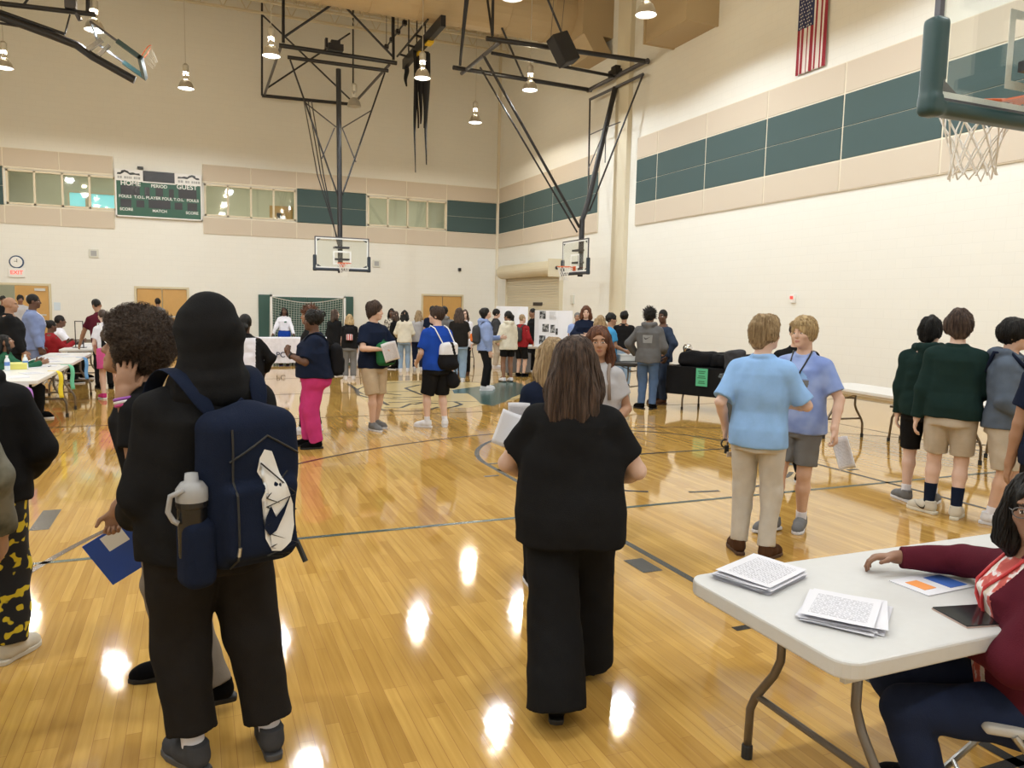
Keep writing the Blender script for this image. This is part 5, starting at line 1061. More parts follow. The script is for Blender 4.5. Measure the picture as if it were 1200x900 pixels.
        if hair in ('short', 'fringe', 'buzz', 'curl', 'spiky', 'shag', 'bun', 'pony'):
            F.ell(H((0, .09, -.10)), (.12, .105, .085), Rh, k=.02, sub=True)
            F.half(H((0, 0, cutz-(.03 if hair == 'shag' else 0))), Rh @ A(0, .25, -1))
        if hair == 'shag': F.ell(H((0, -.075, -.035)), (.078, .035, .07), Rh, k=.03); [F.ell(H((sd*.078, -.02, .0)), (.022, .045, .05), Rh, k=.03) for sd in (-1, 1)]
        if hair == 'long':
            F.half(H((0, 0, -.12)), Rh @ A(0, .8, -1)) if False else None
            b = H((0, -.06, .0)); e = Hc+A(0, 0, -.10-hl)-fw*.10
            F.loft(b, e, Rh @ A(-1, 0, 0), [(0, .078+v, .055+v), (.3, .092+v, .05+v), (.65, .100+v, .045+v), (1, .085+v, .028)], k=.03, n=2.2, round_=.03)
            for sd in (-1, 1): F.chain([H((sd*.074, .028, .05)), H((sd*.088, .015, -.04)), H((sd*.098, .0, -.11)), Hc+right*sd*.10+fw*.015-A(0, 0, .10+hl*.75)], [.020+v*.5, .026+v*.5, .028+v*.5, .02], k=.03)
        if hair == 'bun': F.ell(H((0, -.10, .085)), (.055+v, .05+v, .05+v), Rh, k=.015)
        if hair == 'pony': F.chain([H((0, -.10, .05)), H((0, -.135, .0)), H((0, -.13, -.10)), H((0, -.11, -.10-hl*.6))], [.03, .042, .04, .018], k=.02)
        if hair == 'braids': F.chain([H((0, -.105, -.02)), H((0, -.125, -.05)), H((0, -.12, -.11))], [.04, .052, .03], k=.02); F.half(H((0, 0, -.14)), Rh @ A(0, .3, -1)); F.ell(H((0, .09, -.10)), (.12, .105, .085), Rh, k=.02, sub=True)
        if hair in ('afro', 'curl', 'spiky'):
            F.noise(.006 if hair == 'afro' else .007, 60, seed, 7); F.noise(.005, 170, seed+1, 7)
        elif hair in ('shag', 'fringe', 'long', 'short'): F.noise(.005+(.003 if hair == 'shag' else 0), 75, seed, 7, zs=.22); F.noise(.0025, 190, seed+2, 6, zs=.12)
        V, Q = F.mesh(); ho = obj_np('hair', V*s, Q, hm, body)
        if hair in ('shag', 'fringe', 'long', 'short') and vox < .0088:
            rg = np.random.RandomState(seed+7); ctr = V[Q].mean(1); e1 = V[Q[:, 1]]-V[Q[:, 0]]; e2 = V[Q[:, 3]]-V[Q[:, 0]]; nq = np.cross(e1, e2); nq /= np.linalg.norm(nq, axis=1)[:, None]+1e-9
            top_ = H((0, -.02, .16)); ids = np.nonzero(ctr[:, 2] > (Hc[2]-.03 if hair != 'long' else Hc[2]-.12-hl*.7))[0]; ids = ids[rg.randint(0, len(ids), {'long': 900, 'short': 700}.get(hair, 800))]; m = MB(); bvh = BVHTree.FromPolygons(V.tolist(), Q.tolist())
            for i_ in ids:
                c = ctr[i_]; n_ = nq[i_]
                if rg.rand() < .05: continue
                L = (.03+.035*rg.rand())*(3.0 if hair == 'long' else 1); pts = []; q = c; dn = None
                for j in range(5):
                    d = (c-top_) if j == 0 else (q-top_); d = d/np.linalg.norm(d)*.6+A(0, 0, -.8)+rg.randn(3)*.16; d = d-n_*np.dot(d, n_); d = nrm(d); lq = (q-Hc) @ Rh
                    if lq[1] > .03 and lq[2] < (.058 if hair != 'long' else .088) and abs(lq[0]) < .072 and j > 0: break
                    dn = d if dn is None else nrm(dn*.55+d*.45)
                    pts.append((q+n_*.0012)*s); q = q+dn*L/4; r_ = bvh.find_nearest(Vector(q)); q = np.array(r_[0]); n_ = np.array(r_[1])
                if len(pts) < 3: continue
                pts[-1] = pts[-1]+n_*(.004+.006*rg.rand())*(hair != 'long'); r0 = (.0032 if hair != 'long' else .0036); m.tube(pts, [r0*.5, r0, r0, r0*.8, r0*.2][:len(pts)-1]+[r0*.2], 4, False)
            m.build('hair_lock', hm, ho, smooth=True, fix=False)['kind'] = 'stuff'
        if hair in ('afro', 'curl', 'spiky') and vox < .0095:
            rg = np.random.RandomState(seed); n = {'afro': 11000, 'curl': 700, 'spiky': 900}[hair]; n = n if vox < .007 else n//3; ids = rg.randint(0, len(Q), n); C = V[Q].mean(1)[ids]; nn = C-H((0, -.02, .04)); nn /= np.linalg.norm(nn, axis=1)[:, None]; m = MB()
            for c, d in zip(C, nn):
                if (d @ (Rh @ A(0, 1, -.4))) > .75: continue
                u = nrm(np.cross(d, rg.randn(3))); L = (.008+.016*rg.rand())*(2.0 if hair == 'spiky' else 1); r = {'afro': .0008, 'curl': .0012, 'spiky': .004}[hair]; u = u*(1.6 if hair == 'afro' else 1)
                m.tube([(c-d*.004)*s, (c+d*L*.4+u*L*.3)*s, (c+d*L*.9+u*L*.1)*s, (c+d*L-u*L*.25)*s] if hair == 'afro' else [(c-d*.004)*s, (c+d*L*.5+u*L*.35)*s, (c+d*L)*s], [r, r, r, r*.5] if hair == 'afro' else [r, r, r*.4], 3, False)
            m.build('hair_curl', hm, ho, fix=False); ho.children[0]['kind'] = 'stuff'
    return o_
CL = dict(white=(.70, .70, .74), cream=(.60, .55, .46), black=(.003, .003, .0038), charcoal=(.017, .015, .014), grey=(.17, .17, .175), lgrey=(.42, .41, .43), dgrey=(.055, .055, .06), navy=(.010, .015, .034), royal=(.015, .06, .36), sky=(.27, .46, .79), blue=(.10, .20, .48), paleblue=(.25, .33, .58), khaki=(.47, .405, .325), stone=(.55, .51, .46), ripgrey=(.22, .185, .15), tan=(.48, .37, .25), dgreen=(.012, .028, .026), green=(.03, .12, .07), jeans=(.085, .14, .26), ljeans=(.26, .36, .50), djeans=(.018, .026, .06), pink=(.50, .045, .19), hotpink=(.60, .10, .28), red=(.27, .02, .025), maroon=(.085, .012, .022), suitblue=(.20, .25, .43), suitnavy=(.032, .045, .078), brown=(.075, .035, .018), bluegrey=(.095, .12, .165), greenbag=(.025, .14, .055), orange=(.75, .18, .04), offwhite=(.66, .62, .52), hoodiegrey=(.12, .12, .125), gum=(.30, .26, .2), olive=(.09, .085, .055))
def wpt(o, p): return o.M @ Vector(np.asarray(p, float)*o.s)
def accessory(o, name, m, b, smooth=True):
    """worn thing: child of the body, points in the body's own units"""
    b.v = [tuple(np.asarray(v)*o.s) for v in b.v]; return b.build(name, m, o.body, smooth=smooth)
def backpack(o, lab, col, pcol=None, size=(.155, .085, .23), z=.20, back=.20, lift=.022, sw=.024, lat=.105, straps=True, vox=.012, side=-1, marks=None, name='backpack', dx=0):
    """bag carried on the back (side=-1) or front (side=1)"""
    sx, sy, sz = size; C = o.Pv+o.up*(z+.08)+o.fw*side*back+o.right*dx; R = np.array([o.right, o.fw, o.up]).T
    F = Field(C-.45, C+.45, vox); F.rbox(C, (sx, sy, sz), .07, R, k=0).ell(C+o.up*sz*.3, (sx*.98, sy*1.05, sz*.8), R, k=.03).rbox(C+o.fw*side*(sy*.9)-o.up*sz*.35, (sx*.8, sy*.5, sz*.5), .04, R, k=.02); F.noise(.005, 16, len(lab))
    m = col if not isinstance(col, str) else fab('bag_'+col, CL[col]); V, Q = F.mesh(); b = obj_np(name, V*o.s, Q, m); b.matrix_world = o.M; tag(b, lab, 'backpack', 'backpacks on people')
    if pcol: F = Field(C-.45, C+.45, vox); F.rbox(C+o.fw*side*(sy*1.30)-o.up*sz*.32, (sx*.66, sy*.22, sz*.42), .02, R, k=0); V, Q = F.mesh(); obj_np('front_pocket', V*o.s, Q, fab('bag_'+pcol, CL[pcol]), b)
    if straps:
        for sd in (-1, 1):
            q = o.N+o.right*sd*lat+o.up*(lift-.03)
            pts = [C+o.right*sd*sx*.5+o.up*sz*.85-o.fw*side*sy*.6, q+o.fw*side*(.10+lift*.5)-o.up*.01, q-o.fw*side*.02+o.up*.028, q-o.fw*side*(.115+lift*.6)-o.up*.05, q-o.fw*side*(.155+lift*.5)-o.up*.2+o.right*sd*.02, C+o.right*sd*sx*.9-o.up*sz*.5-o.fw*side*(sy*.2)]
            w = MB(); L = []
            for i, p in enumerate(pts): t = nrm(pts[min(i+1, 5)]-pts[max(i-1, 0)]); rr = nrm(o.right-t*np.dot(o.right, t)); nn = np.cross(t, rr); L += [p+rr*sw+nn*.006, p-rr*sw+nn*.006, p-rr*sw-nn*.006, p+rr*sw-nn*.006]
            w.add([v*o.s for v in L], [(4*i+k, 4*i+(k+1) % 4, 4*i+4+(k+1) % 4, 4*i+4+k) for i in range(5) for k in range(4)]+[(0, 1, 2, 3), (23, 22, 21, 20)]); st = w.build('strap', m, b, smooth=True); sb = st.modifiers.new('smooth', 'SUBSURF'); sb.levels = 2; sb.render_levels = 2
    w = MB().tube([(C+o.up*sz*.95+o.right*k*.04-o.fw*side*.03+o.up*(.04 if k == 0 else 0))*o.s for k in (-1, 0, 1)], .008, 6); w.build('top_handle', m, b)
    return b
def held_paper(o, sd, lab, w=.216, h=.279, off=(0, 0, 0), R=None, m=None, cat='paper', curve=.03, n=1):
    """sheet in a hand: centre = hand + off in world axes; R = 3x3 columns (across, up, normal)"""
    W = o.arm[sd][2]; p = np.array(o.M @ Vector(W*o.s))+A(*off); b = MB(); k = 8; v = [((i/k-.5)*w, (j/k-.5)*h, curve*((i/k-.5)*2)**2) for i in range(k+1) for j in range(k+1)]
    b.add(v, [(i*(k+1)+j, (i+1)*(k+1)+j, (i+1)*(k+1)+j+1, i*(k+1)+j+1) for i in range(k) for j in range(k)]); q = b.build('paper_sheet', m or mprint, smooth=True, fix=False); sl_ = q.modifiers.new('thickness', 'SOLIDIFY'); sl_.thickness = .0015*n
    R = np.asarray(R); q.matrix_world = Matrix(((*R[0], p[0]), (*R[1], p[1]), (*R[2], p[2]), (0, 0, 0, 1))); return tag(q, lab, cat, 'papers held by people' if cat == 'paper' else None)
def frame3(across, up): a = nrm(across); u = np.asarray(up, float); u = nrm(u-a*np.dot(u, a)); return np.array([a, u, np.cross(a, u)]).T
def lanyard(o, m, badge=True):
    """flat ribbon round the neck with a badge, laid just in front of the chest"""
    bv = BVHTree.FromPolygons([v.co for v in o.top.data.vertices], [p.vertices for p in o.top.data.polygons])
    def out(p, off=.008):
        f = Vector(o.fw); h = bv.ray_cast(Vector(p*o.s)+f*.5, -f, 1.0)[0]; return np.array(h)/o.s+o.fw*off if h is not None else p
    b = MB(); ch = out(o.Pv+o.up*.24); e = lambda sd, t: out(o.Pv+o.up*(.24+.21*t)+o.right*sd*.062*t); q = [ch]+[e(1, t) for t in (.25, .5, .75, 1)]+[o.N+o.right*.078+o.fw*.03+o.up*.012, o.N-o.fw*.085+o.up*.02, o.N-o.right*.078+o.fw*.03+o.up*.012]+[e(-1, t) for t in (1, .75, .5, .25)]+[ch]; b.tube(q, .0065, 6); accessory(o, 'lanyard', m, b); b = MB(); _q = [ch, o.N+o.right*.05+o.fw*.10-o.up*.09, o.N+o.right*.068+o.fw*.03+o.up*.005, o.N-o.fw*.075+o.up*.02, o.N-o.right*.068+o.fw*.03+o.up*.005, o.N-o.right*.05+o.fw*.10-o.up*.09, ch]
    if badge: b = MB().box(ch-o.up*.04+o.fw*.006, (.085, .004, .06), np.array([o.right, o.fw, o.up]).T); k = accessory(o, 'badge', mwhite, b, False); b = MB().box(ch-o.up*.042+o.fw*.0095-o.right*.02, (.028, .003, .038), np.array([o.right, o.fw, o.up]).T); k2 = accessory(o, 'badge_photo', mat('badge_ink', (.1, .1, .13), .5), b, False); k2.parent = k
def glasses(o, m):
    b = MB(); H = lambda v: o.Hc+o.Rh @ np.asarray(v, float)
    for sd in (-1, 1): b.tube([H((sd*.033+.024*math.cos(a), .101+.002*math.sin(a), .002+.019*math.sin(a))) for a in np.linspace(0, 2*PI, 17)], .0024, 6, False).tube([H((sd*.057, .098, .008)), H((sd*.076, .06, .008)), H((sd*.079, -.01, .004))], .0024, 6)
    b.tube([H((-.009, .105, .006)), H((.009, .105, .006))], .0022, 6); return accessory(o, 'eyeglasses', m, b)
# ================================================================== CAST
def fpos(*px): P_ = [onz(*p) for p in px]; return np.mean(P_, 0), P_
def feet(px_l, px_r, h, face, cx=None):
    """floor position and local foot targets from the two heels seen in the photo"""
    c, (L, R) = fpos(px_l, px_r)
    if cx is not None: c = depth(cx, float(np.dot(A(c[0], c[1], 0), CZ)))
    th = math.atan2(-c[0], c[1])+math.radians(face); s = h/1.75
    def loc(p): d = p-c; return ((d[0]*math.cos(th)+d[1]*math.sin(th))/s, (-d[0]*math.sin(th)+d[1]*math.cos(th))/s)
    return c[0], c[1], loc(L), loc(R)
def imgdir(x, y):
    """world directions (right in the picture, away) at floor point"""
    a = nrm(A(x, y, 0)); return A(a[1], -a[0], 0), a
GP = 'people at the fair in the gym'
# ---- foreground
def hooded():
    h = 1.71; x, y, lf, rf = feet((228, 900), (318, 880), h, 24, 241)
    o = person('hooded person in a black hoodie, back turned, wearing a navy backpack', x, y, h, 24, g=1.13, sk='brown', vox=.0085, lf=lf, rf=rf, lt=.1, rt=-.35, la=(-.19, .24, .95), ra=(.20, .24, .95), lp=(-.35, -1, -.2), rp=(.9, -.8, -.2), lh=dict(d=(.5, .8, -.1), n=(1, 0, 0)), top='hoodie', hood='up', tc='black', te=.042, sl=2.0, hem=-.17, bottom='pants', bc='charcoal', be=.040, bl=.86, shoe='dgrey', sock='white', sole='dgrey', hair=None, head=(8, 6, 0), group=GP)
    b = backpack(o, 'navy backpack with a white panel and a dark tick, on the black hoodie', 'navy', lift=.065, sw=.036, lat=.135, size=(.165, .10, .275), z=.105, back=.235, vox=.0085, dx=.03)
    C = o.Pv+o.up*(.105+.08)-o.fw*.235+o.right*.03; s = o.s; org = (C-o.fw*.1)*s
    white = [(.00, .10), (.02, .13), (.05, .12), (.075, .05), (.10, -.02), (.125, -.09), (.13, -.17), (.11, -.23), (.07, -.26), (.03, -.25), (.005, -.20), (0, -.12), (-.005, -.05), (.02, .0), (-.01, .05)]
    decal(b, [((p[0]*.9-.012)*s, (p[1]*.92+.025)*s) for p in white][::-1], org, o.right, o.up, 'white_panel', mat('logo_white', (.75, .75, .75), .6), b, .004)
    tick = [(.0, -.16), (.02, -.19), (.05, -.175), (.085, -.12), (.115, -.04), (.085, -.09), (.05, -.125), (.03, -.13), (.025, -.11), (.03, -.08), (.008, -.12)]
    decal(b, [((p[0]*.9-.012)*s, (p[1]*.92+.025)*s) for p in tick], org, o.right, o.up, 'dark_tick', fab('bag_navy', CL['navy']), b, .009)
    bv = BVHTree.FromPolygons([v.co for v in b.data.vertices], [p.vertices for p in b.data.polygons])
    def on(u, v, off=.008):
        p = Vector(org+o.right*u*s+o.up*v*s); n = Vector(-o.fw); q = bv.ray_cast(p+n*.5, -n, 1.2)[0]; return np.array((q if q is not None else p)+n*off)
    c = MB(); zz = [(-.01, .10), (.11, -.02), (0, -.05), (.13, -.12), (0, -.14), (.12, -.20), (.0, -.22), (.08, -.25)]; yy = [(.09, .06), (.0, -.02), (.12, -.08), (0, -.11), (.13, -.17), (.01, -.19), (.1, -.24)]
    for L in (zz, yy): c.tube([on(*q) for q in L], .0028, 5)
    c.build('bungee_cord', mrub, b)
    z1 = MB(); z1.tube([on(-.10, v, .004) for v in np.linspace(.22, -.26, 12)], .004, 5).tube([on(u, .19-.6*abs(u-.02), .004) for u in np.linspace(-.11, .15, 9)], .004, 5); z1.build('zipper', mrub, b)
    MB().tube([on(-.10, -.17), on(-.104, -.20)], .006, 6).build('zip_pull', mmet, b); MB().tube([on(.16, -.22, 0), on(.17, -.29, .0)], .01, 6).build('loose_strap_end', mrub, b)
    # pocket and bottle on the bag's left side
    pc = (C-o.right*.195-o.up*.19-o.fw*.03)
    F = Field(pc-.2, pc+.2, .009); F.rbox(pc, (.055, .06, .12), .04, np.array([o.right, o.fw, o.up]).T, k=0); V, Q = F.mesh(); obj_np('side_pocket', V*s, Q, fab('bag_navy', CL['navy']), b)
    w = Mw_pt(o, pc+o.up*.10-o.right*.012); bt = empty('shaker_bottle', w); tag(bt, 'dark bottle with a grey carry-loop lid in the backpack side pocket', 'bottle')
    MB().lathe([(0, -.12), (.040, -.12), (.044, -.1), (.047, .06), (.047, .075), (0, .075)], n=22).build('bottle_body', mat('bottle_dark', (.008, .008, .009), .25), bt, smooth=True)
    MB().lathe([(.049, .07), (.050, .09), (.049, .115), (.035, .135), (.022, .14), (.020, .165), (0, .168)], n=22).build('lid', mat('lid_grey', (.33, .33, .34), .45), bt, smooth=True)
    r_, a_ = imgdir(x, y); MB().tube([A(0, 0, .12)-r_*.02-a_*.04, A(0, 0, .10)-r_*.062-a_*.03, A(0, 0, .05)-r_*.07-a_*.03, A(0, 0, .02)-r_*.055-a_*.03, A(0, 0, .01)-r_*.04-a_*.03], .009, 8).build('carry_loop', mat('lid_grey'), bt, smooth=True)
    MB().lathe([(.0475, .055), (.0495, .06), (.0495, .075), (.0475, .08)], n=22).build('rubber_ring', mblk, bt)
def Mw_pt(o, p): return tuple(o.M @ Vector(np.asarray(p, float)*o.s))
hooded()
def afro():
    h = 1.63; x, y, lf, rf = feet((258, 832), (205, 792), h, 84, 186)
    o = person('person with a big brown afro in a black t-shirt, head on one hand', x, y, h, 84, g=.96, sk='mid', vox=.0058, lf=lf, rf=rf, lt=.15, rt=.05, la=(-.158, .135, 1.43), le=(-.19, .085, 1.165), lh=dict(d=(.16, -.16, 1), n=(1, .25, 0), c=.30, s=.05, t=.1), ra=(.13, .215, .87), rh=dict(d=(0, .2, -1), n=(-1, 0, 0), c=1.15), head=(4, 26, 0), lean=(0, .10), hair='afro', hc='afro', hv=.029, hl=.02, top='tee', tc='black', te=.024, sl=.75, bottom='pants', bc='ripgrey', be=.022, shoe='black', sole='black', group=GP)
    W, E = o.arm[-1][2], o.arm[-1][1]; d = nrm(W-E)
    for k, (nm, c) in enumerate((('purple', (.30, .08, .42)), ('white', (.8, .78, .8)), ('magenta', (.5, .05, .22)))):
        p = W-d*(.012+.013*k); b = MB(); u = nrm(np.cross(d, A(0, 0, 1) if abs(d[2]) < .9 else A(1, 0, 0))); v = np.cross(d, u); b.tube([p+(u*math.cos(a)+v*math.sin(a))*.0325 for a in np.linspace(0, 2*PI, 21)], .0075, 8, False); accessory(o, 'wristband', mat('band_'+nm, c, .5), b)
    r_, a_ = imgdir(x, y); Zv = A(0, 0, 1); ac = r_*.52-Zv*.85; up = r_*.85+Zv*.52
    W2 = np.array(o.M @ Vector(o.arm[1][2]*o.s)); c = depth(141, 3.42); c[2] = .565
    f = empty('blue_folder'); R = frame3(ac, up-a_*.1); f.matrix_world = Matrix(((*R[0], c[0]), (*R[1], c[1]), (*R[2], c[2]), (0, 0, 0, 1))); tag(f, 'blue pocket folder with a white card, held by the person with the afro', 'folder')
    mb = mat('folder_blue', (.012, .075, .42), .4); MB().bb((-.115, -.15, 0), (.115, .15, .003)).build('back_cover', mb, f); MB().bb((-.112, -.145, -.006), (.112, .145, -.003)).build('inner_sheets', mpaper, f); q = MB().slab([(-.115, -.15, -.009), (.115, -.15, -.022), (.115, .15, -.022), (-.115, .15, -.009)], (0, 0, .003)).build('front_cover', mb, f)
    for z0 in (-1, 1):
        zf_ = .0035 if z0 > 0 else -.024; MB().bb((-.105, -.07, zf_), (-.03, .03, zf_+.0015)).build('white_card', mwhite, f)
        for i in range(5): MB().lathe([(0, 0), (.012, 0), (.012, .0015), (0, .0015)], (-.07+.028*(i % 2), .06+.03*(i//2)+.012*(i % 2), zf_), 14).build('round_mark', mgrey if i % 2 else mwhite, f)
afro()
def woman():
    h = 1.58; x, y, lf, rf = feet((652, 850), (686, 786), h, -4, 675)
    o = person('brown-haired woman in a black top and wide black trousers, back turned, mid floor', x, y, h, -4, sex='f', g=1.20, belly=.1, sk='fair', vox=.0075, lf=(lf[0]+.0, lf[1]), rf=rf, la=(-.22, .27, 1.03), ra=(.20, .27, 1.03), lp=(-1, -.55, -.5), rp=(1, -.55, -.5), lh=dict(n=(1, 0, .3), c=.7), rh=dict(n=(-1, 0, .3), c=.7), hair='long', hc='brown', hl=.245, hv=.024, top='tee', tc='black', te=.026, sl=.72, hem=-.24, bottom='wide', bc='black', be=.028, shoe='black', sole='black', group=GP)
    r_, a_ = imgdir(x, y); Zv = A(0, 0, 1)
    def sheet(px, py, dd, lab, w, h, R, m):
        q = depth(px, dd); q[2] = EYE-(py-359.5)/CF*dd; k = held_paper(o, -1, lab, w=w, h=h, R=R, m=m, curve=.015); k.matrix_world = Matrix(((*R[0], q[0]), (*R[1], q[1]), (*R[2], q[2]), (0, 0, 0, 1)))
    sheet(600, 506, 3.3, 'pale sheet held up at the left of the woman in black', .115, .16, frame3(r_*.93-Zv*.3, Zv*.93+r_*-.35+a_*.3), mpaper); sheet(611, 492, 3.45, 'small leaflet with dark print behind the shoulder of the woman in black', .10, .15, frame3(r_, Zv), mprint)
woman()
def edge_left():
    p = depth(-36, 3.4)
    person('person at the left edge in a black sweatshirt and black trousers with yellow shapes', p[0], p[1], 1.60, -12, g=1.05, sk='brown', vox=.0085, ra=(.20, .16, .95), rp=(.8, -.9, -.2), la=(-.2, .2, .95), hair='curl', hc='black', top='hoodie', tc='black', bottom='pants', bc=blotch('yellow_on_black', [(.010, .010, .012), (.62, .47, .02)], 21, (.54, .565), 1.0), be=.035, shoe='cream', sole='cream', rt=-.5, group=GP)
    p = depth(-128, 2.55)
    o = person('person at the bottom left corner in an olive patterned jacket and trousers', p[0], p[1], 1.72, -10, g=1.08, sk='tan', vox=.0085, ra=(.27, .1, .86), hair='short', hc='dbrown', top='jacket', tc=blotch('camo', [(.05, .05, .035), (.13, .125, .09), (.2, .19, .15)], 9, (.4, .5, .62)), te=.038, bottom='pants', bc=MATS['camo'], be=.045, shoe='black', sole='black', group=GP)
edge_left()
def seated(label, x, y, h, facedeg, rel=False, **kw):
    d = dict(pel=(0, 0, .545), lf=(-.10, .40), rf=(.10, .40), kn=(0, .4, 1)); d.update(kw); return person(label, x, y, h, facedeg, rel=rel, **d)
def folding_chair(x, y, rz, lab, m=None, grp='folding chairs'):
    o = empty('folding_chair', (x, y, 0), rz); tag(o, lab, 'chair', grp); m = m or mat('chair_plastic', (.50, .48, .45), .5); ms_ = mat('chair_steel', (.42, .42, .42), .3, .8)
    F = Field((-.3, -.3, .35), (.3, .3, .55), .012); F.rbox((0, 0, .435), (.21, .205, .016), .014, k=0); F.ell((0, -.01, .47), (.17, .16, .025), k=.02, sub=True); solid(F, 'seat', m, o)
    F = Field((-.3, -.4, .5), (.3, 0, .95), .012); F.rbox((0, -.25, .74), (.21, .014, .11), .012, k=0); F.ell((0, -.2, .74), (.25, .045, .2), k=.01, sub=True); solid(F, 'backrest', m, o)
    for s in (-1, 1): MB().tube([(s*.22, .22, .02), (s*.22, -.10, .45), (s*.22, -.26, .86)], .012, 8).build('leg', ms_, o); MB().tube([(s*.205, -.22, .02), (s*.205, .12, .43)], .012, 8).build('leg', ms_, o)
    MB().tube([(-.22, .17, .09), (.22, .17, .09)], .009, 8).tube([(-.2, -.18, .07), (.2, -.18, .07)], .009, 8).build('stretcher', ms_, o); return o
def right_seated():
    c = onz(1200, 806, .5); x, y = c[0], c[1]; face = 108
    o = seated('woman with glasses and long black hair in a maroon cardigan, seated at the near table', x, y, 1.56, face, rel=True, sex='f', g=1.10, sk='brown', vox=.0058, lf=(-.12, .28), rf=(.14, .26), ra=(.36, .38, .90), rp=(1, -.3, -.3), rh=dict(d=(-.1, 1, -.08), n=(-.2, 0, -1), c=.55), la=(-.04, .25, .74), lp=(-1, -.3, -.4), lh=dict(d=(.6, .7, .15), n=(.2, -.2, -1), c=.95), head=(62, 2, 4), hair='long', hc='black', hl=.20, hv=.012, top='jacket', tc='maroon', te=.022, hem=-.12, bottom='pants', bc='djeans', be=.018, shoe='black', sole='black', group=GP,
               marks=[(blotch('floral_top', [(.42, .07, .06), (.55, .12, .10), (.72, .68, .70), (.60, .50, .42)], 16, (.42, .50, .54, .62)), lambda T: (T.f > .03) & (np.abs(T.x) < .075+.02*(T.u > .3)) & (T.u < .52) & (T.f < .19))])
    lanyard(o, mat('lanyard_red', (.50, .03, .035), .5)); glasses(o, mat('glasses_grey', (.10, .10, .11), .2))
    th = o.th; folding_chair(x-.04*math.sin(-th), y-.04*math.cos(th), th, 'grey folding chair under the seated woman at the near table')
    W = np.array(o.M @ Vector((o.arm[-1][2]+A(.05, .03, -.03))*o.s)); F = Field((-.12, -.12, -.1), (.12, .12, .1), .007); F.ell((0, 0, 0), (.06, .045, .035), k=0).ell((.03, .02, -.02), (.045, .035, .03), k=.02); F.noise(.010, 70, 3); q = solid(F, 'candy_bag', mat('foil_brown', (.16, .05, .035), .15, .4)); q.location = W+A(0, 0, -.02); tag(q, 'crumpled shiny brown wrapper in the lap of the seated woman', 'wrapper'); MB().tube([(0, 0, .03), (-.01, -.01, .13)], .004, 6).build('white_stick', mwhite, q)
    b = MB(); Hh = lambda v: o.Hc+o.Rh @ np.asarray(v, float); b.tube([Hh((-.088, .02, -.07)), Hh((-.089, .02, -.085))], .006, 6).lathe([(0, -.02), (.024, -.018), (.028, 0), (.02, .018), (0, .02)], Hh((-.09, .02, -.105)), 14); accessory(o, 'earring', mat('earring_yellow', (.7, .65, .35), .4), b)
right_seated()
p = depth(1262, 4.4); person('person cut by the right edge behind the near table, only a bare arm showing', p[0], p[1], 1.74, 10, sk='mid', vox=.0085, g=1.05, la=(-.26, .06, .79), top='tee', tc='navy', sl=.62, bottom='shorts', bc='black', shoe='black', hair='short', hc='black', group=GP)
def polo():
    h = 1.69; x, y, lf, rf = feet((882, 653), (908, 650), h, -14, 897)
    o = person('boy in a pale blue polo shirt and khaki trousers, back turned, holding keys', x, y, h, -14, sk='fair', vox=.0065, lf=(-.105, .01), rf=(.105, -.02), lt=.55, rt=-.25, la=(-.25, .03, .93), lp=(-.25, -1, -.1), lh=dict(d=(-.05, .2, -1), c=.9), ra=(.14, .26, 1.10), rp=(1, -.6, -.5), head=(-34, 4, 0), hair='shag', hc='sandy', hv=.012, top='polo', tc='sky', te=.024, hem=-.20, sl=.88, bottom='pants', bc='stone', be=.016, shoe='brown', sole='brown', group=GP, g=.98)
    W = np.array(o.M @ Vector(o.arm[-1][2]*o.s)); r_, a_ = imgdir(x, y); k = empty('key_bundle', W+A(0, 0, -.11)-a_*.02); tag(k, 'black key bundle with a small pale tag held by the polo shirt boy', 'keys')
    MB().tube([A(.028*math.cos(t), 0, .028*math.sin(t)-.01) for t in np.linspace(0, 2*PI, 17)], .006, 6, False).build('key_ring', mblk, k); MB().box((.02, 0, -.055), (.035, .012, .06)).build('key_fob', mblk, k, bevel=.004); MB().box(r_*.05+A(0, 0, -.085), (.075, .01, .035)).build('pale_tag', mat('tag_pale', (.5, .42, .36), .5), k)
polo()
def tiedye():
    h = 1.68; x, y, lf, rf = feet((938, 620), (905, 622), h, 153, 946)
    td = blotch('tie_dye', [(.19, .27, .58), (.24, .33, .64), (.31, .40, .70)], 6, (.38, .5, .62), 2)
    o = person('blond boy in a blue graphic t-shirt facing the camera, papers in his lowered hand', x, y, h, 153, sk='light', vox=.0058, lf=lf, rf=rf, lt=.3, rt=-.3, la=(-.34, .12, .90), lp=(-.6, -1, -.1), lh=dict(d=(-.25, .1, -1), c=.8), ra=(.2, .2, 1.02), head=(-6, 2, 4), hair='fringe', hc='blond', hv=.016, top='tee', tc=td, te=.022, hem=-.20, sl=.78, bottom='shorts', bc='grey', be=.016, bl=.80, shoe='grey', sock='white', group=GP,
               marks=[('grey', lambda T: (T.f > .05) & (((T.x)/.115)**2+((T.u-.32)/.11)**2 < 1) & (T.u < .33)), ('sky', lambda T: (T.f > .05) & (((T.x)/.10)**2+((T.u-.33)/.08)**2 < 1) & (T.u > .34))])
    lanyard(o, mblk); r_, a_ = imgdir(x, y); held_paper(o, -1, 'folded white papers in the lowered hand of the blue graphic t-shirt boy', off=r_*.07-A(0, 0, .17), R=frame3(r_*.92+A(0, 0, .30), A(0, 0, .9)-r_*.35), w=.11, h=.24, n=3)
tiedye()
x, y, lf, rf = feet((903, 556), (948, 570), 1.66, 175); person('person hidden behind the blue graphic t-shirt boy, in black trousers with a white check stripe', x, y, 1.64, 175, sk='light', vox=.0085, lf=(.13, 0), rf=(-.13, 0), hair='short', hc='dbrown', top='tee', tc='black', bottom='pants', bc='black', shoe='black', sole='white', group=GP)
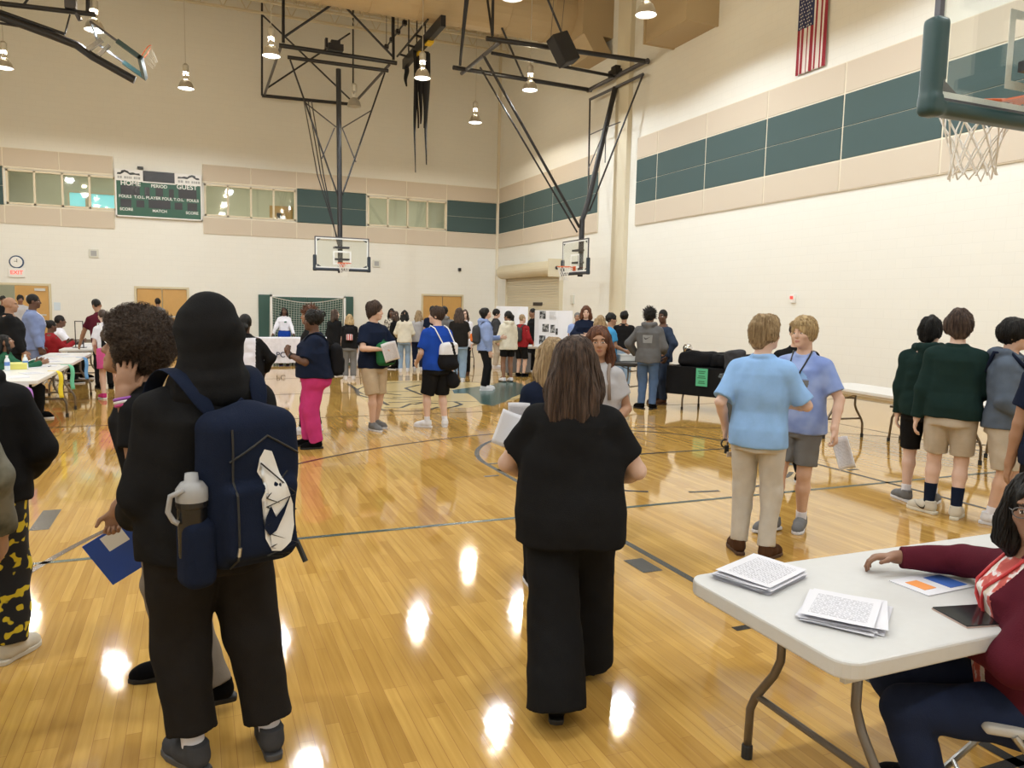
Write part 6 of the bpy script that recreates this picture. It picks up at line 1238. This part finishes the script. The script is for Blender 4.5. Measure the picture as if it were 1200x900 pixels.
def trio():
    h = 1.70; x, y, lf, rf = feet((1062, 594), (1104, 585), h, -8, 1092)
    person('boy in a dark green hoodie and black shorts, back turned, left of the green sweatshirt', x, y, h, -8, sk='fair', vox=.0075, lf=(-.10, 0), rf=(.12, .02), lt=.75, rt=-.1, hair='shag', hc='black', hv=.008, top='hoodie', tc='dgreen', te=.030, hem=-.16, bottom='shorts', bc='black', be=.014, bl=.95, shoe='grey', sock='white', head=(-20, 0, 0), ra=(.15, .25, 1.05), group=GP)
    h = 1.76; x, y, lf, rf = feet((1098, 602), (1114, 608), h, -4)
    o = person('boy in a dark green sweatshirt, khaki shorts and cream shoes, back turned', x, y, h, -4, g=.98, sk='fair', vox=.0075, lf=(-.125, .05), rf=(.085, -.02), lt=1.0, rt=-.1, la=(-.26, .0, .83), ra=(.10, .28, 1.08), rp=(.7, -1, -.6), hair='shag', hc='brown', hv=.014, top='sweater', tc='dgreen', te=.030, hem=-.14, bottom='shorts', bc='khaki', be=.024, bl=.86, shoe='cream', sock='navy', sole='offwhite', group=GP)
    sh = o.__dict__['shoe-1']; K, An = o.leg[-1][1:]; f = 1.0; fd = A(-math.sin(f), math.cos(f), 0); rd = A(fd[1], -fd[0], 0); G = (An-A(0, 0, .085)+A(0, 0, .055)-rd*.02)*o.s
    decal(sh, [(a, b_) for a, b_ in swoosh(.12)][::-1], G+fd*.06*o.s, -fd*-1, A(0, 0, 1), 'dark_tick', mblk, sh, .002) if False else decal(sh, [(-a, b_) for a, b_ in swoosh(.13)], G+fd*.055*o.s, fd*-1, A(0, 0, 1), 'dark_tick', mblk, sh, .003)
    h = 1.69; x, y, lf, rf = feet((1162, 618), (1172, 608), h, -100)
    o = person('dark-haired boy in a blue-grey hoodie and khaki shorts facing right, near the right edge', x, y, h, -100, sk='light', vox=.0075, lf=(-.1, .06), rf=(.1, -.03), la=(-.13, .22, .93), ra=(.14, .20, .93), rp=(.8, -1, -.1), hair='short', hc='black', hv=.024, top='hoodie', tc='bluegrey', te=.032, bottom='shorts', bc='khaki', be=.03, bl=.98, shoe='white', sock='white', group=GP, hidden_hands=(-1, 1))
    st = MB()
    for sd in (-1, 1): st.tube([o.N+o.right*sd*.11-o.fw*.16-o.up*.16, o.N+o.right*sd*.11-o.fw*.10+o.up*.01, o.N+o.right*sd*.11+o.fw*.02+o.up*.012, o.N+o.right*sd*.12+o.fw*.15-o.up*.12], .016, 8)
    accessory(o, 'dark_hood_lining', fab('cloth_navy', CL['navy']), st)
trio()
p = depth(703, 5.5); o = person('auburn-haired girl in a white-grey top facing the camera behind the woman in black', p[0], p[1], 1.585, 172, sex='f', g=1.0, sk='mid', vox=.0058, la=(-.18, .22, 1.02), ra=(.12, .26, 1.0), head=(12, 3, 3), hair='long', hc='auburn', hl=.18, hv=.008, top='tee', tc='lgrey', te=.022, bottom='pants', bc='black', shoe='white', group=GP)
st = MB().tube([o.N-o.right*.09-o.fw*.11-o.up*.1, o.N-o.right*.10+o.up*.018, o.N-o.right*.10+o.fw*.11-o.up*.07, o.Pv+o.up*.25-o.right*.12+o.fw*.15], .014, 8); accessory(o, 'bag_strap', fab('strap_taupe', (.25, .2, .17)), st)
p = depth(650, 4.5); person('light-brown-haired woman in a navy top, back turned, left of the auburn girl', p[0], p[1], 1.535, 6, sex='f', g=1.04, sk='fair', vox=.0075, hair='long', hc='sandy', hl=.17, hv=.008, top='tee', tc='navy', bottom='pants', bc='black', shoe='black', la=(-.15, .25, 1.0), ra=(.15, .25, 1.0), group=GP)
# ---- middle distance
def pinkwoman():
    h = 1.62; x, y, lf, rf = feet((350, 520), (358, 528), h, 92, 368)
    o = person('woman in bright pink trousers and a dark navy top facing left, hands at her chest', x, y, h, 92, sex='f', g=1.34, belly=.16, sk='dark', vox=.0075, lf=(-.09, -.02), rf=(.10, .07), la=(-.09, .30, 1.19), lp=(-.8, -.4, -1), ra=(.06, .32, 1.20), rp=(.8, -.4, -1), lh=dict(d=(.5, .3, .6), n=(.3, -1, 0), c=.7), rh=dict(d=(-.5, .3, .6), n=(-.3, -1, 0), c=.7), head=(0, 0, 0), hair='curl', hc='black', hv=.008, hl=.02, top='tee', tc='navy', te=.030, sl=.85, hem=-.03, bottom='pants', bc='pink', be=.030, shoe='black', sole='black', group=GP)
    Hh = lambda v: o.Hc+o.Rh @ np.asarray(v, float); F = Field(o.Hc-.25, o.Hc+.3, .007); F.ell(Hh((0, -.085, .07)), (.065, .07, .07), o.Rh, k=0); F.noise(.012, 80, 4); o.part(F, 'hair_puff', hairmat('hair_black_curl', *HAIRC['black'], 90, 90))
    b = MB()
    for sd in (-1, 1): W, E = o.arm[sd][2], o.arm[sd][1]; d = nrm(W-E); u = nrm(np.cross(d, A(0, 0, 1))); v = np.cross(d, u); b.tube([W-d*.02+(u*math.cos(a)+v*math.sin(a))*.034 for a in np.linspace(0, 2*PI, 15)], .01, 6, False)
    accessory(o, 'wrist_strap', mblk, b)
    backpack(o, 'black backpack with a white strap on the woman in pink trousers', 'black', size=(.14, .075, .20), z=.12, back=.27, vox=.012)
pinkwoman()
person('person with brown curls hidden behind the woman in pink trousers', *depth(364, 9.9)[:2], 1.66, 100, sk='mid', vox=.009, hair='spiky', hc='auburn', hv=.02, top='tee', tc='black', bottom='pants', bc='black', shoe='white', lf=(-.1, .12), rf=(.1, -.1), group=GP)
def greenbag():
    h = 1.74; x, y, lf, rf = feet((432, 499), (443, 506), h, -128)
    o = person('wavy-haired boy in a navy t-shirt and tan shorts with a green-black backpack', x, y, h, -138, sk='light', vox=.0075, lf=(-.10, -.06), rf=(.10, .10), la=(-.13, .26, 1.10), lp=(-1, -.4, -.6), ra=(.10, .28, 1.12), rp=(1, -.4, -.6), rh=dict(d=(-.4, .8, .2), n=(-.6, -.4, -.6), c=.8), lh=dict(d=(.4, .8, .1), n=(.5, -.4, -.6), c=.8), head=(30, 0, 0), hair='shag', hc='brown', hv=.018, top='tee', tc='navy', te=.024, sl=.75, bottom='shorts', bc='tan', be=.026, bl=1.0, shoe='grey', group=GP)
    backpack(o, 'green and black backpack carried in front of the boy in the navy t-shirt', 'greenbag', 'black', size=(.14, .075, .16), z=.04, back=.235, side=1, straps=False, vox=.01)
    r_, a_ = imgdir(x, y); held_paper(o, 1, 'white sheet held up by the boy with the green-black backpack', off=r_*.11-A(0, 0, .02)-a_*.05, R=frame3(r_*.85+A(0, 0, .25), A(0, 0, .9)-r_*.4-a_*.2), w=.2, h=.26)
greenbag()
def blueshirt():
    h = 1.69; x, y, lf, rf = feet((502, 499), (521, 502), h, 34)
    o = person('boy in a royal blue t-shirt and black shorts, back turned, head turned left', x, y, h, 30, g=1.06, sk='fair', vox=.0075, lf=(-.14, .03), rf=(.12, -.04), lt=.7, rt=-.5, ra=(.26, .02, .82), la=(-.2, .24, .95), head=(48, 4, 0), hair='short', hc='dbrown', hv=.010, top='tee', tc='royal', te=.026, sl=.75, bottom='shorts', bc='black', be=.034, bl=1.0, shoe='white', sock='white', group=GP)
    C = o.Pv+o.up*.17-o.fw*.19+o.right*.08; F = Field(C-.4, C+.4, .012); R = np.array([o.right, o.fw, o.up]).T; F.rbox(C-o.up*.05, (.15, .06, .20), .06, R, k=0).ell(C-o.up*.16, (.15, .09, .10), R, k=.03); F.noise(.010, 24, 5); V, Q = F.mesh(); c = (V[Q].mean(1)-C) @ o.up; cr = (V[Q].mean(1)-C) @ o.right
    b = obj_np('drawstring_bag', V*o.s, Q, [fab('bag_black', CL['black']), fab('bag_white', CL['white'])], None, ((c > -.02) & (np.abs(cr+.25*c-.06) > .022)).astype(int)); b.matrix_world = o.M; tag(b, 'black and white drawstring bag on the back of the royal blue t-shirt', 'bag', 'backpacks on people')
    for sd in (-1, 1): MB().tube([v*o.s for v in (C+o.up*.14+o.right*sd*.1, o.N+o.right*sd*.11-o.fw*.115-o.up*.02, o.N+o.right*sd*.115+o.up*.014, o.N+o.right*sd*.115+o.fw*.13-o.up*.1, o.Pv+o.up*.2+o.right*sd*.215, C-o.up*.2+o.right*sd*.13)], .0085, 6).build('cord', mwhite, b)
    F = Field(C-.5, C+.3, .014); q = o.Pv-o.up*.24-o.fw*.12+o.right*.2; F.ell(q, (.1, .09, .13), R, k=0); F.noise(.012, 25, 7); V, Q = F.mesh(); g_ = obj_np('tote_bag', V*o.s, Q, fab('bag_black', CL['black'])); g_.matrix_world = o.M; tag(g_, 'small black bag hanging beside the black shorts of the blue t-shirt boy', 'bag'); MB().tube([v*o.s for v in (q+o.up*.11+o.right*.05, q+o.up*.24, q+o.up*.11-o.right*.05)], .008, 6).build('handle', mrub, g_)
blueshirt()
def dbag(o, lab, col='black', z=.1, size=(.15, .06, .17), cord=True):
    C = o.Pv+o.up*(z+.08)-o.fw*.19; R = np.array([o.right, o.fw, o.up]).T; F = Field(C-.35, C+.35, .012); F.rbox(C, size, .05, R, k=0); F.noise(.008, 24, 5); V, Q = F.mesh(); b = obj_np('drawstring_bag', V*o.s, Q, fab('bag_'+col, CL[col])); b.matrix_world = o.M; tag(b, lab, 'bag', 'backpacks on people')
    m = MB()
    for sd in (-1, 1): m.tube([v*o.s for v in (C+o.up*.13+o.right*sd*.1, o.N+o.right*sd*.11-o.fw*.115-o.up*.02, o.N+o.right*sd*.115+o.up*.014, o.N+o.right*sd*.115+o.fw*.13-o.up*.1)], .008, 6)
    m.tube([v*o.s for v in [C-o.fw*.075+o.right*.12*math.cos(t)+o.up*(.09*math.sin(t)-.03) for t in np.linspace(.3, 5.6, 16)]+[C-o.fw*.075-o.right*.12+o.up*.15]], .006, 6); m.build('cord', mwhite, b); return b
x, y, lf, rf = feet((120, 468), (139, 466), 1.55, 14); o = person('girl in a pink skirt, white top and pink shoes by the left tables, back turned', x, y, 1.55, 14, sex='f', sk='fair', vox=.009, lf=(-.12, 0), rf=(.14, 0), lean=(-.03, .16), la=(-.16, .36, .92), ra=(.1, .35, .95), hair='pony', hc='brown', top='tee', tc='white', hem=.02, bottom='skirt', bc='hotpink', bl=.34, shoe='pink', sole='white', group=GP); dbag(o, 'black drawstring bag with white cords on the girl in the pink skirt', z=.10)
x, y = onz(126, 457)[:2]; person('person in a maroon top leaning on the left table behind the pink skirt', x-.05, y+.2, 1.72, 10, sk='mid', vox=.009, lean=(-.06, .12), la=(-.36, .32, .86), lp=(-1, -.4, 0), hair='short', hc='black', top='tee', tc='maroon', bottom='pants', bc='black', shoe='black', sole='black', group=GP)
def raglan():
    p = depth(287, 9.4); o = person('person with tied black hair in a black and white top behind the hooded person', p[0], p[1], 1.55, -6, sex='f', g=1.18, sk='dark', vox=.009, hair='braids', hc='black', hv=.008, top='sweater', tc='black', te=.024, bottom='pants', bc='black', shoe='black', la=(-.26, .15, .95), ra=(.26, .16, .95), rp=(1, -.6, 0), group=GP, marks=[('white', lambda T: (np.abs(T.x) < .145) & (T.u < .50))])
raglan()
x, y = ony(333, 380, 22.45)[:2]; o = person('woman in a white jacket and blue top standing behind the white covered table', x, y, 1.56, 168, sex='f', sk='dark', vox=.009, la=(-.34, .22, .90), ra=(.30, .24, .90), head=(25, 0, 0), hair='long', hc='black', hl=.05, top='sweater', tc='white', bottom='pants', bc='royal', shoe='black', hem=.16, group=GP, marks=[('green', lambda T: (T.f > .08) & (np.abs(T.x+.07) < .035) & (np.abs(T.u-.36) < .022))])
def mid(label, px_l, px_r, h, face, **kw):
    x, y, lf, rf = feet(px_l, px_r, h, face); d = dict(vox=.0095, group=GP); d.update(kw); return person(label, x, y, h, face, **d)
def colp(label, px, D, h, face, **kw):
    p = depth(px, D); d = dict(vox=.0095, group=GP); d.update(kw); return person(label, p[0], p[1], h, face, **d)
mid('girl with long dark hair in all black in front of the goal', (386, 441), (398, 440), 1.57, -40, sex='f', sk='fair', hair='long', hc='dbrown', hl=.12, top='jacket', tc='black', bottom='pants', bc='black', shoe='black', lf=(-.12, .05), rf=(.14, -.05), head=(-30, 0, 0), la=(-.15, .2, .95))
o = mid('blond girl in a black t-shirt and grey jeans with a striped backpack, back turned', (405, 445), (414, 444), 1.47, 0, sex='f', sk='fair', hair='long', hc='blond', hl=.06, top='tee', tc='black', bottom='pants', bc='grey', be=.03, shoe='white', sl=.7)
b = backpack(o, 'black backpack with a red and white striped pocket on the blond girl', 'black', 'white', size=(.13, .07, .19), z=.2)
for k in (-1, 0, 1): C = o.Pv+o.up*(.28-.19*.32)-o.fw*(.20+.07*1.3); MB().box((C+o.right*k*.055-o.fw*.018)*o.s, (.022, .006, .13), np.array([o.right, o.fw, o.up]).T).build('red_stripe', mat('stripe_red', (.5, .05, .05), .7), b)
colp('woman with long black hair in a cream and black patterned blouse, facing the camera', 459, 20.6, 1.60, 178, sex='f', sk='dark', hair='long', hc='black', hl=.1, top='blouse', tc=blotch('floral_cream', [(.08, .07, .06), (.4, .36, .3), (.62, .58, .5)], 20, (.38, .5, .6)), te=.022, bottom='pants', bc='black', shoe='black')
colp('girl in black clothes left of the cream sweatshirt, facing left', 464, 19.9, 1.53, 50, sex='f', sk='fair', hair='long', hc='dbrown', hl=.12, top='sweater', tc='black', bottom='pants', bc='black', shoe='black')
mid('girl with long black hair in a cream sweatshirt and light jeans, back turned', (468, 436), (479, 435), 1.57, 0, sex='f', sk='tan', hair='long', hc='black', hl=.16, top='sweater', tc='offwhite', bottom='pants', bc='ljeans', be=.015, shoe='white', la=(-.2, .25, 1.0), ra=(.2, .25, 1.0))
mid('girl with long light brown hair in a grey sweatshirt and dark jeans, back turned', (484, 434), (496, 434), 1.57, -4, sex='f', sk='fair', hair='long', hc='sandy', hl=.15, top='sweater', tc='lgrey', te=.035, bottom='pants', bc='djeans', shoe='white')
colp('dark-haired boy in a navy top behind the royal blue t-shirt', 507, 19.6, 1.68, 10, sk='light', hair='short', hc='black', hv=.01, top='tee', tc='navy', bottom='pants', bc='tan', shoe='black')
colp('dark-haired boy in a grey hoodie right of the navy top', 521, 18.2, 1.68, 0, sk='light', hair='short', hc='black', hv=.01, top='hoodie', tc='grey', bottom='pants', bc='black', shoe='black')
mid('person with long brown hair in a black t-shirt and pale jeans, back turned', (533, 448), (541, 447), 1.66, 0, sex='f', g=1.08, sk='fair', hair='long', hc='brown', hl=.16, hv=.008, top='tee', tc='charcoal', te=.03, bottom='pants', bc='ljeans', be=.03, shoe='white', ra=(.2, .25, 1.0))
o = colp('girl with long hair in a white top facing the camera, right of the black t-shirt', 545, 18.6, 1.62, 165, sex='f', sk='fair', hair='long', hc='brown', hl=.12, top='blouse', tc='white', te=.03, hem=-.35, bottom='pants', bc='black', shoe='brown', sole='brown')
o = mid('boy in a pale blue hoodie and black trousers looking down, orange-marked backpack', (563, 457), (573, 457), 1.68, -78, sk='light', hair='shag', hc='black', hv=.012, head=(0, 24, 0), top='hoodie', tc='paleblue', bottom='pants', bc='black', be=.026, shoe='white', la=(-.08, .34, 1.12), ra=(.2, .05, .84), vox=.009, lf=(-.1, .05), rf=(.1, -.05))
b = backpack(o, 'dark grey backpack with an orange pocket mark on the pale blue hoodie', 'dgrey', 'orange', size=(.13, .08, .19), z=.17)
o = mid('boy in a dark jacket and khaki trousers behind the pale blue hoodie', (575, 432), (585, 431), 1.63, -85, sk='light', hair='short', hc='black', hv=.014, top='jacket', tc='dgrey', bottom='pants', bc='khaki', shoe='white'); backpack(o, 'black bag on the boy in the dark jacket', 'black', size=(.13, .07, .16), z=.1)
o = mid('girl with long black hair in a cream hoodie and black shorts, back turned', (590, 448), (599, 447), 1.61, 28, sex='f', g=1.08, sk='brown', hair='pony', hc='black', hv=.008, hl=.25, top='hoodie', tc='offwhite', te=.042, hem=-.22, bottom='shorts', bc='black', be=.02, bl=.62, shoe='white', sole='black', la=(-.22, .2, 1.0), head=(30, 0, 0), vox=.009)
o = mid('short-haired boy in a red sweatshirt and black shorts with a grey backpack', (604, 441), (616, 442), 1.53, -35, sk='fair', hair='short', hc='sandy', top='sweater', tc='red', bottom='shorts', bc='black', be=.025, bl=.92, shoe='black', sole='black', ra=(.24, .2, .95), head=(-25, 0, 0)); backpack(o, 'grey backpack on the boy in the red sweatshirt', 'grey', size=(.14, .08, .19), z=.18)
colp('young man in a black sweater behind the exhibit table, looking left', 625, 20.3, 1.68, 118, sk='brown', hair='short', hc='black', top='sweater', tc='black', bottom='pants', bc='black', shoe='black')
o = colp('woman with full auburn curls in a navy sweater, hands joined, facing the camera', 687, 16.2, 1.75, 180, sex='f', g=1.05, sk='fair', hair='long', hc='auburn', hv=.022, hl=.04, top='sweater', tc='navy', te=.024, ra=(.03, .26, 1.14), rp=(1, -.25, -.05), la=(-.05, .26, 1.14), lp=(-1, -.25, -.05), bottom='pants', bc='black', shoe='black', vox=.009)
colp('grey-haired person in pale blue behind the woman with auburn curls', 677, 18.5, 1.61, 175, sk='mid', hair='short', hc='grey', top='polo', tc='paleblue', bottom='pants', bc='black', shoe='black')
colp('girl with long straight blond hair, back turned, right of the auburn curls', 704, 12.6, 1.61, 5, sex='f', sk='fair', hair='long', hc='sandy', hl=.22, top='tee', tc='black', bottom='pants', bc='black', shoe='black')
colp('boy with black curls in a bright blue t-shirt, looking right', 716, 14.2, 1.63, -75, sk='mid', hair='curl', hc='black', top='tee', tc=fab('cloth_bright_blue', (.06, .30, .60)), bottom='pants', bc='black', shoe='black', ra=(.1, .3, 1.0))
mid('person with short black curls in a black t-shirt and pale jeans, back turned', (722, 455), (735, 454), 1.66, -6, sk='mid', g=1.08, hair='curl', hc='black', hv=.006, top='tee', tc='black', te=.024, hem=-.03, bottom='pants', bc='ljeans', be=.032, shoe='black', la=(-.2, .25, 1.0))
def greyhoodie():
    h = 1.73; x, y, lf, rf = feet((752, 481), (762, 478), h, -14)
    o = person('boy with spiky black hair in a grey hoodie and blue jeans, back turned', x, y, h, -14, g=1.08, sk='mid', vox=.0075, lf=(-.09, 0), rf=(.09, .03), lt=.9, rt=-.1, la=(-.26, .14, .95), lp=(-1, -.7, 0), ra=(.22, .25, 1.0), head=(-8, 0, 0), hair='spiky', hc='black', hv=.022, top='hoodie', tc='hoodiegrey', te=.040, hem=-.20, bottom='pants', bc='jeans', be=.016, shoe='black', sole='black', group=GP)
    org = (o.Pv+o.up*.31+o.right*.02-o.fw*.1)*o.s; decal(o.top, [(-.075, -.075), (.075, -.075), (.085, .06), (-.085, .06)], org, o.right, o.up, 'pale_back_print', mat('print_pale', (.24, .25, .26), .8), o.top, .004); decal(o.top, [(a, b+.01) for a, b in swoosh(.13)][::-1], org, o.right, o.up, 'dark_tick', mblk, o.top, .007)
greyhoodie()
def navysuit():
    h = 1.72; x, y, lf, rf = feet((768, 474), (778, 472), h, 140)
    o = person('man in a navy suit standing behind the grey hoodie, facing left', x, y, h, 128, g=1.08, sk='dark', vox=.0075, lf=(-.1, 0), rf=(.1, 0), la=(-.28, .10, .90), lp=(-1, -.4, 0), ra=(.2, .15, .9), head=(25, 0, 0), hair='buzz', hc='black', top='suit', tc='suitnavy', te=.034, hem=-.26, bottom='pants', bc='suitnavy', be=.024, shoe='brown', sole='brown', group=GP, marks=[('white', lambda T: (T.f > .06) & (np.abs(T.x) < (T.u-.2)*.18) & (T.u > .2)), ])
    r_, a_ = imgdir(x, y); b = MB(); q = o.N+o.fw*.14-o.up*.10; held_paper(o, -1, 'folded green paper at the chest of the man in the navy suit', off=A(0, 0, .32)-r_*.12-a_*.10, R=frame3(r_, A(0, 0, 1)), w=.14, h=.10, m=mat('flyer_green'), curve=.01)
navysuit()
# ---- left side
def left_group():
    person('bald man in a black jacket standing behind the left tables', -2.72, 14.2, 1.70, -78, rel=False, g=1.36, belly=.12, sk='mid', vox=.009, ra=(.22, .16, .86), la=(-.22, .18, .86), hair=None, top='jacket', tc='black', te=.034, bottom='pants', bc='black', shoe='black', sole='black', group=GP)
    o = person('man in a light blue suit standing behind the left tables', -2.62, 15.5, 1.76, -84, rel=False, g=1.10, belly=.1, sk='dark', vox=.009, ra=(.24, .10, .82), la=(-.24, .10, .82), hair='buzz', hc='black', top='suit', tc='suitblue', te=.034, hem=-.26, bottom='pants', bc='suitblue', be=.024, shoe='brown', group=GP, marks=[('white', lambda T: (T.f > .06) & (np.abs(T.x) < (T.u-.12)*.22) & (T.u > .12) & (np.abs(T.x) > .02)), ('navy', lambda T: (T.f > .06) & (np.abs(T.x) <= .02) & (T.u > .1))])
    for lab, x, y, h, f, kw in [('woman in a red cardigan seated at the far left table', -2.62, 17.2, 1.62, -60, dict(sk='dark', hair='bun', hc='black', top='jacket', tc='red', hem=-.1, ra=(.1, .40, .88), la=(-.12, .36, .88), marks=[('white', lambda T: (T.f > .06) & (np.abs(T.x) < .05))], g=1.14)), ('person in a white shirt seated beside the red cardigan', -2.62, 18.25, 1.72, -70, dict(sk='dark', hair='buzz', hc='black', top='tee', tc='white', ra=(.2, .36, .82), g=1.05)), ('girl in a dark green jacket seated writing at the left table', -2.42, 12.35, 1.52, -75, dict(sk='brown', hair='long', hc='black', hl=.08, top='jacket', tc='green', hem=-.1, ra=(.1, .46, .91), la=(-.1, .40, .91), head=(-6, 22, 0), sex='f'))]:
        th = R_(f); seated(lab, x, y, h, f, vox=.009, bottom='pants', bc='black', shoe='black', group=GP, **kw); folding_chair(x-.03*math.sin(-th), y-.03*math.cos(th), th, {'w': 'folding chair under the woman in the red cardigan', 'p': 'folding chair under the seated person in white', 'g': 'folding chair under the seated girl in green'}[lab[0]], mat('chair_brown', (.09, .07, .06), .5))
    colp('dark-haired person in a black top near the open double doors, at the left edge', 4, 22, 1.72, -160, sk='brown', hair='short', hc='black', top='tee', tc='black', bottom='pants', bc='black', shoe='black')
    colp('person in a pale grey shirt near the open double doors behind the two men', 24, 22, 1.75, -170, sk='brown', hair='short', hc='black', hv=.01, top='tee', tc='lgrey', bottom='pants', bc='black', shoe='black')
    colp('dark-haired person in grey standing in front of the left wooden doors', 185, 24.5, 1.74, 10, sk='brown', hair='short', hc='black', hv=.01, top='tee', tc='grey', bottom='pants', bc='dgrey', shoe='black')
    p = A(-2.1, 16.95, .741); o = empty('sign_frame', p, R_(-20)); tag(o, 'thin black upright sign frame on the far left table', 'sign frame')
    q = MB()
    for s in (-1, 1): q.tube([(s*.075, 0, .0), (s*.075, 0, .52)], .009, 6)
    q.tube([(-.075, 0, .515), (.075, 0, .515)], .009, 6).build('frame_tube', mblk, o); MB().bb((-.11, -.06, 0), (.11, .06, .012)).build('base_plate', mblk, o)
left_group()
# ================================================================== RENDER LOOK
w = bpy.data.worlds.new('world'); S.world = w; w.use_nodes = True; w.node_tree.nodes['Background'].inputs[0].default_value = (.9, .95, 1, 1); w.node_tree.nodes['Background'].inputs[1].default_value = .3
S.view_settings.view_transform = 'Standard'; S.view_settings.look = 'None'; S.view_settings.gamma = 1; S.view_settings.exposure = -1.6; S.view_settings.use_curve_mapping = False
S.cycles.use_denoising = True; S.cycles.max_bounces = 8; S.cycles.diffuse_bounces = 4; S.cycles.glossy_bounces = 4; S.cycles.transparent_max_bounces = 12; S.cycles.sample_clamp_indirect = 8
